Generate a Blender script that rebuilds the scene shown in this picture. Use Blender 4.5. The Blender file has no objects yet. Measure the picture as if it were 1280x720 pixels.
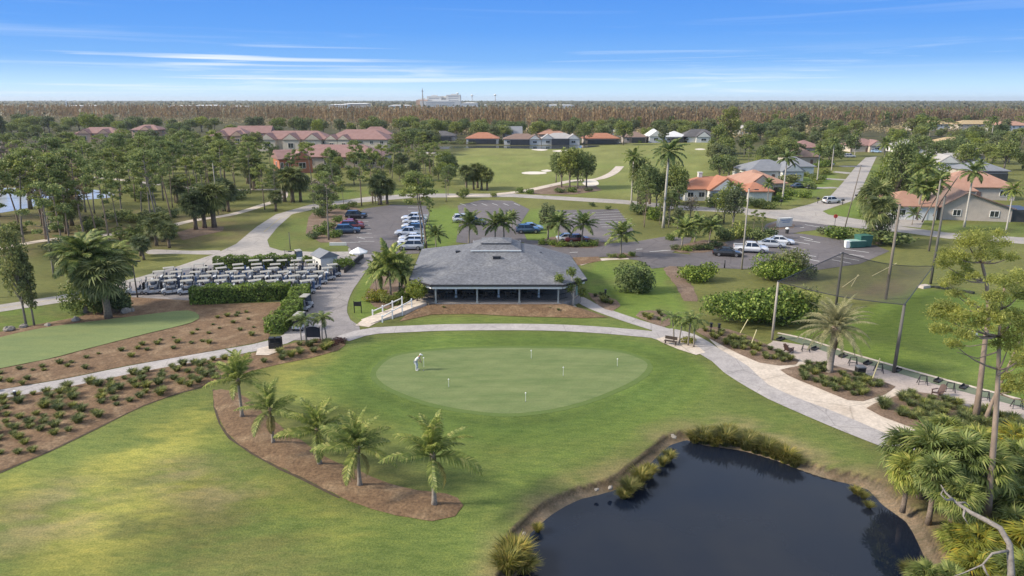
import bpy, math, random
import numpy as np
from mathutils import Vector, Matrix, geometry
R = math.radians
sc = bpy.context.scene
COL = sc.collection
# ------------------------------------------------------------------ camera model
F = 854.0; TH = math.atan((360-124.5)/F); CH = 25.0
CT, ST = math.cos(TH), math.sin(TH)
def G(px, py, z=0.0):
    """point of the ground plane (height z) seen at a photo position"""
    x = (px-640)/F; y = (360-py)/F
    dx, dy, dz = x, CT+y*ST, -ST+y*CT
    t = (z-CH)/dz
    return Vector((dx*t, dy*t, z))
def AT(px, py, yw):
    """point at world distance yw"""
    x = (px-640)/F; y = (360-py)/F
    dx, dy, dz = x, CT+y*ST, -ST+y*CT
    t = yw/dy
    return Vector((dx*t, yw, CH+dz*t))
def PX(p):
    v = Vector(p)-Vector((0, 0, CH)); dep = v.y*CT-v.z*ST; up = v.y*ST+v.z*CT
    return 640+F*v.x/dep, 360-F*up/dep
def HT(px, pb, pt, z=0.0):
    g = G(px, pb, z); return AT(px, pt, g.y).z-z
def MPP(px, py):
    g = G(px, py); return (g.y*CT+CH*ST)/F
# ------------------------------------------------------------------ objects
def link(o, parent=None):
    COL.objects.link(o)
    if parent is not None: o.parent = parent
    return o
def tag(o, label=None, cat=None, group=None, kind=None):
    if label: o['label'] = label
    if cat: o['category'] = cat
    if group: o['group'] = group
    if kind: o['kind'] = kind
    return o
def empty(name, loc=(0, 0, 0), rz=0, s=1.0):
    o = bpy.data.objects.new(name, None); o.location = loc; o.rotation_euler = (0, 0, rz)
    o.scale = (s, s, s) if isinstance(s, (int, float)) else s
    o.empty_display_size = .3
    return link(o)
def mobj(name, me, parent=None, loc=(0, 0, 0), rot=(0, 0, 0), s=1.0):
    o = bpy.data.objects.new(name, me); o.location = loc; o.rotation_euler = rot
    o.scale = (s, s, s) if isinstance(s, (int, float)) else s
    return link(o, parent)
def struct(name, me, **k):
    o = mobj(name, me, **k); o['kind'] = 'structure'; return o
def copy_tree(o, parent=None):
    c = o.copy(); link(c, parent)
    for ch in list(o.children): copy_tree(ch, c)
    return c
def mesh_np(name, V, Q, mat, smooth=False):
    V = np.ascontiguousarray(V, dtype=np.float32); Q = np.ascontiguousarray(Q, dtype=np.int32)
    me = bpy.data.meshes.new(name); k = Q.shape[1]
    me.vertices.add(len(V)); me.vertices.foreach_set('co', V.ravel())
    me.loops.add(Q.size); me.loops.foreach_set('vertex_index', Q.ravel())
    me.polygons.add(len(Q)); me.polygons.foreach_set('loop_start', np.arange(0, Q.size, k, dtype=np.int32))
    me.polygons.foreach_set('loop_total', np.full(len(Q), k, dtype=np.int32))
    if smooth: me.polygons.foreach_set('use_smooth', np.ones(len(Q), dtype=bool))
    if mat: me.materials.append(mat)
    me.update(calc_edges=True)
    return me
class MB:
    def __init__(s): s.v = []; s.f = []; s.m = []
    def add(s, vs, fs, mi=0):
        b = len(s.v); s.v += [tuple(p) for p in vs]; s.f += [tuple(i+b for i in f) for f in fs]; s.m += [mi]*len(fs); return s
    def box(s, c, d, rz=0, mi=0, M=None, taper=1.0):
        x, y, z = d[0]/2, d[1]/2, d[2]/2
        vs = [Vector((sx*x*(taper if sz > 0 else 1), sy*y*(taper if sz > 0 else 1), sz*z)) for sz in (-1, 1) for sx, sy in ((-1, -1), (1, -1), (1, 1), (-1, 1))]
        m = Matrix.Rotation(rz, 4, 'Z') if M is None else M
        vs = [m@p+Vector(c) for p in vs]
        return s.add(vs, [(3, 2, 1, 0), (4, 5, 6, 7), (0, 1, 5, 4), (1, 2, 6, 5), (2, 3, 7, 6), (3, 0, 4, 7)], mi)
    def bar(s, a, b, w, h=None, mi=0):
        a, b = Vector(a), Vector(b); h = h or w; d = b-a; L = d.length
        q = d.to_track_quat('X', 'Z').to_matrix().to_4x4()
        return s.box((a+b)/2, (L, w, h), mi=mi, M=q)
    def prism(s, poly, z0, z1, mi=0):
        n = len(poly); vs = [(p[0], p[1], z0) for p in poly]+[(p[0], p[1], z1) for p in poly]
        return s.add(vs, [tuple(range(n-1, -1, -1)), tuple(range(n, 2*n))]+[(i, (i+1) % n, n+(i+1) % n, n+i) for i in range(n)], mi)
    def extr(s, prof, y0, y1, mi=0):
        """profile in x,z extruded along y"""
        n = len(prof); vs = [(p[0], y0, p[1]) for p in prof]+[(p[0], y1, p[1]) for p in prof]
        return s.add(vs, [tuple(range(n)), tuple(range(2*n-1, n-1, -1))]+[(i, n+i, n+(i+1) % n, (i+1) % n) for i in range(n)], mi)
    def tube(s, pts, rad, n=8, mi=0, cap=True):
        pts = [Vector(p) for p in pts]; k = len(pts)
        if isinstance(rad, (int, float)): rad = [rad]*k
        vs = []; up = None
        for i, p in enumerate(pts):
            d = (pts[min(i+1, k-1)]-pts[max(i-1, 0)]).normalized()
            if up is None: up = Vector((1, 0, 0)) if abs(d.x) < .8 else Vector((0, 1, 0))
            u = (up-d*up.dot(d)).normalized(); w = d.cross(u); up = u
            for j in range(n):
                a = 2*math.pi*j/n; vs.append(p+(u*math.cos(a)+w*math.sin(a))*rad[i])
        fs = [(i*n+j, i*n+(j+1) % n, (i+1)*n+(j+1) % n, (i+1)*n+j) for i in range(k-1) for j in range(n)]
        if cap: fs += [tuple(range(n-1, -1, -1)), tuple(range((k-1)*n, k*n))]
        return s.add(vs, fs, mi)
    def wheel(s, c, r, w, n=14, mi=0):
        c = Vector(c); return s.tube([c+Vector((0, -w/2, 0)), c+Vector((0, -w/2*.7, 0)), c+Vector((0, w/2*.7, 0)), c+Vector((0, w/2, 0))], [r*.88, r, r, r*.88], n, mi)
    def ball(s, c, r, nu=10, nv=7, mi=0):
        c = Vector(c); r = (r, r, r) if isinstance(r, (int, float)) else r; vs = [c+Vector((0, 0, -r[2]))]
        for i in range(1, nv):
            a = -math.pi/2+math.pi*i/nv
            for j in range(nu):
                b = 2*math.pi*j/nu; vs.append(c+Vector((r[0]*math.cos(a)*math.cos(b), r[1]*math.cos(a)*math.sin(b), r[2]*math.sin(a))))
        vs.append(c+Vector((0, 0, r[2]))); fs = [(0, 1+(j+1) % nu, 1+j) for j in range(nu)]
        for i in range(nv-2):
            for j in range(nu): fs.append((1+i*nu+j, 1+i*nu+(j+1) % nu, 1+(i+1)*nu+(j+1) % nu, 1+(i+1)*nu+j))
        t = len(vs)-1; fs += [(t, 1+(nv-2)*nu+j, 1+(nv-2)*nu+(j+1) % nu) for j in range(nu)]
        return s.add(vs, fs, mi)
    def mesh(s, name, *mats, smooth=False):
        me = bpy.data.meshes.new(name); me.from_pydata([tuple(p) for p in s.v], [], s.f)
        for m in mats: me.materials.append(m)
        if len(mats) > 1: me.polygons.foreach_set('material_index', s.m)
        if smooth: me.polygons.foreach_set('use_smooth', [True]*len(s.f))
        me.update(); return me
    def obj(s, name, mat, parent=None, smooth=False, **k):
        mats = mat if isinstance(mat, (list, tuple)) else (mat,)
        return mobj(name, s.mesh(name, *mats, smooth=smooth), parent, **k)
# ------------------------------------------------------------------ materials
def newmat(name):
    m = bpy.data.materials.new(name); m.use_nodes = True
    nt = m.node_tree; return m, nt, nt.nodes, nt.links, nt.nodes['Principled BSDF']
def c4(c): return (c[0], c[1], c[2], 1)
def noise(N, L, vec, scale, detail=3, rough=.6):
    n = N.new('ShaderNodeTexNoise'); n.inputs['Scale'].default_value = scale
    n.inputs['Detail'].default_value = detail; n.inputs['Roughness'].default_value = rough
    if vec is not None: L.new(vec, n.inputs['Vector'])
    return n
def ramp(N, L, fac, stops):
    r = N.new('ShaderNodeValToRGB'); el = r.color_ramp.elements
    while len(el) < len(stops): el.new(.5)
    for e, (p, c) in zip(el, stops): e.position = p; e.color = c4(c) if len(c) == 3 else c
    L.new(fac, r.inputs['Fac']); return r
def mixc(N, L, fac, a, b, mode='MIX'):
    m = N.new('ShaderNodeMix'); m.data_type = 'RGBA'; m.blend_type = mode
    for val, sk in ((fac, m.inputs['Factor']), (a, m.inputs['A']), (b, m.inputs['B'])):
        pass
    ins = [i for i in m.inputs if i.enabled]
    for val, sk in zip((fac, a, b), (ins[0], ins[1], ins[2])):
        if hasattr(val, 'is_linked') or hasattr(val, 'links'): L.new(val, sk)
        elif isinstance(val, (int, float)): sk.default_value = val
        else: sk.default_value = c4(val)
    return [o for o in m.outputs if o.enabled][0]
def bump(N, L, h, strength, dist, bsdf):
    b = N.new('ShaderNodeBump'); b.inputs['Strength'].default_value = strength; b.inputs['Distance'].default_value = dist
    L.new(h, b.inputs['Height']); L.new(b.outputs['Normal'], bsdf.inputs['Normal'])
def surf(name, c1, c2=None, scale=3.0, rough=.8, c3=None, fine=None, bmp=.0, metal=0.0, spec=.4, stretch=None, fa=.13, crack=0.0):
    """mottled surface: c1..c2 broad noise, c3 sparse stains, fine grain"""
    m, nt, N, L, P = newmat(name)
    P.inputs['Roughness'].default_value = rough; P.inputs['Metallic'].default_value = metal
    P.inputs['Specular IOR Level'].default_value = spec
    if c2 is None: c2 = tuple(x*.82 for x in c1)
    tc = N.new('ShaderNodeTexCoord'); vec = tc.outputs['Object']
    if stretch:
        mp = N.new('ShaderNodeMapping'); mp.inputs['Scale'].default_value = stretch; L.new(vec, mp.inputs['Vector']); vec = mp.outputs['Vector']
    n1 = noise(N, L, vec, scale, 4)
    col = ramp(N, L, n1.outputs['Fac'], [(.35, c1), (.65, c2)]).outputs['Color']
    if c3 is not None:
        n3 = noise(N, L, vec, scale*.37, 3)
        f = ramp(N, L, n3.outputs['Fac'], [(.5, (0, 0, 0)), (.68, (1, 1, 1))]).outputs['Color']
        col = mixc(N, L, f, col, c3)
    if fine:
        n2 = noise(N, L, vec, fine, 2)
        g = ramp(N, L, n2.outputs['Fac'], [(.3, (1-fa*1.2,)*3), (.7, (1+fa,)*3)]).outputs['Color']
        col = mixc(N, L, 1.0, col, g, 'MULTIPLY')
        if bmp: bump(N, L, n2.outputs['Fac'], bmp, .05, P)
    if crack:
        vo = N.new('ShaderNodeTexVoronoi'); vo.feature = 'DISTANCE_TO_EDGE'; vo.inputs['Scale'].default_value = crack
        nz = noise(N, L, vec, crack*3, 3); md = mixc(N, L, .12, vec, nz.outputs['Color']); L.new(md, vo.inputs['Vector'])
        k = ramp(N, L, vo.outputs['Distance'], [(0, (.72, .72, .72)), (.018, (1, 1, 1))]).outputs['Color']; col = mixc(N, L, 1.0, col, k, 'MULTIPLY')
        n4 = noise(N, L, vec, .9, 5, .7); q = ramp(N, L, n4.outputs['Fac'], [(.35, (.86, .86, .86)), (.6, (1.05, 1.05, 1.05))]).outputs['Color']; col = mixc(N, L, 1.0, col, q, 'MULTIPLY')
    L.new(col, P.inputs['Base Color']); return m
def plain(name, c, rough=.5, metal=0.0, spec=.5, coat=0.0):
    m, nt, N, L, P = newmat(name); tc = N.new('ShaderNodeTexCoord')
    n1 = noise(N, L, tc.outputs['Object'], 2.3, 3)
    L.new(ramp(N, L, n1.outputs['Fac'], [(.3, tuple(x*.88 for x in c)), (.7, c)]).outputs['Color'], P.inputs['Base Color'])
    P.inputs['Roughness'].default_value = rough; P.inputs['Metallic'].default_value = metal
    P.inputs['Specular IOR Level'].default_value = spec; P.inputs['Coat Weight'].default_value = coat
    return m
def leafmat(name, dark, light, tip=None, trans=.35, objvar=.35, scale=.7):
    m, nt, N, L, P = newmat(name); geo = N.new('ShaderNodeNewGeometry'); oi = N.new('ShaderNodeObjectInfo')
    tc = N.new('ShaderNodeTexCoord')
    stops = [(0.0, dark), (.75, light)]+([(1.0, tip)] if tip else [])
    c = ramp(N, L, geo.outputs['Random Per Island'], stops).outputs['Color']
    n1 = noise(N, L, tc.outputs['Object'], scale, 2)
    g = ramp(N, L, n1.outputs['Fac'], [(.35, (.7, .72, .7)), (.65, (1.25, 1.2, 1.1))]).outputs['Color']
    c = mixc(N, L, 1.0, c, g, 'MULTIPLY')
    o = ramp(N, L, oi.outputs['Random'], [(0, (1-objvar, 1-objvar*.8, 1-objvar*.5)), (.5, (1, 1, 1)), (1, (1+objvar, 1+objvar*.7, 1-objvar*.3))]).outputs['Color']
    c = mixc(N, L, 1.0, c, o, 'MULTIPLY')
    P.inputs['Roughness'].default_value = .55; P.inputs['Specular IOR Level'].default_value = .3
    L.new(c, P.inputs['Base Color'])
    t = N.new('ShaderNodeBsdfTranslucent'); L.new(c, t.inputs['Color'])
    mx = N.new('ShaderNodeMixShader'); mx.inputs[0].default_value = trans
    L.new(P.outputs[0], mx.inputs[1]); L.new(t.outputs[0], mx.inputs[2])
    L.new(mx.outputs[0], N['Material Output'].inputs['Surface']); return m
def glass(name, c=(.02, .025, .03), rough=.08):
    m, nt, N, L, P = newmat(name); tc = N.new('ShaderNodeTexCoord')
    n1 = noise(N, L, tc.outputs['Object'], 1.1, 2)
    L.new(ramp(N, L, n1.outputs['Fac'], [(.3, c), (.7, tuple(x*1.8 for x in c))]).outputs['Color'], P.inputs['Base Color'])
    P.inputs['Roughness'].default_value = rough; P.inputs['Specular IOR Level'].default_value = .8
    return m
def netmat(name, c, alpha):
    m, nt, N, L, P = newmat(name); tc = N.new('ShaderNodeTexCoord')
    n1 = noise(N, L, tc.outputs['Object'], .25, 2)
    a = ramp(N, L, n1.outputs['Fac'], [(.3, (alpha*.75,)*3), (.7, (alpha*1.2,)*3)]).outputs['Color']
    P.inputs['Base Color'].default_value = c4(c); P.inputs['Roughness'].default_value = .9
    L.new(a, P.inputs['Alpha']); return m
# ------------------------------------------------------------------ polygons
def spline(pts, closed=True, step=None, n=6):
    pts = [Vector((p[0], p[1])) for p in pts]; k = len(pts); out = []
    for i in range(k if closed else k-1):
        p0, p1, p2, p3 = (pts[(i+j) % k] if closed else pts[min(max(i+j, 0), k-1)] for j in (-1, 0, 1, 2))
        m = n if step is None else max(1, int((p2-p1).length/step))
        for j in range(m):
            t = j/m; out.append(.5*((2*p1)+(p2-p0)*t+(2*p0-5*p1+4*p2-p3)*t*t+(3*p1-p0-3*p2+p3)*t**3))
    if not closed: out.append(pts[-1])
    return out
def W(pts, z=0): return [G(x, y, z).xy for x, y in pts]
def inpoly(X, Y, poly):
    X = np.asarray(X, float); Y = np.asarray(Y, float); r = np.zeros(X.shape, bool); n = len(poly)
    for i in range(n):
        x1, y1 = poly[i]; x2, y2 = poly[(i+1) % n]
        if y1 == y2: continue
        c = ((y1 > Y) != (y2 > Y)) & (X < (x2-x1)*(Y-y1)/(y2-y1)+x1); r ^= c
    return r
def sdist(X, Y, poly):
    """signed distance, negative inside"""
    X = np.asarray(X, float); Y = np.asarray(Y, float); d = np.full(X.shape, 1e18); n = len(poly)
    for i in range(n):
        ax, ay = poly[i]; bx, by = poly[(i+1) % n]; ex, ey = bx-ax, by-ay; q = ex*ex+ey*ey
        if q == 0: continue
        t = np.clip(((X-ax)*ex+(Y-ay)*ey)/q, 0, 1); d = np.minimum(d, (X-ax-t*ex)**2+(Y-ay-t*ey)**2)
    d = np.sqrt(d); return np.where(inpoly(X, Y, poly), -d, d)
def sheet(poly, mat, z, grid=None, hfun=None, name='sheet', jit=0, seed=1):
    rng = random.Random(seed); P = [Vector((p[0], p[1])) for p in poly]
    if jit: P = [p+Vector((rng.uniform(-jit, jit), rng.uniform(-jit, jit))) for p in P]
    n = len(P); pts = list(P)
    if grid:
        xs = [p.x for p in P]; ys = [p.y for p in P]
        gx, gy = np.meshgrid(np.arange(min(xs), max(xs), grid), np.arange(min(ys), max(ys), grid)); gx = gx.ravel(); gy = gy.ravel()
        s = sdist(gx, gy, [tuple(p) for p in P]); k = s < -grid*.4
        pts += [Vector((float(a), float(b))) for a, b in zip(gx[k], gy[k])]
    r = geometry.delaunay_2d_cdt(pts, [(i, (i+1) % n) for i in range(n)], [], 1, 1e-5)
    V = np.array([(p[0], p[1], 0) for p in r[0]]); V[:, 2] = z
    if hfun is not None:
        s = sdist(V[:, 0], V[:, 1], [tuple(p) for p in P]); V[:, 2] += hfun(V[:, 0], V[:, 1], np.maximum(-s, 0))
    fs = [f for f in r[2]]; tri = []
    for f in fs:
        for i in range(1, len(f)-1): tri.append((f[0], f[i], f[i+1]))
    T = np.array(tri); a, b, c = V[T[:, 0]], V[T[:, 1]], V[T[:, 2]]
    nz = (b[:, 0]-a[:, 0])*(c[:, 1]-a[:, 1])-(b[:, 1]-a[:, 1])*(c[:, 0]-a[:, 0])
    T[nz < 0] = T[nz < 0][:, ::-1]
    return mesh_np(name, V, T, mat, smooth=True)
def ribbon_poly(pts, w):
    """world polyline -> polygon of width w"""
    P = spline(pts, closed=False, step=1.5); Lf = []; Rt = []
    for i, p in enumerate(P):
        d = (P[min(i+1, len(P)-1)]-P[max(i-1, 0)]).normalized(); q = Vector((-d.y, d.x))*w/2
        Lf.append(p+q); Rt.append(p-q)
    return Lf+Rt[::-1]
# numpy value noise
def vnoise(X, Y, s, seed):
    rs = np.random.default_rng(seed); T = rs.random((256, 256))
    x = X/s+1000.3; y = Y/s+1000.7; xi = np.floor(x).astype(int); yi = np.floor(y).astype(int); fx = x-xi; fy = y-yi
    fx = fx*fx*(3-2*fx); fy = fy*fy*(3-2*fy); g = lambda a, b: T[a % 256, b % 256]
    return (g(xi, yi)*(1-fx)+g(xi+1, yi)*fx)*(1-fy)+(g(xi, yi+1)*(1-fx)+g(xi+1, yi+1)*fx)*fy
def fbm(X, Y, s, seed, o=4):
    r = 0; a = .5; t = 0
    for i in range(o): r = r+a*vnoise(X, Y, s/2**i, seed+i*17); t += a; a *= .5
    return r/t
ORD = 'leftmost second third fourth fifth sixth seventh eighth ninth tenth eleventh twelfth thirteenth fourteenth fifteenth sixteenth seventeenth eighteenth nineteenth twentieth'.split()
TENS = {2: 'twenty', 3: 'thirty', 4: 'forty', 5: 'fifty', 6: 'sixty', 7: 'seventy', 8: 'eighty', 9: 'ninety'}
TENTH = {2: 'twentieth', 3: 'thirtieth', 4: 'fortieth', 5: 'fiftieth', 6: 'sixtieth', 7: 'seventieth', 8: 'eightieth', 9: 'ninetieth'}
UNIT = 'first second third fourth fifth sixth seventh eighth ninth'.split()
def ordinal(i):
    if i < 20: return ORD[i]
    n = i+1
    return TENTH[n//10] if n % 10 == 0 else TENS[n//10]+'-'+UNIT[n % 10-1]
def from_left(i, n):
    if n == 1: return None
    if i == 0: return 'leftmost'
    if i == n-1: return 'rightmost'
    return ordinal(i)+' from left'
# ================================================================== GROUND
GREEN_PX = [(470, 469), (474, 460), (482, 452), (496, 445), (526, 440), (564, 436.8), (610, 435.4), (665, 435.2), (740, 437), (777, 441), (804, 450.5), (809, 459), (796, 473), (766, 488), (729, 502), (684, 512.5), (635, 517), (590, 513.5), (545, 505.5), (507, 493.5), (481, 481)]
POND_PX = [(640, 745), (657, 700), (652, 682), (662, 668), (690, 643), (725, 624), (768, 613), (800, 592), (818, 574), (838, 556), (858, 550),
           (882, 557), (930, 564), (975, 577), (1000, 587), (1040, 600), (1085, 612), (1104, 632), (1132, 652), (1148, 680), (1160, 706), (1172, 745), (1120, 800), (900, 830), (700, 800)]
POND = [tuple(p) for p in spline(W(POND_PX, -.5), step=1.0)]
def pond_h(X, Y):
    s = sdist(X, Y, POND)
    wob = (vnoise(X, Y, 2.2, 5)-.5)*.7
    lip = .55+wob*.8
    h = np.where(s > lip+.22, 0, np.where(s > lip, -(lip+.22-s)/.22*.3, np.where(s > 0, -.3-.2*(1-s/np.maximum(lip, .1)), -.5+s*.35)))
    h = np.maximum(h, -1.6)
    return h, s, lip
pal = dict(olive=(.15, .155, .052), rough=(.125, .14, .047), lush=(.135, .195, .042), range=(.135, .19, .038), fair=(.205, .215, .072), yellow=(.29, .285, .072),
           dry=(.30, .245, .13), dark=(.075, .095, .032), mid=(.135, .178, .048), tan=(.27, .20, .115), litter=(.16, .11, .075), wood=(.075, .072, .035), dirt=(.25, .185, .125))
TONES = [  # photo polygon, colour, feather (m), strength, patchy noise size or None
    ([(-400, 300), (1700, 300), (1700, 200), (-400, 200)], 'olive', 10, .6, None),
    ([(-60, 240), (320, 240), (320, 305), (160, 330), (-60, 340)], 'olive', 6, .7, 6),
    ([(-60, 270), (140, 262), (210, 268), (300, 262), (310, 296), (200, 312), (120, 305), (-60, 330)], 'litter', 5, .55, 5),
    ([(160, 350), (230, 330), (260, 318), (180, 316), (100, 325), (40, 345), (0, 380), (90, 368)], 'olive', 2, .8, 4),
    ([(-60, 395), (90, 378), (140, 374), (110, 395), (0, 412), (-60, 420)], 'lush', 1, .8, 6),
    ([(590, 186), (540, 188), (600, 183), (700, 183), (800, 179), (880, 177), (905, 186), (885, 222), (850, 250), (760, 245), (640, 241), (600, 238), (560, 226), (540, 204)], 'fair', 4, 1, None),
    ([(690, 212), (860, 190), (870, 225), (760, 242), (690, 238)], 'lush', 9, .35, 15),
    ([(560, 200), (640, 192), (700, 200), (650, 230), (590, 225)], 'lush', 9, .3, 12),
    ([(535, 262), (572, 260), (576, 276), (572, 303), (530, 311)], 'lush', 1, .9, None),
    ([(640, 283), (662, 262), (690, 262), (700, 290), (690, 305), (650, 303)], 'lush', 1, .75, None),
    ([(335, 312), (345, 285), (380, 266), (430, 258), (440, 312)], 'mid', 2, .7, 5),
    ([(350, 244), (430, 236), (560, 236), (560, 243), (460, 246), (400, 253)], 'lush', 3, .6, 5),
    ([(640, 243), (780, 252), (850, 258), (980, 268), (850, 275), (700, 265), (560, 252)], 'olive', 3, .8, 5),
    ([(860, 263), (960, 256), (1010, 250), (1045, 232), (1040, 215), (1000, 220), (980, 240), (900, 254)], 'lush', 3, .9, 8),
    ([(1025, 265), (1060, 256), (1085, 250), (1120, 262), (1120, 280), (1060, 273)], 'lush', 1.5, .9, None),
    ([(1060, 250), (1075, 215), (1110, 200), (1120, 240)], 'lush', 3, .7, 6),
    ([(1140, 272), (1290, 280), (1290, 300), (1140, 284)], 'mid', 2, .8, 4),
    ([(970, 295), (1060, 283), (1290, 308), (1290, 375), (1160, 358), (1110, 376), (1000, 350)], 'olive', 2, .9, 10),
    ([(1010, 285), (1050, 280), (1100, 290), (1080, 303), (1020, 296)], 'lush', 2, .5, 5),
    ([(980, 348), (1100, 330), (1160, 345), (1105, 385), (1070, 392), (980, 424), (950, 400), (960, 365)], 'olive', 2, .8, 7),
    ([(1040, 360), (1110, 345), (1130, 360), (1100, 375)], 'litter', 2.5, .6, 4),
    ([(730, 335), (780, 322), (830, 335), (850, 362), (868, 400), (850, 412), (760, 392), (728, 368)], 'lush', 1.5, .95, 7),
    ([(850, 340), (950, 345), (990, 360), (960, 420), (900, 412), (870, 395)], 'olive', 2, .9, 7),
    ([(850, 335), (870, 332), (882, 350), (890, 378), (870, 378), (855, 355)], 'mid', 1.5, .5, 4),
    ([(980, 423), (1040, 400), (1070, 388), (1103, 377), (1160, 359), (1215, 366), (1420, 390), (1420, 550), (1285, 510), (1172, 480), (1055, 447)], 'range', .6, 1, None),
    ([(985, 424), (1060, 405), (1180, 440), (1290, 480), (1290, 512), (1172, 480), (1055, 447)], 'mid', 3, .6, 5),
    ([(452, 402), (437, 385), (450, 352), (478, 312), (505, 340), (480, 402)], 'lush', .8, .8, None),
    ([(490, 408), (520, 398), (640, 396), (760, 398), (815, 412), (640, 406), (520, 408)], 'mid', .6, .9, None),
    ([(400, 450), (440, 424), (560, 412), (700, 413), (830, 424), (910, 470), (1000, 520), (900, 545), (800, 575), (700, 600), (600, 640), (590, 600), (480, 560), (390, 520), (350, 480)], 'mid', 3, .9, None),
    ([(408, 468), (440, 436), (560, 418), (720, 418), (850, 440), (890, 480), (850, 515), (740, 545), (620, 555), (500, 532), (425, 503)], 'lush', .6, .55, None),
    ([(600, 505), (720, 500), (830, 470), (860, 490), (790, 520), (690, 540), (600, 530)], 'dark', 3, .3, 6),
    ([(430, 490), (480, 485), (560, 512), (640, 522), (560, 540), (480, 525)], 'dark', 2, .28, 5),
    ([(540, 560), (720, 560), (800, 545), (760, 590), (650, 640), (600, 700), (500, 730), (480, 680), (600, 640)], 'lush', 3, .6, 5),
    ([(620, 600), (820, 520), (760, 580), (640, 650)], 'lush', 3, .5, 4),
    ([(330, 452), (420, 440), (400, 470), (420, 505), (470, 530), (540, 548), (540, 560), (470, 545), (380, 505), (330, 480)], 'yellow', 2, .55, 4),
    ([(-100, 600), (60, 560), (200, 500), (268, 482), (270, 540), (330, 575), (470, 640), (560, 655), (600, 665), (600, 760), (-100, 800)], 'mid', 1.5, .75, None),
    ([(-100, 640), (60, 600), (200, 560), (330, 600), (460, 660), (420, 720), (200, 760), (-100, 780)], 'olive', 2, .85, 4),
    ([(100, 590), (180, 535), (260, 505), (275, 545), (200, 580), (120, 620)], 'yellow', 2.5, 1, 3),
    ([(20, 720), (90, 640), (180, 590), (260, 600), (200, 660), (130, 720), (60, 760)], 'yellow', 2.5, 1, 3),
    ([(-60, 620), (30, 590), (60, 610), (0, 650), (-60, 660)], 'yellow', 2, .9, 3),
    ([(200, 580), (300, 590), (330, 620), (260, 640), (200, 620)], 'dry', 3, .75, 2.5),
    ([(330, 600), (380, 618), (470, 660), (440, 680), (370, 650), (330, 625)], 'yellow', 2, .85, 3),
    ([(270, 540), (320, 580), (440, 650), (520, 668), (590, 650), (560, 690), (430, 690), (300, 620)], 'lush', 2, .55, 4),
    ([(380, 720), (480, 640), (640, 600), (600, 720), (560, 760), (380, 760)], 'mid', 3, .8, 6),
    ([(-80, 700), (60, 690), (100, 730), (60, 780), (-80, 780)], 'lush', 2, .5, 4),
    ([(0, 640), (80, 600), (140, 620), (100, 670), (0, 690)], 'dry', 3, .7, 3),
    ([(960, 503), (1035, 536), (1105, 570), (1100, 612), (1000, 578), (900, 545), (930, 510)], 'mid', 1.5, .8, 5),
    ([(850, 545), (900, 520), (940, 525), (1010, 555), (1100, 595), (1090, 612), (1000, 583), (930, 560)], 'dry', 1.5, .6, 3),
    ([(1090, 600), (1160, 570), (1340, 600), (1340, 800), (1180, 780), (1130, 655)], 'litter', 1.5, .7, 3),
    ([(1195, 570), (1340, 600), (1340, 660), (1230, 640)], 'dark', 2, .7, 3),
]
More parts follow.
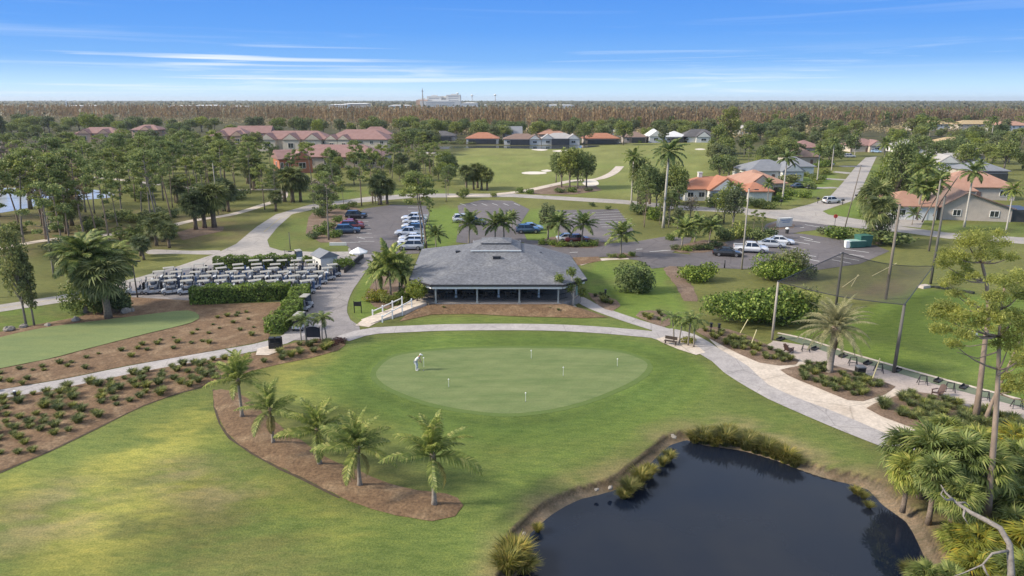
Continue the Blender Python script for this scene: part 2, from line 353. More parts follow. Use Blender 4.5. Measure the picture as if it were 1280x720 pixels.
def build_ground():
    ys = [6.0]
    while ys[-1] < 78: ys.append(ys[-1]*1.0078)
    while ys[-1] < 16000: ys.append(ys[-1]*1.03)
    ys = np.array(ys); ts = np.linspace(-1.45, 1.45, 600)
    Y, T = np.meshgrid(ys, ts, indexing='ij'); X = Y*T
    ny, nx = Y.shape; Xf, Yf = X.ravel(), Y.ravel()
    Z = np.zeros(Xf.shape); near = (Yf < 75) & (np.abs(Xf) < 60)
    h, s, lip = pond_h(Xf[near], Yf[near]); Z[near] = h
    Z += np.where(Yf > 1500, -(Yf-1500)**2/1.6e7*.6, 0)*0
    n0 = fbm(Xf, Yf, 22, 3); n1 = fbm(Xf, Yf, 6, 9, 4)
    C = np.zeros((len(Xf), 3)); w = np.clip((n0-.3)/.4, 0, 1)[:, None]
    C[:] = np.array(pal['rough'])*(1-w)+np.array(pal['olive'])*w
    far = np.clip((Yf-300)/120, 0, 1)[:, None]; C = C*(1-far)+np.array(pal['wood'])*far
    for poly, col, feather, st, size in TONES:
        P = [tuple(p) for p in spline(W(poly), step=3.0)]
        ax = np.array(P); bb = (ax[:, 0].min()-feather*2, ax[:, 0].max()+feather*2, ax[:, 1].min()-feather*2, ax[:, 1].max()+feather*2)
        k = np.where((Xf > bb[0]) & (Xf < bb[1]) & (Yf > bb[2]) & (Yf < bb[3]))[0]
        if len(k) == 0: continue
        d = sdist(Xf[k], Yf[k], P); m = np.clip(.5-d/(2*feather), 0, 1); m = m*m*(3-2*m)
        if size: q = Xf[k]+Yf[k]*.35; r = Yf[k]*1.2-Xf[k]*.25; sd_ = int(abs(poly[0][0]*7+poly[0][1]*3)) % 199; nz = .62*fbm(q*.7, r*1.3, size, sd_, 4)+.38*fbm(q*.45, r*1.6, .9, sd_+5, 3); m = m*np.clip((nz-.36)/.2, 0, 1)
        m = (m*st)[:, None]; C[k] = C[k]*(1-m)+np.array(pal[col])*m
    # rings left by the mower round the putting green, and a pale worn ring outside it
    Pg = [tuple(p) for p in spline(W(GREEN_PX), step=1.0)]; kg = np.where((Yf > 40) & (Yf < 85) & (np.abs(Xf) < 36))[0]; dg = sdist(Xf[kg], Yf[kg], Pg)+(vnoise(Xf[kg], Yf[kg], 6, 12)-.5)*.5
    dk = (np.clip(1-np.abs(dg-2.2)/4.2, 0, 1)*np.clip(dg+.4, 0, 1)*(.45+.4*fbm(Xf[kg], Yf[kg], 5, 77)))[:, None]; C[kg] = C[kg]*(1-dk)+np.array((.088, .142, .034))*dk
    mow = np.tanh(np.sin(dg*2*np.pi/2.3)*3)*.055*np.clip(1-dg/11, 0, 1)*np.clip(dg+.5, 0, 1); C[kg] *= (1+mow)[:, None]
    rg = (np.exp(-((dg-6.6)/.16)**2)*np.clip(fbm(Xf[kg], Yf[kg], 5, 31)*3-1.05, 0, 1)*.3*(Xf[kg] < 1))[:, None]; C[kg] = C[kg]*(1-rg)+np.array(pal['yellow'])*rg
    # dry margin and bare shelf round the pond
    k = np.where(near)[0]; d = s-lip
    m = np.clip(1-(d-.2)/2.4, 0, 1)*np.clip(.35+(fbm(Xf[k], Yf[k], 2.5, 44)-.3)*2.2, 0, 1)*.65; m = (m*(d > .1))[:, None]
    C[k] = C[k]*(1-m)+np.array(pal['tan'])*m
    m = np.clip((.34-d)/.12, 0, 1)[:, None]; nn = fbm(Xf[k], Yf[k], 1.2, 71)[:, None]
    dirt = np.array((.09, .065, .04))*(1-nn)+np.array((.30, .235, .17))*nn; C[k] = C[k]*(1-m)+dirt*m
    m = (np.clip(1-np.abs(d-.12)/.2, 0, 1)*(.45+.55*vnoise(Xf[k], Yf[k], 1.6, 91)))[:, None]; C[k] = C[k]*(1-m)+np.array((.035, .028, .018))*m
    C *= (1+(n1-.5)*.6)[:, None]
    V = np.stack([Xf, Yf, Z], 1)
    i = np.arange((ny-1)*nx).reshape(ny-1, nx)[:, :-1].ravel()
    Q = np.stack([i, i+1, i+nx+1, i+nx], 1)
    me = mesh_np('ground', V, Q, None, smooth=True)
    a = me.color_attributes.new('tone', 'FLOAT_COLOR', 'POINT'); a.data.foreach_set('color', np.concatenate([C, np.ones((len(C), 1))], 1).astype(np.float32).ravel())
    m, nt, N, L, P = newmat('turf'); at = N.new('ShaderNodeAttribute'); at.attribute_name = 'tone'
    tc = N.new('ShaderNodeTexCoord'); vec = tc.outputs['Object']
    mp = N.new('ShaderNodeMapping'); mp.inputs['Rotation'].default_value = (0, 0, R(20)); mp.inputs['Scale'].default_value = (1, 2.4, 1); L.new(vec, mp.inputs['Vector'])
    f1 = noise(N, L, mp.outputs['Vector'], .8, 6, .75); f2 = noise(N, L, vec, 7, 4, .75)
    g1 = ramp(N, L, f1.outputs['Fac'], [(.30, (.62, .70, .62)), (.5, (1, 1, 1)), (.7, (1.36, 1.24, 1.12))]).outputs['Color']
    g2 = ramp(N, L, f2.outputs['Fac'], [(.28, (.60, .64, .58)), (.72, (1.36, 1.32, 1.3))]).outputs['Color']
    c = mixc(N, L, 1, at.outputs['Color'], g1, 'MULTIPLY'); c = mixc(N, L, 1, c, g2, 'MULTIPLY')
    L.new(c, P.inputs['Base Color']); P.inputs['Roughness'].default_value = .9; P.inputs['Specular IOR Level'].default_value = .15
    bump(N, L, f2.outputs['Fac'], .55, .12, P)
    me.materials.append(m); struct('ground', me)
build_ground()
# ------------------------------------------------------------------ surfaces lying on the ground
M_conc = surf('pale_concrete', (.40, .365, .335), (.345, .315, .29), .25, .85, c3=(.30, .28, .27), fine=6, crack=0.22)
M_asph = surf('worn_asphalt', (.285, .26, .255), (.24, .22, .22), .18, .85, c3=(.32, .295, .285), fine=5, crack=0.2)
M_lot = surf('dark_asphalt', (.14, .125, .128), (.115, .105, .11), .12, .85, c3=(.175, .155, .155), fine=5, crack=0.16)
M_path = surf('path_asphalt', (.40, .37, .36), (.35, .325, .32), .35, .85, c3=(.43, .395, .375), fine=6, crack=0.3)
M_shell = surf('crushed_shell', (.60, .52, .44), (.54, .465, .39), .5, .9, c3=(.47, .395, .325), fine=4, bmp=.1, crack=.18)
M_paver = surf('tan_pavers', (.44, .375, .335), (.38, .32, .29), .6, .85, fine=5)
M_mulch = surf('pine_straw_mulch', (.195, .122, .068), (.14, .086, .048), 1.3, .95, c3=(.245, .168, .10), fine=5, bmp=1.0, fa=.3)
M_mulch2 = surf('grey_mulch', (.19, .13, .092), (.145, .10, .07), 1.1, .95, c3=(.24, .175, .125), fine=6, bmp=.7, fa=.28)
M_sand = surf('bunker_sand', (.68, .62, .53), (.60, .54, .46), .2, .9)
M_paint = surf('white_road_paint', (.72, .72, .70), (.55, .55, .54), 2, .7)
M_yellowp = surf('yellow_road_paint', (.50, .40, .10), (.42, .34, .14), 1, .7)
def green_mat(name, a, b, cfine=8, stripe=0.0):
    m, nt, N, L, P = newmat(name); tc = N.new('ShaderNodeTexCoord'); vec = tc.outputs['Object']
    mp = N.new('ShaderNodeMapping'); mp.inputs['Rotation'].default_value = (0, 0, R(-28)); mp.inputs['Scale'].default_value = (.5, 2.2, 1); L.new(vec, mp.inputs['Vector'])
    n1 = noise(N, L, mp.outputs['Vector'], .35, 5, .7); n2 = noise(N, L, vec, cfine, 2)
    c = ramp(N, L, n1.outputs['Fac'], [(.35, a), (.65, b)]).outputs['Color']
    g = ramp(N, L, n2.outputs['Fac'], [(.3, (.86, .86, .86)), (.7, (1.12, 1.12, 1.12))]).outputs['Color']
    c = mixc(N, L, 1, c, g, 'MULTIPLY')
    if stripe:
        for ang, k in ((35, 1.0), (-50, .6)):
            m2 = N.new('ShaderNodeMapping'); m2.inputs['Rotation'].default_value = (0, 0, R(ang)); L.new(vec, m2.inputs['Vector']); w = N.new('ShaderNodeTexWave'); w.inputs['Scale'].default_value = .17; w.inputs['Distortion'].default_value = .25; L.new(m2.outputs['Vector'], w.inputs['Vector'])
            c = mixc(N, L, 1, c, ramp(N, L, w.outputs['Fac'], [(.42, (1-stripe*k,)*3), (.58, (1+stripe*k,)*3)]).outputs['Color'], 'MULTIPLY')
    L.new(c, P.inputs['Base Color']); P.inputs['Roughness'].default_value = .9; P.inputs['Specular IOR Level'].default_value = .15
    return m
M_green = green_mat('putting_turf', (.125, .17, .064), (.18, .215, .09), stripe=.016)
M_collar = green_mat('collar_turf', (.10, .15, .042), (.12, .165, .05))
M_tee = green_mat('tee_turf', (.155, .20, .085), (.20, .235, .095))
M_mat = surf('range_turf_mat', (.155, .18, .12), (.125, .15, .10), .8, .9, fine=6)
M_soil = surf('dark_soil', (.06, .045, .03), (.09, .065, .04), 2, .95)
def dome(a, r=1.2, seed=3, rough=.05):
    return lambda x, y, d: a*np.clip(d/r, 0, 1)**.7+rough*np.clip(d/.3, 0, 1)*(vnoise(x, y, .55, seed)-.3)
def flat(name, px, mat, z, sm=True, grid=None, h=None, jit=0, step=1.2, seed=1, world=False):
    P = W(px) if not world else px
    if sm: P = spline(P, step=step)
    return struct(name, sheet(P, mat, z, grid, h, name, jit, seed))
CON = [(-260, 440), (-60, 398), (0, 381), (91, 367), (172, 347), (225, 332), (270, 317), (295, 305), (320, 284), (345, 268), (387, 256), (432, 250), (460, 246), (520, 242), (640, 242.2), (780, 250), (850, 257), (960, 262.5), (962, 268),
       (850, 262.5), (780, 255), (640, 246.3), (520, 247), (485, 250), (420, 256), (382, 264), (365, 268), (347, 284), (334, 300), (337, 309), (352, 313.5), (395, 315), (437, 314.5), (437, 321), (390, 321), (386, 331), (372, 331), (300, 332), (262, 334), (172, 357), (91, 376), (0, 390), (-60, 408), (-260, 452)]
flat('entrance_road', CON, M_conc, .020, sm=False)
flat('lane_path', [(185, 317.5), (190, 312), (240, 313.5), (275, 313), (268, 318), (225, 317.5)], M_conc, .016)
flat('grove_path', ribbon_poly(W([(-60, 322), (60, 300), (140, 293), (200, 285), (240, 276), (290, 268), (330, 256), (352, 248), (350, 238), (318, 237), (250, 236), (120, 222), (0, 215)]), 2.4), M_shell, .024, sm=False, world=True)
flat('cart_park', [(160, 358), (175, 351), (262, 331), (300, 329), (388, 321), (440, 320), (452, 322), (432, 342), (390, 369), (372, 377), (240, 376), (165, 373)], M_asph, .026, sm=False)
flat('service_drive', [(440, 308), (478, 314), (470, 320), (462, 332), (450, 350), (441, 363), (435, 378), (434, 391), (438, 400), (449, 407.5), (452, 421), (420, 427), (395, 425), (356, 426), (355, 415), (371, 398), (379, 383), (384, 369), (400, 358), (432, 338), (448, 322), (436, 316)], M_asph, .031, sm=True, step=2)
flat('cart_path', ribbon_poly(W([(-240, 535), (-60, 504), (0, 493), (80, 479.5), (160, 463), (240, 448.5), (320, 434.5), (350, 427), (372, 417), (392, 404)]), 2.3), M_path, .036, sm=False, world=True)
flat('clubhouse_path', ribbon_poly(W([(428, 424), (450, 417), (470, 413.5), (520, 411), (560, 409.5), (640, 409), (700, 410), (760, 413.5), (832, 420)]), 2.3), M_path, .041, sm=False, world=True)
flat('ramp_path', ribbon_poly(W([(700, 366), (722, 373), (745, 385), (790, 401), (832, 414)]), 1.9), M_path, .036, sm=False, world=True)
flat('steps_path', [(444, 407), (452, 401), (490, 385), (515, 372), (540, 371), (540, 380), (505, 392), (470, 404), (461, 409)], M_shell, .034, sm=False)
flat('range_path', [(815, 413), (840, 411), (870, 419), (885, 427), (900, 437), (935, 458), (960, 481), (1005, 501), (1035, 512), (1072, 527), (1127, 551), (1180, 572), (1300, 606), (1300, 622), (1180, 590), (1110, 562), (1035, 532), (960, 499), (935, 485), (905, 466), (890, 452), (872, 441), (850, 433), (815, 423)], M_path, .042, step=1.5)
flat('shell_apron', [(884, 421), (905, 431), (945, 444), (958, 432), (966, 427), (1000, 436), (1055, 456), (1100, 469), (1150, 483), (1290, 519), (1400, 548), (1400, 600), (1250, 590), (1180, 574), (1127, 552), (1072, 528), (1035, 513), (1005, 502), (960, 482), (935, 459), (900, 438)], M_shell, .030, sm=False, jit=.06)
flat('range_paving', [(960, 436), (966, 426), (1010, 432.5), (1055, 447), (1100, 460), (1140, 471), (1172, 481), (1290, 512), (1400, 545), (1400, 570), (1290, 538), (1180, 506), (1140, 494), (1100, 480), (1060, 465), (1010, 452)], M_paver, .034, sm=False)
flat('tee_mat_strip', [(970, 420), (982, 418), (1010, 426), (1055, 441), (1100, 454), (1140, 465.5), (1172, 474), (1290, 505), (1400, 536), (1400, 547), (1290, 513), (1172, 481.5), (1140, 472), (1100, 460.5), (1055, 447.5), (1010, 433)], M_mat, .040, sm=False)
flat('tee_edge_strip', ribbon_poly(W([(972, 416.5), (1010, 424.5), (1055, 439.5), (1100, 452.5), (1172, 472.5), (1290, 503.5), (1400, 534.5)]), .45), M_shell, .044, sm=False, world=True)
flat('concrete_pad', [(320, 446), (322, 438), (338, 434), (352, 436), (350, 441), (336, 446)], M_shell, .20, sm=False)
flat('shell_verge', [(820, 424), (835, 420), (862, 428), (882, 441), (870, 444), (848, 437)], M_shell, .046)
# roads to the right
flat('main_road', [(940, 262), (985, 262.5), (1012, 255.5), (1036, 247), (1052, 230), (1070, 208), (1082, 197), (1096, 195.5), (1090, 208), (1077, 236), (1066, 251), (1048, 257), (1028, 264), (1036, 268.5), (1060, 272), (1095, 277.5), (1135, 284.5), (1185, 291), (1280, 297), (1500, 318), (1500, 330), (1280, 305), (1185, 298.5), (1135, 291.5), (1085, 286.5), (1040, 282), (1000, 278), (960, 272.5), (930, 268)], M_conc, .026, sm=False)
flat('house_driveway', [(880, 263), (898, 254), (912, 254), (940, 262), (945, 266)], M_conc, .022, sm=False)
for i, (pts, w) in enumerate([([(1046, 234.5), (1020, 235), (1002, 234)], 3.2), ([(1058, 225), (1040, 224), (1024, 223.5)], 4), ([(1064, 217), (1045, 215), (1028, 215)], 5), ([(1072, 208), (1050, 208)], 5), ([(1076, 244), (1098, 246)], 5), ([(1128, 283), (1135, 272), (1140, 266)], 6.5)]):
    flat('driveway', ribbon_poly(W(pts), w), M_conc, .030+i*.001, sm=False, world=True)
# parking
LOT = [(455, 261), (490, 256), (533, 257.5), (537, 268), (531, 284), (527, 300), (524, 317), (478, 319), (440, 317), (438, 311), (425, 300), (425, 290), (438, 274)]
flat('parking_lot', LOT, M_lot, .035, sm=False)
flat('parking_lot', [(572, 257), (602, 250), (640, 251), (662, 262), (650, 280), (660, 303), (600, 306), (570, 303), (575, 275)], M_lot, .036, sm=False)
flat('parking_lot', [(690, 263), (772, 261.5), (792, 288), (765, 302), (720, 306), (700, 290)], M_lot, .037, sm=False)
flat('parking_drive', [(655, 300), (720, 303), (757, 305), (795, 302), (830, 296), (865, 297), (862, 304), (840, 316), (900, 322), (960, 334), (930, 336.5), (870, 334.5), (845, 333), (815, 336), (800, 326), (765, 321), (727, 323), (680, 322), (655, 312)], M_lot, .031, sm=False)
flat('parking_lot', [(858, 312), (905, 303), (960, 291), (1003, 292.5), (1050, 299.5), (1092, 306), (1112, 314), (1075, 330), (1020, 338), (985, 336), (930, 335.5), (870, 327)], M_lot, .039, sm=False)
flat('lot_exit', [(950, 292), (958, 280), (975, 275), (1000, 277), (1036, 281.5), (1042, 285), (1000, 290), (985, 293)], M_lot, .034, sm=False)
flat('shell_walk', ribbon_poly(W([(722, 331), (740, 326), (760, 324), (785, 323)]), 1.5), M_shell, .040, sm=False, world=True)
def stripe(a, b, w=.14, mat=None, z=.052):
    p, q = G(*a).xy, G(*b).xy; d = (q-p).normalized(); n = Vector((-d.y, d.x))*w/2
    return [p-n, q-n, q+n, p+n]
def stripes(name, segs, w=.14, z=.055, mat=None):
    mb = MB()
    for a, b in segs:
        q = stripe(a, b, w); mb.add([(p.x, p.y, z) for p in q], [(0, 1, 2, 3)])
    struct(name, mb.mesh(name, mat or M_paint))
stripes('painted_bay_lines', [((1000+i*6, 296+i*1.0), (1016+i*6, 300+i*1.0)) for i in range(0, 1)]+[((992, 302), (1012, 305.5)), ((1005, 300), (1025, 303.5)), ((1000, 318), (1020, 321)), ((1004, 323), (1024, 327)), ((998, 330), (1016, 334)), ((1050, 316.5), (1080, 321)), ((1046, 321), (1074, 326)), ((1040, 325), (1064, 329.5)), ((1056, 312), (1086, 316)), ((978, 307), (996, 310))]
        + [((812, 315), (838, 313)), ((795, 312), (803, 311.5)), ((712, 316), (722, 315.5)), ((1006, 281), (1030, 285)), ((1000, 285), (1005, 284.5))], .22)
stripes('painted_bay_lines', [((575+i*13.5, 254.5), (582+i*13.5, 257)) for i in range(6)]+[((442+k*1.5, 282+k*5), (462+k*1.5, 282+k*5)) for k in range(-2, 5)]+[((510, 268+k*4.3), (528, 269+k*4.3)) for k in range(-2, 10)]+[((700+k*1.5, 268+k*3), (724+k*1.5, 266+k*3)) for k in range(4)]+[((740+k*2, 266+k*3), (775+k*3, 264.5+k*3)) for k in range(7)]+[((430, 303.5), (450, 303)), ((446, 296.5), (456, 299))], .16, .056)
stripes('road_centre_line', [((-60, 402.5), (0, 385.5)), ((0, 385.5), (91, 371)), ((330, 290), (350, 273)), ((350, 273), (395, 258.5))], .12, .030, M_yellowp)
# beds and turf
flat('mulch_bed', [(-60, 430), (0, 415), (45, 406), (100, 396), (140, 380), (160, 371.5), (240, 375.5), (258, 381), (352, 378), (346, 400), (336, 424), (320, 428.5), (240, 443.5), (160, 457), (80, 473.5), (0, 487), (-60, 498)], M_mulch, .030, grid=1.2, h=dome(.12, 2, 5), sm=False, jit=.1)
flat('tee_green', [(-120, 458), (0, 424), (60, 411), (130, 402), (200, 393), (235, 390), (249, 396), (240, 405), (180, 420), (110, 438), (60, 451), (0, 463), (-120, 490)], M_tee, .21, jit=.03, grid=2)
flat('mulch_bed', [(-60, 508), (0, 499), (80, 485), (160, 468), (240, 453), (320, 440.5), (346, 434.5), (372, 427.5), (398, 424), (425, 424.5), (433, 431), (422, 438), (392, 447), (352, 455), (322, 462), (300, 469), (262, 481), (230, 489), (180, 506), (120, 535), (60, 564), (0, 590), (-60, 616)], M_mulch, .031, grid=1.0, h=dome(.12, 1.5, 8), sm=False, jit=.08)
flat('bed_edging', ribbon_poly(W([(-60, 617), (0, 591), (60, 565), (120, 536), (180, 507), (230, 490), (262, 482)]), .22), M_soil, .028, sm=False, world=True, jit=.05)
PALMBED = [(267, 489), (273, 520), (290, 547), (330, 574), (375, 596), (425, 621), (480, 641), (540, 651), (570, 646), (578, 632), (572, 622), (540, 615), (500, 609), (450, 590), (410, 573), (380, 553), (350, 533), (325, 512), (310, 498), (290, 489)]
flat('mulch_bed', PALMBED, M_mulch, .031, grid=.8, h=dome(.18, 1.6, 12), jit=.07, step=.8)
flat('bed_edging', ribbon_poly(W([(267, 487), (271, 520), (288, 548), (330, 575.5), (375, 597.5), (425, 622.5)]), .2), M_soil, .026, sm=False, world=True, jit=.05)
flat('mulch_bed', [(868, 413), (885, 408), (925, 416), (958, 431), (975, 440), (1000, 451), (994, 456), (975, 457.5), (950, 453.5), (925, 443), (905, 433), (885, 423)], M_mulch2, .045, grid=.9, h=dome(.1), jit=.08)
flat('mulch_bed', [(976, 463), (1000, 457.5), (1020, 452.5), (1040, 456), (1070, 465), (1097, 474), (1120, 484), (1103, 494), (1078, 502), (1060, 500.5), (1030, 488), (1000, 476)], M_mulch2, .048, grid=.8, h=dome(.12), jit=.08)
flat('mulch_bed', [(1084, 511), (1110, 499), (1140, 489), (1165, 493), (1200, 505), (1240, 518), (1300, 535), (1300, 585), (1200, 552), (1130, 532)], M_mulch2, .049, grid=.8, h=dome(.12), jit=.08)
flat('mulch_bed', [(795, 395), (800, 389), (825, 389), (838, 400), (830, 409)], M_mulch2, .033, grid=1, h=dome(.08), jit=.05)
flat('mulch_bed', [(735, 366), (745, 368), (770, 375), (775, 383), (765, 389), (748, 382)], M_mulch2, .034, grid=1, h=dome(.08), jit=.05)
flat('mulch_bed', [(830, 336), (845, 333), (858, 347), (868, 362), (872, 377), (855, 376), (846, 360)], M_mulch2, .027, grid=1, h=dome(.06), jit=.12)
flat('mulch_bed', [(716, 322), (748, 321), (752, 326), (722, 332)], M_mulch, .045, sm=False)
flat('mulch_bed', [(395, 262), (440, 258), (452, 262), (436, 275), (422, 293), (430, 303), (400, 303), (382, 292), (386, 272)], M_mulch2, .029, jit=.2, sm=False)
flat('mulch_bed', [(676, 301), (690, 296), (745, 300), (760, 306), (740, 310), (690, 309)], M_mulch2, .048, jit=.1, sm=False)
flat('mulch_bed', [(760, 320), (780, 316), (800, 321), (775, 324)], M_mulch2, .049, sm=False)
flat('mulch_bed', [(838, 312), (848, 307), (880, 300), (905, 303), (912, 309), (880, 316), (850, 316)], M_mulch2, .050, jit=.1, sm=False)
flat('mulch_bed', [(958, 283), (970, 279), (994, 281), (992, 285), (965, 288)], M_mulch2, .051, sm=False)
flat('mulch_bed', [(456, 372), (470, 345), (500, 345), (512, 372), (485, 386), (468, 384)], M_mulch2, .029, jit=.1, sm=False)
flat('mulch_bed', [(652, 240), (690, 232), (745, 232), (752, 238), (720, 243), (670, 243)], M_mulch2, .040, jit=.3, sm=False)
flat('mulch_bed', [(220, 291), (245, 284), (280, 283), (278, 289), (230, 300)], M_mulch2, .028, jit=.2, sm=False)

def grow(poly, d):
    P = spline(W(poly), step=1.0); n = len(P); out = []
    if sum(P[i].x*P[(i+1) % n].y-P[(i+1) % n].x*P[i].y for i in range(n)) < 0: P = P[::-1]
    for i in range(n):
        t = (P[(i+1) % n]-P[i-1]).normalized(); out.append(P[i]+Vector((t.y, -t.x))*d)
    return out
flat('green_collar', grow(GREEN_PX, .6), M_collar, .012, sm=False, world=True, jit=.03)
flat('putting_green', GREEN_PX, M_green, .018, step=.5)
for px in ([(652, 216), (662, 214.6), (680, 215), (683, 217), (672, 218), (656, 217.8)], [(676, 213), (684, 212), (690, 214), (682, 215)], [(519, 192), (535, 190), (556, 192), (566, 192.8), (550, 194), (526, 194.3)], [(664, 187), (676, 186.3), (685, 187.3), (676, 188.6)], [(690, 188.8), (706, 187.4), (716, 188.8), (702, 190)], [(868, 186.5), (876, 185.6), (882, 186.8), (874, 187.6)], [(728, 229), (738, 224), (746, 226), (748, 231), (736, 233)]):
    flat('sand_bunker', px, M_sand, .05, step=2)
flat('fairway_path', ribbon_poly(W([(560, 246), (640, 241), (690, 231.5), (716, 226), (746, 224), (765, 217), (775, 208)]), 3.2), M_shell, .044, sm=False, world=True)
# water
def watermat(name, c, rough=.03, bs=.08, sc_=1.2, c2=None):
    m, nt, N, L, P = newmat(name); tc = N.new('ShaderNodeTexCoord')
    n0 = noise(N, L, tc.outputs['Object'], .12, 3)
    L.new(ramp(N, L, n0.outputs['Fac'], [(.35, c), (.7, c2 or tuple(x*1.7+.002 for x in c))]).outputs['Color'], P.inputs['Base Color'])
    P.inputs['Roughness'].default_value = rough; P.inputs['IOR'].default_value = 1.333; P.inputs['Specular IOR Level'].default_value = .5
    n1 = noise(N, L, tc.outputs['Object'], sc_, 3); bump(N, L, n1.outputs['Fac'], bs, .1, P); return m
M_water = watermat('pond_water', (.006, .011, .024), .03, .06, 1.2, (.016, .019, .027))
M_lake = watermat('lake_water', (.05, .055, .05), .06, .03, .5)
flat('water', grow(POND_PX, 1.6), M_water, -.5, sm=False, world=True)
M_glare = watermat('lake_water_painted_glare', (.33, .34, .345), .12, .03, .5)  # pale base colour paints the silvery sky glare into this pond
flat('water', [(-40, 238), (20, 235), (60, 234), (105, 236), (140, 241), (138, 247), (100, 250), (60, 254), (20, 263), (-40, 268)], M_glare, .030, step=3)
flat('water', [(520, 186), (545, 183), (600, 182.4), (640, 182.4), (700, 182.0), (748, 182), (742, 184), (700, 186.3), (640, 185.6), (600, 185), (550, 186.5)], M_lake, .055, step=6)
flat('water', [(748, 177.2), (800, 176.8), (870, 176), (900, 176.3), (860, 177.9), (790, 178.8)], M_lake, .055, step=6)
# ================================================================== PLANTS
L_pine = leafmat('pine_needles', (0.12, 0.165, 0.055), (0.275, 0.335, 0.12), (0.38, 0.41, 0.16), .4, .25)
L_pinenear = leafmat('sunlit_pine_needles', (0.24, 0.27, 0.065), (0.46, 0.475, 0.125), (0.58, 0.57, 0.19), .6, .1)  # brighter, yellower copy of the pine needles: sunlight put into the colour
L_oak = leafmat('broad_leaves', (0.0775, 0.116, 0.0403), (0.225, 0.279, 0.102), (0.326, 0.372, 0.139), .3, .35)
L_lime = leafmat('pale_green_leaves', (0.092, 0.138, 0.0287), (0.253, 0.31, 0.069), (0.345, 0.391, 0.103), .4, .25)
L_sage = leafmat('grey_green_leaves', (0.09, 0.112, 0.055), (0.205, 0.24, 0.115), (0.29, 0.315, 0.16), .3, .25)
L_palm = leafmat('palm_leaves', (0.0675, 0.112, 0.033), (0.21, 0.27, 0.0825), (0.36, 0.36, 0.135), .3, .22)
L_coco = leafmat('coconut_leaves', (.115, .16, .04), (.28, .335, .095), (.44, .42, .16), .42, .15)
L_coco_old = leafmat('yellowed_fronds', (0.22, 0.2, 0.07), (0.36, 0.32, 0.13), None, .35, .15)
L_date = leafmat('date_palm_leaves', (0.143, 0.154, 0.077), (0.319, 0.308, 0.171), (0.418, 0.385, 0.242), .3, .1)
L_sabal = leafmat('fan_palm_leaves', (0.12, 0.165, 0.04), (0.31, 0.365, 0.105), (0.48, 0.47, 0.165), .4, .35)
L_sabdk = leafmat('dark_fan_palm_leaves', (0.063, 0.093, 0.036), (0.18, 0.217, 0.0825), (0.3, 0.315, 0.135), .3, .3)
L_dead = leafmat('dead_fronds', (0.14, 0.105, 0.065), (0.27, 0.21, 0.14), None, .2, .2)
L_clusia = leafmat('glossy_shrub_leaves', (0.052, 0.0975, 0.0195), (0.208, 0.299, 0.0585), (0.39, 0.468, 0.117), .3, .15)
L_hedge = leafmat('hedge_leaves', (0.075, 0.125, 0.025), (0.2, 0.288, 0.0562), (0.338, 0.425, 0.0938), .35, .1)
L_tuft = leafmat('tuft_grass', (.11, .15, .045), (.28, .315, .11), (.44, .41, .20), .4, .3)
L_reed = leafmat('reed_blades', (0.0978, 0.121, 0.0287), (0.287, 0.276, 0.0805), (0.46, 0.368, 0.138), .4, .25)
L_yel = leafmat('yellow_palmetto', (0.22, 0.25, 0.04), (0.42, 0.42, 0.07), (0.58, 0.4, 0.05), .4, .25)
L_red = leafmat('reddish_shrub', (0.09, 0.035, 0.04), (0.2, 0.09, 0.08), (0.28, 0.17, 0.13), .2, .2)
L_bare = leafmat('bare_twigs', (0.17, 0.13, 0.1), (0.3, 0.25, 0.2), None, .1, .25)
B_pine = surf('pine_bark', (.30, .225, .17), (.20, .15, .115), 3, .9, fine=12, stretch=(1, 1, .35))
B_grey = surf('grey_bark', (.27, .235, .20), (.19, .165, .14), 3, .9, fine=12, stretch=(1, 1, .35))
B_palm = surf('palm_trunk_bark', (.34, .29, .24), (.25, .21, .17), 4, .9, fine=10, stretch=(.4, .4, 3))
B_royal = surf('pale_palm_trunk', (.50, .47, .42), (.40, .37, .33), 2, .85, stretch=(.4, .4, 2))
B_boot = surf('booted_trunk', (.28, .215, .16), (.17, .13, .10), 6, .95, fine=14, bmp=.6)
B_dead = surf('weathered_branch', (.30, .265, .235), (.20, .175, .155), 5, .9, fine=15)
B_shaft = plain('green_crownshaft', (.16, .22, .07), .5)
def rot_to(nrm, rng):
    """(n,3) normals -> tangent frames with random spin"""
    n = nrm/np.maximum(np.linalg.norm(nrm, axis=1, keepdims=True), 1e-6)
    r = rng.normal(size=n.shape); t = r-n*(r*n).sum(1, keepdims=True); t /= np.maximum(np.linalg.norm(t, axis=1, keepdims=True), 1e-6)
    return t, np.cross(n, t), n
def quads(P, t, b, sx, sy, n=None, fold=0.0):
    k = len(P); sx = np.broadcast_to(sx, (k,))[:, None]; sy = np.broadcast_to(sy, (k,))[:, None]
    V = np.stack([P-t*sx*.5, P-b*sy*.5, P+t*sx*.5, P+b*sy*.5], 1)   # a lozenge, like a leaf
    if n is not None and fold: V[:, 1] += n*sy*fold; V[:, 3] += n*sy*fold
    return V.reshape(-1, 3), np.arange(k*4).reshape(k, 4)
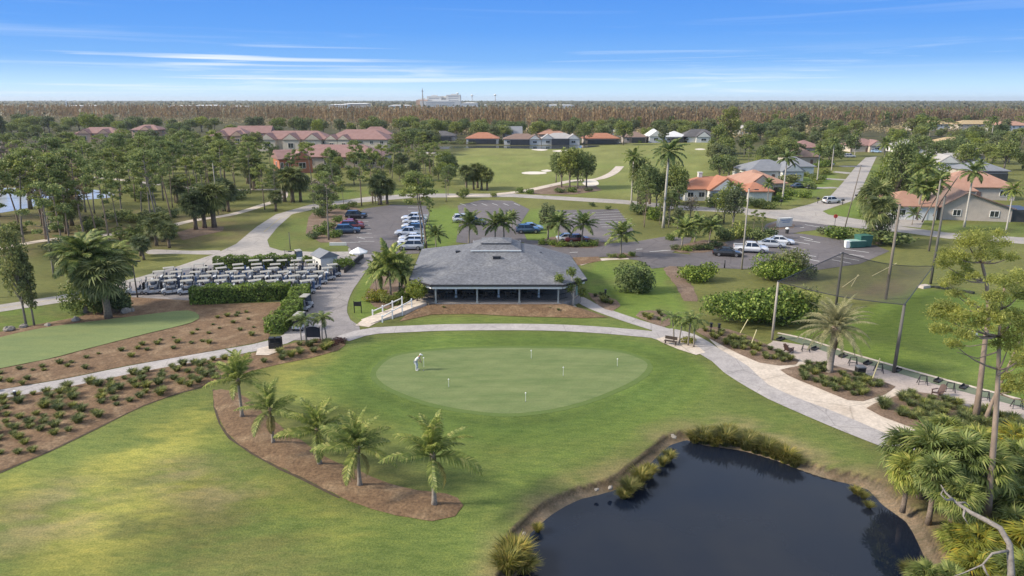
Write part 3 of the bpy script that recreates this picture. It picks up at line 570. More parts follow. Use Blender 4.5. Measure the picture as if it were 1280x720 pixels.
def cloud(name, blobs, n, size, seed, mat, outw=.7, asp=.6, shell=.45, flatten=0.0):
    rng = np.random.default_rng(seed); bl = np.array([(*c, *(r if isinstance(r, (tuple, list)) else (r, r, r*.8))) for c, r in blobs], float)
    w = (bl[:, 3]*bl[:, 4]*bl[:, 5])**(2/3); idx = rng.choice(len(bl), n, p=w/w.sum())
    d = rng.normal(size=(n, 3)); d /= np.linalg.norm(d, axis=1, keepdims=True)
    u = shell+(1-shell)*rng.random(n)**.6; u *= .82+.3*np.sin(d[:, 0]*5+idx)*np.sin(d[:, 1]*4+idx*2)*np.sin(d[:, 2]*5+1)+.08
    P = bl[idx, :3]+d*bl[idx, 3:]*u[:, None]
    nr = d*outw+rng.normal(size=(n, 3))*(1-outw*.6); nr[:, 2] += flatten
    t, b, nn = rot_to(nr, rng); s = size*rng.uniform(.65, 1.35, n)
    V, Q = quads(P, t, b, s, s*asp, nn, .15)
    return mesh_np(name, V, Q, mat)
def limbs(trunk, arms, n=7):
    mb = MB(); mb.tube(trunk[0], trunk[1], n)
    for pts, r in arms: mb.tube(pts, r, 5)
    return mb
def curve(a, b, sag, k=6, side=(0, 0, 0)):
    a, b, s = Vector(a), Vector(b), Vector(side); return [a.lerp(b, i/k)+(Vector((0, 0, sag))+s)*math.sin(math.pi*i/k) for i in range(k+1)]
class Plant:
    """parts of one kind of plant, shared by its copies"""
    def __init__(s, *parts): s.parts = parts      # (name, mesh)
    def put(s, name, loc, rz=0, sc=1.0, parent=None, tilt=None):
        e = empty(name, loc, rz, sc)
        if tilt: e.rotation_euler = (tilt[0], tilt[1], rz)
        for n, me in s.parts: mobj(n, me, e)
        return e
# ---- pines (height 15)
def pine(seed, mat=L_pine, n=2400, size=.42, low=.45, spread=2.5, hgt=15.0, lean=.5, nb=13):
    rng = random.Random(seed); lx, ly = rng.uniform(-lean, lean), rng.uniform(-lean, lean)
    tr = [Vector((lx*math.sin(t*2.3)*t*1.4, ly*math.sin(t*1.7)*t*1.5, hgt*.93*t)) for t in [i/9 for i in range(10)]]
    rad = [.17*(1-.75*i/9)+.02 for i in range(10)]; rad[0] = .22
    def pt(t): i = min(int(t*9), 8); return tr[i].lerp(tr[i+1], t*9-i)
    arms = []; bl = []
    for i in range(nb):
        t = low+(1-low)*(i+.5)/nb; p = pt(min(t, .98)); a = i*2.4+rng.uniform(-.6, .6)
        k = (t-low)/(1-low); ln = spread*(.55+.6*math.sin(math.pi*min(k*.85+.12, 1)))*rng.uniform(.6, 1.15)
        q = p+Vector((math.cos(a)*ln, math.sin(a)*ln, rng.uniform(.3, 1.1)))
        arms.append((curve(p, q, -.15, 4), [.06, .05, .04, .03, .015])); r = rng.uniform(.75, 1.2)*(1.15 if k > .5 else .85)
        bl.append((tuple(q), (r*1.15, r*1.15, r*.62)))
        if rng.random() < .55: bl.append((tuple(p.lerp(q, .62)+Vector((0, 0, .25))), (r*.8, r*.8, r*.5)))
    top = tr[-1]; bl.append(((top.x, top.y, top.z+.3), (1.1, 1.1, .8)))
    mb = limbs((tr, rad), arms)
    return Plant(('trunk', mb.mesh('pine_trunk', B_grey if seed % 2 else B_pine, smooth=True)), ('crown', cloud('pine_crown', bl, n, size, seed, mat, .35, .5, .15, .4)))
# ---- broadleaf (height 8)
def broad(seed, mat=L_oak, n=2800, size=.38, hgt=8.0, wid=3.6, base=.28, nb=13, bark=B_grey, tall=1.0):
    rng = random.Random(seed); bl = []; arms = []
    for i in range(nb):
        a = i*2.4+rng.uniform(-.5, .5); k = (i+.5)/nb; z = hgt*(base+.14+(1-base-.22)*k); rr = wid*.62*math.sqrt(max(.08, 1-(abs(k-.35)/.75)**2))*rng.uniform(.75, 1.1)
        c = (math.cos(a)*rr, math.sin(a)*rr, z); r = wid*rng.uniform(.3, .46); bl.append((c, (r, r, r*.8*tall)))
        arms.append((curve((0, 0, hgt*(.2+.3*k)), c, .3, 4), [.1, .08, .06, .04, .02]))
    bl.append(((0, 0, hgt*.72), (wid*.55, wid*.55, hgt*.2)))
    mb = limbs(([(0, 0, 0), (.05, .03, hgt*.2), (-.05, .08, hgt*.42), (0, 0, hgt*.7)], [.26, .2, .16, .06]), arms)
    return Plant(('trunk', mb.mesh('tree_trunk', bark, smooth=True)), ('crown', cloud('tree_crown', bl, n, size, seed, mat, .65, .62, .5)))
# ---- feather palm fronds
def frond(seed, Lg, mat, nl=20, droop=.9, leaf=.55, w=.07, up=.35, curl=0.0, vee=.5):
    """one arching frond along +X, rooted at the origin; rachis plus leaflets"""
    rng = random.Random(seed); pts = []; x = z = 0; a = up; st = Lg/10
    for i in range(11):
        pts.append(Vector((x, 0, z))); x += math.cos(a)*st; z += math.sin(a)*st; a -= droop*(.6+.8*i/10)/10
    mb = MB(); mb.tube(pts, [.035*(1-.8*i/10)+.004 for i in range(11)], 4)
    for i in range(nl):
        t = .14+.86*(i+.3)/nl; j = min(int(t*10), 9); p = pts[j].lerp(pts[j+1], t*10-j); d = (pts[j+1]-pts[j]).normalized()
        ll = leaf*(math.sin(math.pi*min(1, .16+.86*t))**.6)*rng.uniform(.8, 1.1)
        for s in (-1, 1):
            out = (Vector((0, s, 0))*.8+d*.65+Vector((-d.z, 0, d.x))*(vee*.5-.1)+Vector((0, 0, rng.uniform(-.12, .1)))).normalized()
            mid = p+out*ll*.55; end = p+(out*.85+Vector((0, 0, -.45))).normalized()*ll; q = d*w*.5
            mb.add([p-q, p+q, mid+q*1.1, end, mid-q*1.1], [(0, 1, 2, 4), (4, 2, 3)])
    return mb.mesh('frond', mat)
def join(meshes, mat, name):
    """bake (mesh, matrix) pairs into one mesh"""
    Vs, Ts = [], []; b = 0
    for me, M in meshes:
        v = np.empty(len(me.vertices)*3, np.float32); me.vertices.foreach_get('co', v); v = v.reshape(-1, 3)
        A = np.array(M); v = v@A[:3, :3].T+A[:3, 3]
        me.calc_loop_triangles(); t = np.empty(len(me.loop_triangles)*3, np.int32); me.loop_triangles.foreach_get('vertices', t)
        Vs.append(v); Ts.append(t.reshape(-1, 3)+b); b += len(v)
    return mesh_np(name, np.concatenate(Vs), np.concatenate(Ts), mat)
def palm_angles(seed, n, lo, hi):
    rng = random.Random(seed); return [(i*2.39996+rng.uniform(-.25, .25), lo+(hi-lo)*((i+.5)/n)+rng.uniform(-.12, .12), rng.uniform(.85, 1.1)) for i in range(n)]
def FM(p, az, el, s=1.0):
    return Matrix.Translation(p)@Matrix.Rotation(az, 4, 'Z')@Matrix.Rotation(-el, 4, 'Y')@Matrix.Scale(s, 4)
def feather_palm(seed, hgt, Lg, mat, nf=16, trunk=.13, bark=B_palm, lo=-.5, hi=1.15, leaf=.6, bend=.3, shaft=False, nl=14, w=.1, droop=1.1):
    rng = random.Random(seed); bx, by = rng.uniform(-bend, bend), rng.uniform(-bend, bend)
    tr = [Vector((bx*t*t, by*t*t, hgt*t)) for t in [i/7 for i in range(8)]]
    mb = MB(); mb.tube(tr, [trunk*(1.5 if i == 0 else 1.12-.28*i/7) for i in range(8)], 8)
    fr = [frond(seed+i, Lg, mat, nl, droop, leaf, w, .25) for i in range(3)]; top = tr[-1]; sh = 0
    parts = [('trunk', mb.mesh('palm_trunk', bark, smooth=True))]
    if shaft:
        sh = hgt*.09; parts.append(('crownshaft', MB().tube([top, top+Vector((0, 0, sh*.5)), top+Vector((0, 0, sh))], [trunk*.9, trunk*.95, trunk*.4], 8).mesh('crownshaft', B_shaft, smooth=True)))
    top = top+Vector((0, 0, sh)); ms = [(fr[i % 3], FM(top, az, el, s)) for i, (az, el, s) in enumerate(palm_angles(seed, nf, lo, hi))]
    parts.append(('crown', join(ms, mat, 'palm_crown'))); return Plant(*parts)
# ---- fan palms
def fan(seed, pet, r, mat, n=17):
    rng = random.Random(seed); mb = MB(); mb.tube([(0, 0, 0), (pet*.5, 0, .06*pet), (pet, 0, 0)], [.022, .018, .015], 4)
    for i in range(n):
        a = -1.95+3.9*i/(n-1); d = Vector((math.cos(a), math.sin(a), 0)); rr = r*(1-.28*abs(a)/1.95)*rng.uniform(.88, 1.08)
        c = Vector((pet, 0, 0)); s = Vector((-d.y, d.x, 0))*r*.06; m = c+d*rr*.55+Vector((0, 0, (.06 if i % 2 else -.03)*r)); e = c+d*rr*rng.uniform(.85, 1.1)+Vector((0, 0, -.5*r*rng.uniform(.5, 1.4)))
        mb.add([c, m-s, m+s, e], [(0, 1, 2), (1, 3, 2)])
    return mb.mesh('fan_leaf', mat)
def fan_palm(seed, hgt, mat, nf=32, pet=.9, r=.75, trunk=.17, bark=B_boot, lo=-1.0, hi=1.3, dead=0):
    rng = random.Random(seed); bx, by = rng.uniform(-.3, .3), rng.uniform(-.3, .3)
    tr = [Vector((bx*t*t, by*t*t, hgt*t)) for t in (0, .25, .5, .75, 1)]; fr = [fan(seed+i, pet, r, mat) for i in range(3)]
    parts = [('trunk', MB().tube(tr, [trunk*1.25, trunk, trunk, trunk*1.05, trunk*.9], 8).mesh('palm_trunk', bark, smooth=True))]
    ms = [(fr[i % 3], FM(tr[-1], az, el, s)@Matrix.Rotation(rng.uniform(-.5, .5), 4, 'X')) for i, (az, el, s) in enumerate(palm_angles(seed, nf, lo, hi))]
    parts.append(('crown', join(ms, mat, 'palm_crown')))
    if dead:
        fd = fan(seed+9, pet*.8, r*.8, L_dead); parts.append(('dead_skirt', join([(fd, FM(tr[-1]-Vector((0, 0, .1)), az, el, s)) for az, el, s in palm_angles(seed+5, dead, -1.5, -1.05)], L_dead, 'dead_skirt')))
    return Plant(*parts)
# ---- tufts, reeds, shrubs
def tuft(seed, h, rad, n, mat, w=.035, arch=.7, name='tuft'):
    rng = np.random.default_rng(seed); az = rng.random(n)*6.283; r0 = rad*.35*np.sqrt(rng.random(n)); ln = h*rng.uniform(.7, 1.15, n); sp = rad*rng.uniform(.2, 1.0, n)**.8
    d = np.stack([np.cos(az), np.sin(az), 0*az], 1); s = np.stack([-np.sin(az), np.cos(az), 0*az], 1)*w
    p0 = d*r0[:, None]; p1 = p0+d*(sp*.4)[:, None]; p1[:, 2] += ln*.7; p2 = p0+d*sp[:, None]; p2[:, 2] += ln*(1-.45*arch*rng.random(n))
    V = np.stack([p0-s, p0+s, p1+s*.8, p2, p1-s*.8], 1).reshape(-1, 3); b = np.arange(n)[:, None]*5
    Q = np.concatenate([b+np.array([0, 1, 2]), b+np.array([0, 2, 4]), b+np.array([4, 2, 3])])
    return mesh_np(name, V, Q, mat)
def shrub(seed, w, d, h, n, size, mat, name='shrub', nb=9, asp=.62):
    rng = random.Random(seed); bl = [((0, 0, h*.4), (w*.36, d*.36, h*.42))]
    for i in range(nb):
        a = i*2.4; rr = rng.uniform(.5, .72); r = rng.uniform(.24, .36)
        bl.append(((math.cos(a)*w*.5*rr, math.sin(a)*d*.5*rr, h*rng.uniform(.25, .72)), (w*r, d*r, h*rng.uniform(.26, .4))))
    me = cloud(name, bl, n, size, seed, mat, .75, asp, .62)
    v = np.empty(len(me.vertices)*3, np.float32); me.vertices.foreach_get('co', v); v[2::3] = np.where(v[2::3] < .02, .02+np.abs(v[2::3])*.1, v[2::3]); me.vertices.foreach_set('co', v)
    return me
def hedge_mesh(name, pts, w, h, mat, n, size, seed):
    """clipped hedge along a world polyline"""
    rng = np.random.default_rng(seed); P = spline(pts, closed=False, step=.5); seg = np.array([(p.x, p.y) for p in P]); dl = np.linalg.norm(np.diff(seg, axis=0), axis=1); cum = np.concatenate([[0], np.cumsum(dl)])
    u = rng.random(n)*cum[-1]; i = np.clip(np.searchsorted(cum, u)-1, 0, len(dl)-1); f = (u-cum[i])/dl[i]; c = seg[i]+(seg[i+1]-seg[i])*f[:, None]; t = (seg[i+1]-seg[i])/dl[i][:, None]; nrm = np.stack([-t[:, 1], t[:, 0]], 1)
    side = rng.random(n); per = 2*h+w; q = side*per; wob = 1+.12*np.sin(u*2.1+3)*np.sin(u*.9)
    off = np.where(q < h, -w/2, np.where(q < h+w, q-h-w/2, w/2)); z = np.where(q < h, q, np.where(q < h+w, h, per-q))*wob
    inn = rng.random(n)**2*.25; off = off*(1-inn); z = z*(1-inn*.5)+.03
    V3 = np.concatenate([c+nrm*off[:, None]*wob[:, None], z[:, None]], 1); nr = np.zeros((n, 3)); k = (q >= h) & (q < h+w); nr[k, 2] = 1; nr[~k, :2] = nrm[~k]*np.sign(off[~k])[:, None]
    ce = n//14                      # rounded ends
    for a, sl in ((0, slice(0, ce)), (-1, slice(ce, 2*ce))):
        dd = (seg[0]-seg[1]) if a == 0 else (seg[-1]-seg[-2]); dd = dd/np.linalg.norm(dd); nn_ = np.array((-dd[1], dd[0])); th = rng.uniform(-1, 1, ce); V3[sl, :2] = seg[a]+nn_*(th*w*.5)[:, None]+dd*(np.sqrt(1-th**2)*.25*rng.random(ce))[:, None]; V3[sl, 2] = rng.random(ce)*h; nr[sl] = (dd[0], dd[1], .3)
    nr += rng.normal(size=(n, 3))*.55; tt, bb, nn = rot_to(nr, rng); s = size*rng.uniform(.7, 1.3, n); V, Q = quads(V3, tt, bb, s, s*.65, nn, .15)
    o = V3[0].copy(); o[2] = 0
    me = mesh_np(name, V-o, Q, mat)
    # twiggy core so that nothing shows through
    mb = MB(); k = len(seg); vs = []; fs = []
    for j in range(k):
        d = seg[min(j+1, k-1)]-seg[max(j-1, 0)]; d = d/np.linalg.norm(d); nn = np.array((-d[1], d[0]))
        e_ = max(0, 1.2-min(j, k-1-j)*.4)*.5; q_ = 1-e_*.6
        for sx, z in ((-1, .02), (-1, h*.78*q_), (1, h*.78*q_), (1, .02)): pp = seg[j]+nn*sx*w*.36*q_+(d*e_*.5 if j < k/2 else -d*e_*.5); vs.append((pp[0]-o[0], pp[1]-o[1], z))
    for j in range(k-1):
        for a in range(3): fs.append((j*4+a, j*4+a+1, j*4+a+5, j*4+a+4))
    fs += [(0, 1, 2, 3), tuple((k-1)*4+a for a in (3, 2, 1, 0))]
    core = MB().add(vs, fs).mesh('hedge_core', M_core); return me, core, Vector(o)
M_core = surf('shaded_twigs', (.03, .04, .015), (.05, .055, .025), 3, .9)  # near-black twig colour paints the shade inside the hedge
LTALL = leafmat('shaggy_leaves', (.10, .13, .05), (.26, .29, .115), (.38, .38, .16), .4, .15)
PINES = [pine(s) for s in range(7)]
PINES2 = [pine(20+s, n=2000, size=.42, low=.62, spread=2.3, lean=1.0, nb=12) for s in range(5)]
OAKS = [broad(s) for s in range(40, 46)]
LIMES = [broad(s, L_lime, 2400) for s in range(50, 53)]
SAGES = [broad(s, L_sage, 2400, wid=3.0) for s in range(60, 63)]
TALLS = [broad(70, LTALL, 4200, .38, 14, 3.2, .16, 24), broad(71, L_oak, 4200, .38, 12, 3.4, .15, 20), broad(72, L_sage, 4200, .36, 13, 2.4, .12, 24)]
BARES = [broad(s, L_bare, 500, .5, base=.25) for s in (76, 77)]
DSABAL = [fan_palm(s, 3.0, L_sabdk, 46, .95, .95, .2) for s in (80, 81, 82)]
COCOF = [feather_palm(s, 3.4, 3.2, L_palm, 21, leaf=.85, w=.17, nl=17) for s in (90, 91, 92)]
ROYALS = [feather_palm(s, 11.0, 3.4, L_palm, 20, .19, B_royal, -.85, 1.1, .85, .25, True, 16, .2) for s in (95, 96, 97)]
QUEENS = [feather_palm(s, 8.0, 2.9, L_palm, 22, .14, B_palm, -.9, 1.2, .8, .4, False, 15, .17) for s in (100, 101, 102)]
SHRUBS = [shrub(s, 2.4, 2.4, 1.5, 800, .24, L_oak) for s in (110, 111)]+[shrub(112, 2.4, 2.2, 1.5, 800, .24, L_clusia), shrub(113, 2.4, 2.2, 1.4, 800, .22, L_sage)]
LOWS = [tuft(s, .66, .52, 260, L_tuft, .024, 1.0, name='grass_tuft') for s in (120, 121, 122, 123)]
REEDS = [tuft(s, 1.75, 1.1, 460, L_reed, .026, .6, 'reed_clump') for s in (130, 131, 132)]
# ================================================================== BUILDINGS
def shingle(name, c1, c2, c3=None, fine=4, bands=3.2):
    m = surf(name, c1, c2, .6, .85, c3=c3, fine=fine, bmp=.4); return m
R_grey = surf('grey_roof_shingles', (.165, .17, .187), (.13, .135, .152), .8, .85, c3=(.192, .195, .205), fine=3.2, bmp=.5, fa=.3)
def tile(name, c1, c2):
    m, nt, N, L, P = newmat(name); tc = N.new('ShaderNodeTexCoord'); w = N.new('ShaderNodeTexWave'); w.inputs['Scale'].default_value = 1.6; w.inputs['Distortion'].default_value = .6
    L.new(tc.outputs['Object'], w.inputs['Vector']); n1 = noise(N, L, tc.outputs['Object'], .5, 4)
    c = ramp(N, L, n1.outputs['Fac'], [(.3, c1), (.7, c2)]).outputs['Color']; g = ramp(N, L, w.outputs['Fac'], [(0, (.86, .86, .86)), (1, (1.06, 1.06, 1.06))]).outputs['Color']
    L.new(mixc(N, L, 1, c, g, 'MULTIPLY'), P.inputs['Base Color']); P.inputs['Roughness'].default_value = .8; bump(N, L, w.outputs['Fac'], .4, .1, P); return m
R_pink = tile('dusty_red_roof_tiles', (.255, .145, .13), (.315, .185, .168))
R_orange = tile('orange_roof_tiles', (.36, .145, .085), (.43, .195, .12))
R_salmon = tile('salmon_roof_tiles', (.37, .20, .14), (.44, .255, .185))
R_brown = tile('brown_roof_shingles', (.20, .135, .11), (.26, .175, .14))
R_slate = tile('slate_roof', (.19, .20, .225), (.24, .25, .275)); R_pale = tile('pale_grey_roof', (.36, .345, .34), (.44, .42, .415))
R_tan = tile('tan_roof', (.40, .29, .15), (.48, .36, .20)); R_white = tile('white_metal_roof', (.62, .62, .62), (.70, .70, .69)); R_char = tile('charcoal_roof', (.085, .08, .085), (.12, .115, .12))
W_white = surf('white_stucco', (.72, .71, .68), (.64, .63, .60), .7, .85, fine=9); W_cream = surf('cream_stucco', (.60, .53, .44), (.53, .46, .38), .7, .85, fine=9)
W_peach = surf('peach_stucco', (.58, .40, .29), (.50, .34, .25), .7, .85, fine=9); W_tan = surf('tan_stucco', (.50, .44, .385), (.44, .385, .335), .7, .85, fine=9); W_rust = surf('rust_stucco', (.44, .17, .10), (.38, .15, .09), .7, .85)
T_white = surf('white_trim', (.82, .82, .80), (.76, .76, .74), 2, .6); T_dark = plain('dark_trim', (.03, .03, .035), .6); T_brown = plain('brown_door_paint', (.16, .10, .085), .6)
GL = glass('window_glass'); CAGE = glass('dark_screen', (.025, .025, .027), .4); T_gar = surf('garage_door_paint', (.70, .70, .68), (.62, .62, .6), 1, .6)
def window(par, x, y, z, w, h, ax='y', s=-1, mat=None):
    """window proud of a wall; ax: wall normal axis, s its sign"""
    mb = MB(); t = .09
    def bx(u0, u1, z0, z1, dep, mm):
        c = ((u0+u1)/2, (z0+z1)/2)
        if ax == 'y': mm.box((x+c[0], y+s*dep/2, z+c[1]), (u1-u0, dep, z1-z0))
        else: mm.box((x+s*dep/2, y+c[0], z+c[1]), (dep, u1-u0, z1-z0))
    bx(-w/2-t, w/2+t, -t, 0, .14, mb); bx(-w/2-t, w/2+t, h, h+t, .12, mb); bx(-w/2-t, -w/2, 0, h, .12, mb); bx(w/2, w/2+t, 0, h, .12, mb); bx(-.03, .03, 0, h, .1, mb)
    f = mb.obj('window', mat or T_white, par); g = MB(); bx(-w/2, w/2, 0, h, .06, g); g.obj('pane', GL, f); return f
def slab_roof(mb, w, d, z, rise, over=.6, gable=False, th=.22, x0=0, y0=0, ridge=None):
    """closed hip or gable roof (ridge along x)"""
    a, b = w/2+over, d/2+over; r = (ridge if ridge is not None else (a if gable else max(a-b, .3)))
    v = [(-a, -b, z), (a, -b, z), (a, b, z), (-a, b, z), (-a, -b, z+th), (a, -b, z+th), (a, b, z+th), (-a, b, z+th), (-r, 0, z+th+rise), (r, 0, z+th+rise)]
    mb.add([(p[0]+x0, p[1]+y0, p[2]) for p in v], [(3, 2, 1, 0), (0, 1, 5, 4), (1, 2, 6, 5), (2, 3, 7, 6), (3, 0, 4, 7), (4, 5, 9, 8), (6, 7, 8, 9), (5, 6, 9), (7, 4, 8)]); return mb
def slab_roof_y(mb, w, d, z, rise, over=.5, x0=0, y0=0, gable=True, th=.2, hipback=False):
    """gable roof with its ridge along y"""
    a, b = w/2+over, d/2+over; r = b if gable else max(b-a, .3)
    v = [(-a, -b, z), (a, -b, z), (a, b, z), (-a, b, z), (-a, -b, z+th), (a, -b, z+th), (a, b, z+th), (-a, b, z+th), (0, -r, z+th+rise), (0, r, z+th+rise)]
    mb.add([(p[0]+x0, p[1]+y0, p[2]) for p in v], [(3, 2, 1, 0), (0, 1, 5, 4), (1, 2, 6, 5), (2, 3, 7, 6), (3, 0, 4, 7), (5, 6, 9, 8), (7, 4, 8, 9), (4, 5, 8), (6, 7, 9)]); return mb
def house(px, py, wpx, d, h, rise, rz, wall, roof, label, gable=False, gables=(), cage=None, wins=None, garage=None, chimney=False, group=None, name='house', door=True, w=None, storeys=1, wing=None):
    """bungalow: local front is -y; px,py = centre of the front wall's foot in the photo"""
    g = G(px, py); w = w or wpx*MPP(px, py); e = empty(name, g, R(rz)); tag(e, label, 'house', group)
    y0 = d/2; mb = MB().box((0, y0, h/2), (w, d, h))
    if gable:
        for s in (-1, 1): mb.add([(s*w/2, 0, h), (s*w/2, d, h), (s*w/2, y0, h+rise*.93), (s*(w/2-.2), 0, h), (s*(w/2-.2), d, h), (s*(w/2-.2), y0, h+rise*.93)], [(0, 1, 2), (5, 4, 3)])
    rb = slab_roof(MB(), w, d, h+.003, rise, gable=gable, y0=y0)
    for gx, gw, gp in gables:        # front gables: centre (fraction), width m, projection m
        x = gx*w/2; gr = gw*.38
        mb.box((x, -gp/2, h/2-.004), (gw, gp, h-.008)); mb.add([(x-gw/2, -gp, h-.05), (x+gw/2, -gp, h-.05), (x, -gp, h+gr*.95), (x-gw/2, -gp+.2, h-.05), (x+gw/2, -gp+.2, h-.05), (x, -gp+.2, h+gr*.95)], [(0, 1, 2), (5, 4, 3)])
        slab_roof_y(rb, gw, gp+y0*.9, h+.012, gr, .4, x, (y0*.9-gp)/2); yf = -gp-.42; q = gw/2*.9; mb.add([(x-q, yf, h+.15), (x+q, yf, h+.15), (x, yf, h+.2+gr*.84), (x-q, yf+.1, h+.15), (x+q, yf+.1, h+.15), (x, yf+.1, h+.2+gr*.84)], [(0, 1, 2), (5, 4, 3), (0, 3, 4, 1), (1, 4, 5, 2), (2, 5, 3, 0)])
    if wing:                          # (centre x, centre y, w, d, rise) lower hipped wing
        wx, wy, ww, wd, wr = wing; mb.box((wx, wy, h*.46), (ww, wd, h*.92)); slab_roof(rb, ww, wd, h*.92+.004, wr, .5, x0=wx, y0=wy)
    mb.obj('wall', wall, e); ro = rb.obj('roof', roof, e)
    if chimney: MB().box((-w*.2, y0, h+rise*.8), (1.0, 1.0, rise*1.3)).box((-w*.2, y0, h+rise*1.48), (1.2, 1.2, .15)).obj('chimney', W_white, ro)
    for gx, gw, gp in gables: window(e, gx*w/2, -gp-.002, h*.36, gw*.32, h*.38)
    n = wins if wins is not None else max(2, int(w/4.5)); used = [gx*w/2 for gx, _, _ in gables]
    if garage is not None: used.append(garage*w/2)
    if cage: used.append(cage[0]*w/2)
    dd = False
    for st in range(storeys):
        for i in range(n):
            x = -w/2+w*(i+.5)/n; zz = h/storeys*st+h/storeys*.36
            if any(abs(x-u) < 2.6 for u in used): continue
            if door and not dd and st == 0 and i >= n//2: f = MB().box((x, -.06, 1.05), (1.0, .1, 2.1)).obj('door', T_brown, e); MB().box((x+.36, -.13, 1.0), (.06, .05, .16)).obj('handle', T_dark, f); dd = True; continue
            window(e, x, -.002, zz, min(1.6, w/n*.5), h/storeys*.4)
        for s in (-1, 1): window(e, s*(w/2+.002), y0, h/storeys*st+h/storeys*.36, 1.5, h/storeys*.4, 'x', s)
    if garage is not None: gp = [q for q in gables if abs(q[0]-garage) < .05]; yy = -(gp[0][2] if gp else 0); MB().box((garage*w/2, yy-.05, 1.15), (4.4, .09, 2.3)).obj('garage_door', T_gar, e)
    if cage: cw, cd, chh = cage[1:]; MB().box((cage[0]*w/2, -cd/2-.01, chh/2), (cw, cd-.02, chh)).obj('screen_cage', CAGE, e)
    return e
# ---- the pavilion in the middle
def pavilion():
    Z0 = .8; e = empty('pavilion', (-2, 80.5, 0)); tag(e, 'open-sided clubhouse pavilion with a large grey shingle hip roof and dark verandah', 'clubhouse')
    def rel(x, y): return (x+2, y-80.5)
    base = [rel(*p) for p in ((-9.5, 80.72), (6.0, 80.72), (8.8, 83.6), (7.6, 96.3), (3.2, 102.6), (-8, 103), (-12.6, 100.3), (-12.3, 83.6))]
    eave = [rel(*p) for p in ((-9.9, 80.4), (6.3, 80.4), (9.4, 83.2), (8.4, 96.8), (3.7, 103.7), (-8.3, 104), (-13.6, 101), (-12.9, 83.2))]
    top = [rel(*p) for p in ((-5.3, 89.6), (1.0, 89.6), (1.3, 90.0), (1.3, 94.6), (1.0, 95.2), (-5.0, 95.2), (-5.6, 94.6), (-5.6, 90.0))]
    MB().prism(base, 0, Z0).obj('deck', surf('deck_concrete', (.36, .32, .29), (.30, .27, .25), .5, .85, fine=6), e)
    ze, zt, th = 3.02, 5.42, .26
    mb = MB(); n = 8; v = [(x, y, ze) for x, y in eave]+[(x, y, ze+th) for x, y in eave]+[(x, y, zt) for x, y in top]
    mb.add(v, [tuple(range(7, -1, -1)), tuple(range(16, 24))]+[(i, (i+1) % n, n+(i+1) % n, n+i) for i in range(n)]+[(n+i, n+(i+1) % n, 16+(i+1) % n, 16+i) for i in range(n)])
    rf = mb.obj('roof', R_grey, e)
    fb = MB()
    for i in range(8):
        a, b = Vector((*eave[i], 0)), Vector((*eave[(i+1) % 8], 0)); c = Vector((2-2, 11.5, 0)); fb.bar(a+(a-c).normalized()*.05+Vector((0, 0, ze+.1)), b+(b-c).normalized()*.05+Vector((0, 0, ze+.1)), .09, .24)
    fb.obj('fascia', T_dark, rf)
    def tier(w, d, z0, hh, rise, cx, cy, nm, band, r, mats, ridge):
        t = MB().box((cx, cy, z0+hh/2), (w, d, hh)).obj(nm+'_band', mats[0], rf); b = MB(); slab_roof(b, w, d, z0+hh+.004, rise, .18, th=.06, x0=cx, y0=cy, ridge=ridge); b.obj(nm+'_roof', R_grey, rf)
    # clerestory frustum, then the ridge vent cap
    cx, cy = rel(-2.15, 92.4); w2, d2 = 6.3, 5.8
    MB().box((cx, cy, zt+.06), (w2, d2, .16)).obj('clerestory_band', T_white, rf)
    a, b = w2/2+.2, d2/2+.2; z = zt+.1; k = .58
    mb = MB(); v = [(cx+sx*a, cy+sy*b, z) for sx, sy in ((-1, -1), (1, -1), (1, 1), (-1, 1))]+[(cx+sx*a, cy+sy*b, z+.1) for sx, sy in ((-1, -1), (1, -1), (1, 1), (-1, 1))]+[(cx+sx*a*k, cy+sy*b*k, z+.66) for sx, sy in ((-1, -1), (1, -1), (1, 1), (-1, 1))]
    mb.add(v, [(3, 2, 1, 0), (8, 9, 10, 11)]+[(i, (i+1) % 4, 4+(i+1) % 4, 4+i) for i in range(4)]+[(4+i, 4+(i+1) % 4, 8+(i+1) % 4, 8+i) for i in range(4)]); mb.obj('clerestory_roof', R_grey, rf)
    for sy in (-1, 1): MB().box((cx, cy+sy*(b+.04), z+.03), (2*a+.1, .08, .17)).obj('clerestory_fascia', T_white, rf)
    MB().box((cx, cy, z+.70), (a*k*2-.2, b*k*2-.2, .1)).obj('vent_band', T_dark, rf)
    slab_roof(MB(), a*k*2-.3, b*k*2-.3, z+.752, .42, .3, th=.07, x0=cx, y0=cy, ridge=.5).obj('vent_cap', R_grey, rf)
    for x, y, zz, w in ((0, 6.9, 5.02, 1.0), (-5.4, 10.6, 4.95, .5), (5.8, 11.5, 4.55, .5), (6.3, 15.5, 4.2, .45)):
        MB().box((x, y, zz), (w, .5, .3)).box((x, y, zz+.17), (w+.1, .6, .05)).obj('roof_vent', T_dark, rf)
    MB().bar((-7.75, .04, 2.84), (8.15, .04, 2.84), .14, .32).bar((8.25, .1, 2.84), (11.1, 2.75, 2.84), .14, .32).bar((-7.85, .1, 2.84), (-10.7, 2.75, 2.84), .14, .32).obj('header_beam', T_white, e)
    pg = plain('grey_post_paint', (.33, .35, .34), .6)
    for x in (-7.4, -2.3, 2.9, 7.7): MB().box((x, .42, 1.78), (.2, .2, 1.95)).box((x, .42, .9), (.3, .3, .2)).obj('post', pg, e)
    for x in (-5.1, .3, 5.4): MB().box((x, 2.9, 1.9), (.22, .22, 2.2)).box((x, 2.9, .9), (.32, .32, .2)).obj('post', T_white, e)
    mint = plain('mint_green_paint', (.42, .60, .52), .6)
    for p in ((10.3, 3.9), (9.6, 14.6)): MB().box((p[0], p[1], 1.9), (.2, .2, 2.2)).bar((p[0]-.05, p[1], 2.75), (p[0]-1.2, p[1], 2.75), .14).obj('post', mint, e)
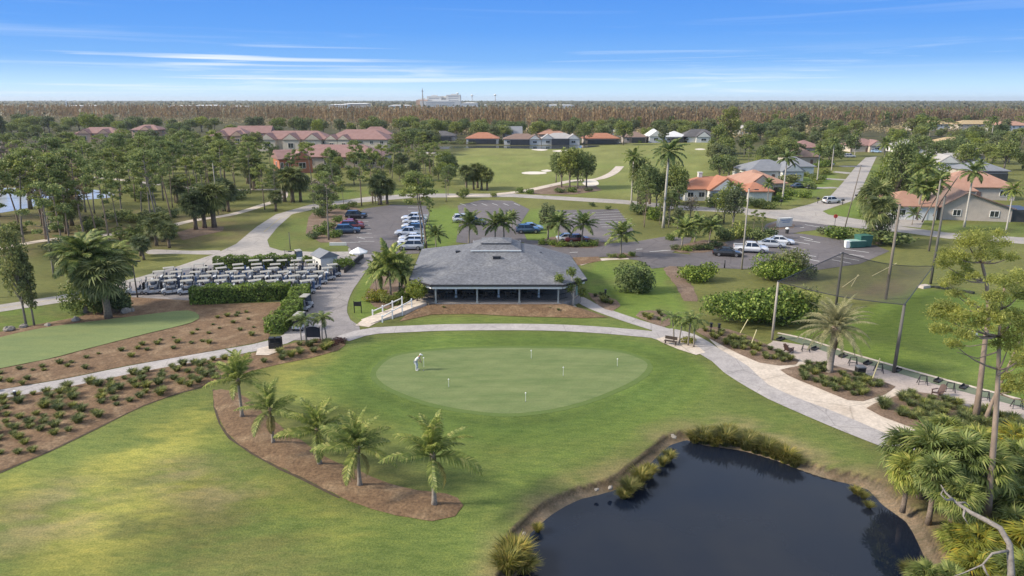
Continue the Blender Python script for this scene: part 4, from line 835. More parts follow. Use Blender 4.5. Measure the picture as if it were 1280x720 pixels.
    MB().prism([rel(*p) for p in ((-9.5, 87.5), (5.4, 87.5), (7.0, 95.6), (2.8, 101.6), (-8, 102), (-11.6, 99.6))], Z0, 3.0).obj('wall', surf('shaded_siding', (.11, .11, .115), (.085, .085, .09), .8, .8), e)  # dark siding colour has the verandah shade put into it
    for x in (-5.5, -1.5, 2.5): window(e, x, 6.99, 1.35, 2.2, 1.1, mat=T_dark)
    f = MB().box((5.4, 6.95, 1.85), (1.1, .09, 2.1)).obj('door', T_brown, e); MB().box((5.8, 6.87, 1.8), (.07, .08, .2)).obj('handle', T_white, f)
    rb = MB()
    for a, b in (((-7.4, 1.1), (-2.3, 1.1)), ((-2.3, 1.1), (2.9, 1.1)), ((2.9, 1.1), (7.7, 1.1)), ((-7.5, 1.2), (-9.9, 3.6)), ((7.9, 1.2), (9.0, 2.2))):
        a, b = Vector((*a, 0)), Vector((*b, 0)); rb.bar(a+Vector((0, 0, 1.62)), b+Vector((0, 0, 1.62)), .06); rb.bar(a+Vector((0, 0, 1.0)), b+Vector((0, 0, 1.0)), .05)
        for i in range(1, int((b-a).length/.35)): p = a.lerp(b, i*.35/(b-a).length); rb.bar(p+Vector((0, 0, 1.0)), p+Vector((0, 0, 1.6)), .022)
    rb.obj('railing', T_dark, e)
    # furniture on the deck
    met = plain('black_patio_metal', (.02, .02, .022), .45); top = surf('pale_table_top', (.46, .44, .42), (.38, .36, .34), 3, .5)
    t0 = c0 = None; ti = 0; names = ['westmost', 'second', 'third', 'fourth', 'eastmost']
    for i, x in enumerate((-6.3, -3.6, -.9, 1.8, 4.6)):
        if t0 is None:
            t0 = empty('patio_table'); MB().box((0, 0, .73), (1.5, .85, .05)).obj('table_top', top, t0)
            for sx in (-1, 1):
                for sy in (-1, 1): MB().box((sx*.65, sy*.33, .352), (.05, .05, .704)).obj('leg', met, t0)
            c0 = empty('patio_chair'); MB().box((0, 0, .45), (.48, .46, .05)).obj('seat', met, c0); MB().extr([(-.22, .48), (-.27, .95), (-.23, .95), (-.18, .48)], -.23, .23).obj('backrest', met, c0)
            for sx in (-1, 1):
                for sy in (-1, 1): MB().box((sx*.2, sy*.19, .212), (.04, .04, .424)).obj('leg', met, c0)
            t = t0
        else: t = copy_tree(t0)
        t.location = (x-2, 83.6, Z0); wx = ['left end', 'left of centre', 'middle', 'right of centre', 'right end'][i]
        tag(t, 'pale-topped patio table on the clubhouse verandah, '+wx, 'table', 'verandah tables')
        for j, (dx, dy, rz) in enumerate(((-1.15, 0, 0), (1.1, 0, 180), (-.35, -.75, 90), (.35, .75, -90))):
            c = c0 if i == 0 and j == 0 else copy_tree(c0); c.location = (x-2+dx, 83.6+dy, Z0); c.rotation_euler.z = R(rz)
            tag(c, 'black patio chair %s the verandah table at %s' % (('left of', 'right of', 'in front of', 'behind')[j], wx), 'chair', 'verandah chairs')
    return e
pavilion()
# mulch slope in front of the deck
def mulch_slope():
    P = W([(513, 389), (528, 384), (545, 380.5), (600, 380), (660, 380), (705, 380.5), (728, 386), (760, 397), (730, 398), (700, 397), (640, 395.5), (590, 392.5), (540, 393.5), (500, 402)])
    def h(x, y, d): return np.clip((y-74.5)/5.5, 0, 1)*.62*np.clip(d/1.6, 0, 1)+(vnoise(x, y, .6, 3)-.4)*.08*np.clip(d/.4, 0, 1)
    struct('mulch_bank', sheet(P, M_mulch, .05, .7, h, 'mulch_bank', .05))
mulch_slope()
# steps and rails on the left of the deck
def ramp_rails():
    a1, a2 = G(466, 396), G(503, 387.5); b1, b2 = G(478, 403), G(515, 390.5)
    mb = MB(); d = [(a1+b1)/2+Vector((-1.2, -.9, .06)), (a2+b2)/2+Vector((1.6, 1.6, .85))]
    e = empty('entrance_ramp', (0, 0, 0)); tag(e, 'pale sloping ramp between white railings left of the clubhouse', 'ramp'); wv = ((b1-a1)+(b2-a2))*.25
    p = [d[0]-wv, d[0]+wv, d[1]+wv, d[1]-wv]; mb.add([(q.x, q.y, q.z) for q in p]+[(q.x, q.y, -.05) for q in p], [(0, 1, 2, 3), (0, 4, 5, 1), (1, 5, 6, 2), (2, 6, 7, 3), (3, 7, 4, 0)]); mb.obj('slab', M_shell, e)
    for nm, a, b, side in (('left side', a1, a2, 'far'), ('right side', b1, b2, 'near')):
        r = empty('ramp_railing', a); tag(r, 'white post-and-rail railing on the %s side of the clubhouse ramp' % side, 'railing', 'ramp railings')
        for i in range(4):
            q = a.lerp(b, i/3)-a; z = .85*i/3; MB().box((q.x, q.y, z*.5+.42), (.15, .15, z+.84)).add([(q.x-.1, q.y-.1, z+.84), (q.x+.1, q.y-.1, z+.84), (q.x+.1, q.y+.1, z+.84), (q.x-.1, q.y+.1, z+.84), (q.x, q.y, z+.93)], [(3, 2, 1, 0), (0, 1, 4), (1, 2, 4), (2, 3, 4), (3, 0, 4)]).obj('post', T_white, r)
        q = b-a; q.z = .85; MB().bar((0, 0, .68), q+Vector((0, 0, .68)), .07, .11).obj('rail', T_white, r)
ramp_rails()
# ---- shed, umbrella
def shed():
    e = empty('storage_shed', G(407, 334), R(38)); tag(e, 'small white shed with dark grey gable roof behind the golf carts', 'shed'); w, d, h = 2.7, 3.2, 1.9
    mb = MB().box((0, 0, h/2), (w, d, h))
    for s in (-1, 1): mb.add([(-w/2, s*d/2, h), (w/2, s*d/2, h), (0, s*d/2, h+.75), (-w/2, s*(d/2-.1), h), (w/2, s*(d/2-.1), h), (0, s*(d/2-.1), h+.75)], [(0, 1, 2), (3, 5, 4)] if s < 0 else [(0, 2, 1), (3, 4, 5)])
    mb.obj('wall', W_white, e); slab_roof_y(MB(), w, d, h+.004, .8, .25, th=.08).obj('roof', R_slate, e)
    f = MB().box((w/2+.04, .3, .95), (.07, 1.3, 1.8)).obj('door', T_white, e); MB().box((w/2+.1, -.2, .95), (.05, .05, .18)).obj('handle', T_dark, f)
    e = empty('market_umbrella', G(449, 330)); tag(e, 'white octagonal market umbrella open beside the cart shed', 'umbrella')
    mb = MB(); n = 8; v = [(1.45*math.cos(R(45*i+22)), 1.45*math.sin(R(45*i+22)), 2.0) for i in range(n)]+[(1.45*math.cos(R(45*i+22)), 1.45*math.sin(R(45*i+22)), 1.82) for i in range(n)]+[(0, 0, 2.75)]
    mb.add(v, [(i, (i+1) % n, 16) for i in range(n)]+[(8+i, 8+(i+1) % n, (i+1) % n, i) for i in range(n)]); mb.obj('canopy', surf('white_canvas', (.78, .78, .78), (.72, .72, .73), 2, .8), e)
    MB().tube([(0, 0, 0), (0, 0, 2.72)], .035, 8).obj('pole', T_dark, e); MB().tube([(0, 0, 0), (0, 0, .12)], .3, 12).obj('base', T_dark, e)
    for i in range(8): a = R(45*i+22); MB().bar((0, 0, 2.66), (1.4*math.cos(a), 1.4*math.sin(a), 1.98), .025).obj('rib', T_dark, e)
shed()
# ================================================================== HOUSES
C = 'condominium blocks with dusty red roofs'
for a in [
 (122, 178, 50, 12, 5.2, 3.4, 4, W_peach, R_pink, 'red-tiled condominium block farthest left among the pines', False, ((-.5, 7, 2), (.45, 7, 2))),
 (182, 172, 34, 12, 5.0, 3.2, -3, W_peach, R_pink, 'small red-roofed condominium block behind the left pine grove', False, ((.2, 7, 2),)),
 (288, 184, 46, 13, 6.0, 4.0, 0, W_peach, R_pink, 'red-roofed two-storey block left of the long gabled condominiums', False, ((-.4, 7, 2), (.5, 7, 2))),
 (318, 180, 40, 12, 6.0, 4.0, 6, W_peach, R_pink, 'red-roofed block peeking out above its neighbour at the left of the condominiums', True, ()),
 (366, 190, 92, 14, 6.0, 3.8, -2, W_cream, R_pink, 'long two-storey condominium with three cream front gables and red roof', False, ((-.62, 8, 3), (.02, 8, 3), (.62, 8, 3))),
 (446, 190, 78, 16, 6.0, 4.4, -6, W_cream, R_pink, 'two-storey condominium with small cream gables right of the long gabled block', False, ((-.75, 6, 3), (-.35, 6, 3))),
 (418, 210, 118, 17, 4.0, 4.0, -4, W_tan, R_pink, 'long low condominium roof of dusty red tiles nearest the parking lot', False, ()),
 (369, 216, 36, 12, 4.8, 2.8, 28, W_rust, R_pink, 'rust-walled condominium end unit with a peach gable', True, ((.45, 7, 2),)),
 (470, 182, 40, 12, 6, 4, 8, W_cream, R_pink, 'red-roofed condominium block at the back right of its complex', False, ()),
]:
    house(*a, group=C, name='condominium', storeys=1 if a[4] < 5 else 2, wins=6)
K = 'lakeside houses beyond the fairway'
for a, k in [
 ((514, 175, 26, 13, 3, 2.6, 0, W_white, R_pale, 'pale grey roofed lakeside house behind the tall trees, far left'), {}),
 ((552, 176, 34, 13, 3, 2.6, 0, W_tan, R_char, 'dark roofed lakeside house with white screened lanai'), dict(cage=(0, 12, 4, 3))),
 ((603, 180, 40, 13, 3, 3.2, 0, W_white, R_orange, 'lakeside house with long orange tiled roof and white columns'), dict(cage=(0, 16, 2, 2.6))),
 ((640, 176, 24, 16, 4, 4.4, 0, W_white, R_slate, 'grey gabled house behind the lake, between the orange and brown roofs'), dict(gable=True)),
 ((652, 181, 44, 13, 3, 2.8, 0, W_white, R_brown, 'brown tiled lakeside house with black screen cage and white right gable'), dict(cage=(-.1, 11, 4, 3.2), gables=((.75, 7, 1.5),))),
 ((700, 181, 44, 14, 3.2, 3.0, 0, W_white, R_pale, 'white and grey lakeside house with a black pool cage at its middle'), dict(cage=(.0, 10, 5, 3.6), gables=((-.7, 7, 1.5), (.75, 7, 1.5)))),
 ((690, 175, 34, 13, 3.5, 3, 0, W_peach, R_salmon, 'salmon roofed house rising behind the white and grey lakeside house'), {}),
 ((752, 180, 44, 13, 3, 2.8, 0, W_tan, R_orange, 'low lakeside house with orange roof and long black screened porch'), dict(cage=(0, 17, 4, 2.8))),
 ((764, 171, 26, 12, 3.5, 3, 0, W_white, R_white, 'white roofed house behind the orange lakeside house'), {}),
 ((795, 178, 30, 13, 3, 3, 0, W_tan, R_brown, 'brown roofed lakeside house half hidden by the round green tree'), dict(cage=(.1, 8, 4, 3))),
 ((819, 178, 22, 14, 3.6, 4.0, 0, W_white, R_white, 'narrow white gabled lakeside house'), dict(gables=((0, 8, 2),))),
 ((845, 178, 28, 13, 3.2, 3, 0, W_white, R_white, 'white lakeside house with pale roof left of the charcoal gables'), dict(cage=(0, 7, 4, 3.2))),
 ((876, 178, 46, 15, 3.2, 4.2, 0, W_white, R_char, 'large lakeside house with charcoal roof and white front gable'), dict(gables=((.1, 9, 2),), cage=(.8, 6, 3, 3))),
 ((940, 168, 40, 14, 3.2, 3.4, 0, W_white, R_pale, 'white gabled house with grey roof right of the tall grey tree'), dict(gables=((-.5, 8, 2),), cage=(.3, 8, 4, 3.2))),
 ((976, 166, 40, 14, 3.2, 3, 0, W_cream, R_pale, 'cream house with pale hip roof at the right end of the lakeside row'), dict(cage=(-.2, 8, 4, 3))),
]: house(*a, group=K, **k)
S = 'houses along the side street'
for a, k in [
 ((897, 251, 84, 10, 2.9, 2.6, 3, W_white, R_orange, 'white bungalow with bright orange tile roof and white chimney'), dict(gables=((.12, 8, 2.5),), chimney=True, wing=(9.5, 1.0, 6, 9, 1.7), wins=6)),
 ((957, 244, 52, 14, 3, 3, 12, W_cream, R_salmon, 'cream house with salmon tile roof right of the white bungalow'), dict(gables=((-.5, 7, 2),))),
 ((966, 226, 62, 13, 3, 3, 6, W_white, R_slate, 'bluish grey roofed house behind the salmon roof'), dict(gables=((.7, 7, 2),))),
 ((1000, 220, 34, 13, 3, 3, 4, W_white, R_slate, 'grey hip-roofed house left of the palm-lined street'), dict(garage=.4)),
 ((1005, 206, 36, 13, 3, 3.2, 0, W_tan, R_brown, 'brown roofed house farther up the left side of the street'), {}),
 ((1010, 193, 36, 13, 3, 3, 0, W_tan, R_pink, 'pinkish roofed house behind trees on the left of the street'), {}),
 ((980, 163, 44, 13, 3, 3, 0, W_tan, R_tan, 'tan roofed house among trees beyond the lakeside row'), {}),
 ((1083, 190, 40, 13, 3, 3, 0, W_cream, R_pink, 'pink roofed house closing the far end of the street'), dict(gables=((.5, 7, 2),))),
 ((1143, 191, 38, 13, 3, 3, 0, W_white, R_pale, 'pale roofed house behind the big tree right of the street end'), {}),
 ((1196, 188, 44, 12, 3.6, 2.6, 0, W_cream, R_tan, 'tan roofed house with cream walls in the right distance'), {}),
 ((1165, 163, 44, 14, 5, 3, 0, W_white, R_tan, 'two-storey building with yellowish tan roof, far right distance'), dict(storeys=2)),
 ((1224, 163, 52, 14, 5, 3, 0, W_cream, R_tan, 'long two-storey building with sandy roof, right of the yellowish one'), dict(storeys=2)),
 ((1266, 165, 40, 14, 5, 3, 0, W_white, R_salmon, 'two-storey building with salmon roof at the right edge'), dict(storeys=2)),
 ((1225, 174, 20, 12, 3, 3, 0, W_tan, R_orange, 'small orange roofed house below the sandy long roofs'), {}),
 ((1202, 203, 52, 14, 3, 2.8, -4, W_white, R_pale, 'pale mauve roofed house with white trim behind the feathery palm'), dict(gables=((.5, 7, 2),))),
 ((1200, 214, 60, 14, 3, 2.8, -6, W_white, R_pale, 'grey-mauve hip-roofed house in the middle right behind the orange tiles'), dict(gables=((-.6, 7, 2),))),
 ((1235, 226, 44, 13, 3, 2.6, -4, W_tan, R_slate, 'grey roofed house with dark screened porch behind the orange tiles'), dict(cage=(0, 8, 3, 2.6))),
 ((1222, 250, 84, 12, 3.2, 3.4, -8, W_tan, R_salmon, 'house with long salmon tile roof behind the tan gabled house'), dict(wing=(-8, -2, 8, 9, 3.0))),
 ((1140, 275, 56, 12, 2.9, 2.4, -6, W_white, R_salmon, 'white garaged house with salmon roof behind leaning trunks'), dict(garage=.15)),
]: house(*a, group=S, **k)
def gable_house():
    e = empty('house', G(1218, 276), R(-14)); tag(e, 'tan stucco house with one broad front gable and brown shingle roof', 'house', S); w, d, h, r = 13.5, 11, 2.8, 3.1; xg = -2.2
    mb = MB().box((0, d/2, h/2), (w, d, h)).add([(-w/2, 0, h), (w/2, 0, h), (xg, 0, h+r*.97), (-w/2, .2, h), (w/2, .2, h), (xg, .2, h+r*.97)], [(0, 1, 2), (3, 5, 4)]); mb.obj('wall', W_tan, e)
    b = MB()
    for s, x in ((-1, -w/2-.5), (1, w/2+.5)):
        z1 = h-.12; v = [(xg, -.7, h+r), (x, -.7, z1), (x, d, z1), (xg, d, h+r)]; b.add(v+[(p[0], p[1], p[2]+.2) for p in v], [(0, 1, 2, 3), (7, 6, 5, 4), (0, 4, 5, 1), (1, 5, 6, 2), (2, 6, 7, 3), (3, 7, 4, 0)])
    b.obj('roof', R_brown, e); window(e, -3.6, -.002, 1.0, 1.4, 1.2); window(e, 3.5, -.002, 1.0, 1.6, 1.2); window(e, w/2+.002, 5, 1.0, 1.6, 1.2, 'x', 1)
    MB().box((w/2+2.2, 4, 1.3), (4.2, 7, 2.6)).obj('screen_cage', CAGE, e)
gable_house()
# ---- far beyond the forest
def hospital():
    e = empty('hospital_building', AT(550, 128, 1700)); e.location.z = 0; tag(e, 'large white multi-storey hospital block standing above the forest horizon', 'building'); band = glass('window_band', (.22, .23, .25), .3)
    for x, y, w, d, h in ((-14, 10, 34, 26, 33), (32, 14, 34, 26, 36), (8, 22, 30, 20, 31), (-40, 4, 24, 20, 26), (2, -6, 96, 18, 22)):
        MB().box((x, y, h/2), (w, d, h)).box((x, y, h+1.2), (w*.4, d*.4, 2.4)).obj('wall', W_white, e)
        b = MB()
        for k in range(int(h/5)): b.box((x, y-d/2-.15, 3+k*5), (w*.7, .3, 1.1))
        b.obj('window_band', band, e)
    MB().box((-42, -2, 12), (28, 14, 24)).obj('wall', W_peach, e)
    t = empty('radio_mast', AT(528.5, 128, 1650)); t.location.z = 0; tag(t, 'thin lattice radio mast left of the white hospital', 'mast')
    MB().tube([(0, 0, 0), (0, 0, 50)], [2.2, .6], 4).obj('mast', plain('mast_steel', (.28, .25, .24), .6), t); MB().box((0, 0, 44), (4, 4, 1)).obj('platform', T_dark, t)
    for i, (px, pt, lab) in enumerate(((572, 116, 'slim water tower just right of the white hospital'), (590, 118.5, 'far water tower, middle one right of the hospital'), (619, 117.8, 'far water tower farthest right of the hospital'))):
        p = AT(px, pt, 3200); t = empty('water_tower', (p.x, p.y, 0)); tag(t, lab, 'tower', 'far water towers'); MB().tube([(0, 0, 0), (0, 0, p.z-5)], [1.6, 1.2], 6).obj('column', W_tan, t); MB().ball((0, 0, p.z-3), (6, 6, 4), 10, 6).obj('tank', T_white, t)
    rng = random.Random(4); k = 0
    for px, yw, w, h, lab in ((105, 1500, 60, 12, 'long low white warehouse on the far left horizon'), (35, 1500, 26, 10, 'white shed on the far left horizon'), (228, 1480, 50, 12, 'white warehouse above the forest left of centre'), (262, 1450, 60, 13, 'long white warehouse left of the cream one on the horizon'), (300, 1500, 34, 11, 'small white block on the horizon'), (424, 1500, 40, 14, 'white flat building above the forest, left of the hospital'), (446, 1530, 56, 16, 'cream flat building nearest left of the hospital'), (500, 1600, 50, 12, 'low pale building beside the mast'), (587, 1600, 36, 17, 'low white annex right of the hospital'), (613, 1700, 40, 12, 'pale low block on the horizon right of the annex'), (700, 1800, 70, 11, 'pale roofline on the horizon right of centre')):
        p = AT(px, 128, yw); t = empty('warehouse', (p.x, p.y, 0)); tag(t, lab, 'warehouse', 'far warehouses'); MB().box((0, 0, h/2), (w, 20, h)).obj('wall', W_white if k % 3 else W_cream, t); b = MB(); slab_roof(b, w, 20, h+.01, 1.5, .6).obj('roof', R_white, t); k += 1
    t = empty('radio_mast', AT(82.5, 128, 1400)); t.location.z = 0; tag(t, 'pale slim mast on the far left horizon', 'mast'); MB().tube([(0, 0, 0), (0, 0, 25)], [1.6, .8], 6).obj('mast', T_white, t)
    MB().box((0, 0, 21), (3, 3, .6)).obj('platform', T_white, t)
hospital()
# ================================================================== VEHICLES
RUB = plain('tyre_rubber', (.02, .02, .022), .85); RIM = plain('alloy_rim', (.42, .42, .44), .3, .8); CGL = glass('car_glass', (.015, .018, .022), .05)
LAMP = plain('headlamp_lens', (.62, .64, .66), .15); TAIL = plain('tail_lamp', (.32, .02, .02), .25); BLK = plain('black_plastic', (.03, .03, .033), .6)
def paint(n, c): return plain(n, c, .28, .1, .5, .7)
PAINTS = dict(white=paint('white_car_paint', (.75, .76, .78)), silver=paint('silver_car_paint', (.48, .50, .53)), black=paint('black_car_paint', (.02, .02, .024)), red=paint('red_car_paint', (.36, .03, .03)), maroon=paint('maroon_car_paint', (.17, .02, .025)),
              blue=paint('dark_blue_car_paint', (.035, .075, .14)), teal=paint('teal_car_paint', (.20, .42, .42)), sky=paint('light_blue_car_paint', (.36, .50, .68)), grey=paint('grey_car_paint', (.20, .21, .23)))
def loft(mb, secs, mi=0, cap=True):
    """secs: list of closed rings (same count)"""
    n = len(secs[0]); vs = [p for s in secs for p in s]; fs = []
    for i in range(len(secs)-1):
        for j in range(n): fs.append((i*n+j, i*n+(j+1) % n, (i+1)*n+(j+1) % n, (i+1)*n+j))
    if cap: fs += [tuple(range(n-1, -1, -1)), tuple(range((len(secs)-1)*n, len(secs)*n))]
    mb.add(vs, fs, mi)
SPEC = dict(
 sedan=dict(L=4.7, Wd=1.82, prof=[(-2.35, .35, .62), (-2.3, .24, .86), (-1.55, .22, .93), (-.8, .2, .93), (1.0, .2, .9), (1.9, .22, .80), (2.3, .26, .66), (2.35, .34, .52)], cab=[(-1.75, .92), (-.95, 1.40), (.35, 1.42), (1.2, .90)], wx=1.38, wr=.33),
 suv=dict(L=4.75, Wd=1.92, prof=[(-2.37, .4, .9), (-2.33, .3, 1.05), (-1.5, .28, 1.06), (0, .26, 1.05), (1.0, .26, 1.03), (2.0, .28, .95), (2.32, .32, .8), (2.37, .42, .6)], cab=[(-2.2, 1.05), (-1.85, 1.68), (.35, 1.70), (1.15, 1.02)], wx=1.42, wr=.38),
 pickup=dict(L=5.6, Wd=2.0, prof=[(-2.8, .5, 1.0), (-2.77, .42, 1.1), (-1.5, .4, 1.1), (0, .38, 1.1), (1.5, .38, 1.12), (2.4, .4, 1.08), (2.75, .45, .95), (2.8, .5, .7)], cab=[(-.95, 1.1), (-.75, 1.78), (.75, 1.80), (1.45, 1.1)], wx=1.75, wr=.42))
def car_proto(kind):
    S = SPEC[kind]; e = empty('parked_'+kind); hw = S['Wd']/2; mb = MB(); secs = []
    for x, z0, z1 in S['prof']:
        k = 1-.13*max(0, abs(x)/(S['L']/2)-.75)*4; w = hw*k; zm = (z0+z1)/2
        secs.append([(x, -w*.9, z0), (x, w*.9, z0), (x, w, zm*.9), (x, w*.985, zm*1.15), (x, w*.86, z1), (x, -w*.86, z1), (x, -w*.985, zm*1.15), (x, -w, zm*.9)])
    loft(mb, secs); c = S['cab']; zb = c[0][1]-.02
    # roof panel and pillars belong to the body; glass sits inside them
    zr = max(c[1][1], c[2][1]); w1, w0 = hw*.68, hw*.84
    mb.add([(c[1][0], -w1, zr-.05), (c[2][0], -w1, zr-.05), (c[2][0], w1, zr-.05), (c[1][0], w1, zr-.05), (c[1][0]+.06, -w1*.9, zr+.03), (c[2][0]-.08, -w1*.9, zr+.03), (c[2][0]-.08, w1*.9, zr+.03), (c[1][0]+.06, w1*.9, zr+.03)], [(3, 2, 1, 0), (4, 5, 6, 7), (0, 1, 5, 4), (1, 2, 6, 5), (2, 3, 7, 6), (3, 0, 4, 7)])
    for s in (-1, 1):
        for (xa, za), (xb, zb2) in ((c[0], c[1]), (c[3], c[2])): mb.bar((xa, s*w0*.97, za), (xb, s*w1*.98, zb2-.03), .09, .07)
        xm = (c[1][0]+c[2][0])/2; mb.bar((xm, s*w0*.985, c[0][1]), (xm, s*w1*.99, zr-.03), .09, .05)
        mb.box((c[3][0]-.25, s*(hw+.06), c[3][1]+.08), (.12, .18, .13))
    if kind == 'pickup':
        mb.box((-1.85, hw*.8, 1.2), (1.8, .1, .22)).box((-1.85, -hw*.8, 1.2), (1.8, .1, .22)).box((-2.72, 0, 1.2), (.1, hw*1.6, .22))
    body = mb.obj('body', PAINTS['white'], e, smooth=False)
    if kind == 'pickup': MB().box((-1.85, 0, 1.115), (1.66, hw*1.5, .03)).obj('truck_bed', BLK, e)
    g = MB(); ring = lambda z, xa, xb, w: [(xa, -w, z), (xb, -w, z), (xb, w, z), (xa, w, z)]
    loft(g, [ring(c[0][1]-.03, c[0][0]+.02, c[3][0]-.02, w0*.95), ring(zr-.05, c[1][0]+.03, c[2][0]-.03, w1*.95)]); g.obj('glass', CGL, e)
    for sx in (-1, 1):
        for sy in (-1, 1):
            w = MB().wheel((0, 0, 0), S['wr'], .22, 14).obj('wheel', RUB, e, loc=(sx*S['wx'], sy*(hw-.08), S['wr'])); MB().wheel((0, sy*.1, 0), S['wr']*.62, .06, 10).obj('rim', RIM, w)
    ze = S['prof'][-2][2]; zt = S['prof'][0][2]
    for s in (-1, 1):
        MB().box((S['L']/2-.11, s*hw*.62, ze-.07), (.16, .34, .13)).obj('headlight', LAMP, e); MB().box((-S['L']/2+.04, s*hw*.68, zt-.02), (.12, .28, .16)).obj('tail_light', TAIL, e)
    MB().box((S['L']/2-.03, 0, .45), (.1, hw*1.2, .18)).obj('grille', BLK, e); MB().box((-S['L']/2+.02, 0, .42), (.1, hw*1.5, .2)).obj('bumper', BLK, e)
    return e
PROTO = {}
def car(kind, px, py, rz, colr, label, group=None, d=(0, 0)):
    if kind not in PROTO: PROTO[kind] = car_proto(kind); e = PROTO[kind]
    else: e = copy_tree(PROTO[kind])
    g = G(px, py); e.location = (g.x, g.y, .04); e.rotation_euler.z = R(rz)
    for k in ('group', 'label'):
        if k in e: del e[k]
    tag(e, label, 'pickup truck' if kind == 'pickup' else 'car', group)
    for ch in e.children:
        if ch.name.startswith('body'): ch.material_slots[0].link = 'OBJECT'; ch.material_slots[0].material = PAINTS[colr]
    return e
P1 = 'cars in the lot left of the clubhouse'
car('suv', 445.5, 273, 6, 'black', 'black car parked alone at the top left of the parking lot', P1)
car('sedan', 440, 282.5, 8, 'red', 'red car mostly hidden behind the blue hatchback', P1)
car('suv', 441, 286.3, 8, 'maroon', 'maroon car between the red car and the dark blue one', P1)
car('suv', 435, 291.5, 8, 'blue', 'dark blue SUV nearest the bushes on the left of the lot', P1)
row = [('white', 'pickup', 'white pickup at the far end of the right-hand row of cars'), ('silver', 'suv', 'silver SUV second from the far end of the right-hand row'), ('white', 'sedan', 'white sedan third from the far end of the right-hand row'), ('blue', 'suv', 'dark blue SUV in the middle of the right-hand row of cars'),
       ('white', 'pickup', 'white pickup sticking out of the right-hand row toward the aisle'), ('white', 'sedan', 'white sedan third from the near end of the right-hand row'), ('white', 'suv', 'white SUV second from the near end of the right-hand row'), ('silver', 'suv', 'silver-blue SUV at the near end of the right-hand row')]
for i, (c, k, lab) in enumerate(row):
    t = i/7; car(k, 518.5-5.5*t-(3 if k == 'pickup' and i else 0), 276.5+35.5*(t**1.12), 178+3*t, c, lab, P1)
P2 = 'cars in the lots behind the clubhouse'
car('suv', 580, 277.5, 12, 'white', 'white car behind the left coconut palm beyond the clubhouse roof', P2); car('suv', 593, 281, 12, 'grey', 'grey SUV between two palms beyond the clubhouse roof', P2)
car('suv', 660, 291.3, 4, 'blue', 'dark blue SUV beside the green strip behind the clubhouse roof', P2); car('sedan', 664, 287.5, 4, 'sky', 'light blue car just behind the dark blue SUV', P2)
car('sedan', 711, 301.5, 6, 'white', 'white car half hidden left of the maroon car by the palms', P2); car('sedan', 722, 302.5, 6, 'maroon', 'maroon car behind the paired palms right of the clubhouse', P2)
P3 = 'cars in the right-hand lot'
car('sedan', 909, 320, -14, 'black', 'black sedan parked beside the white pickup', P3); car('pickup', 938, 315.5, -13, 'white', 'big white pickup truck behind the wooden pole', P3)
car('sedan', 964, 309, -14, 'silver', 'pale sedan partly behind the round shrub right of the pickup', P3); car('sedan', 975, 305, -14, 'white', 'white car farthest right in the row with the white pickup', P3)
P4 = 'cars along the streets'
car('suv', 1039, 254, 18, 'white', 'white SUV driving at the street mouth', P4); car('suv', 903, 256.5, 30, 'sky', 'light blue SUV on the driveway of the white bungalow', P4)
car('suv', 1092, 250, -10, 'teal', 'teal car on the driveway right of the street', P4); car('sedan', 998, 235, 10, 'blue', 'dark blue car left of the street near the tall pale palm', P4)
car('suv', 1034, 207, 0, 'white', 'white van-like car behind palms left of the street', P4); car('suv', 1062, 197, 0, 'silver', 'silver car near the far end of the street', P4); car('suv', 1095, 191, -30, 'sky', 'pale blue car in front of the pink roofed house', P4)
car('sedan', 1218, 229, -20, 'white', 'small white car beside the palm behind the orange tiles', P4)
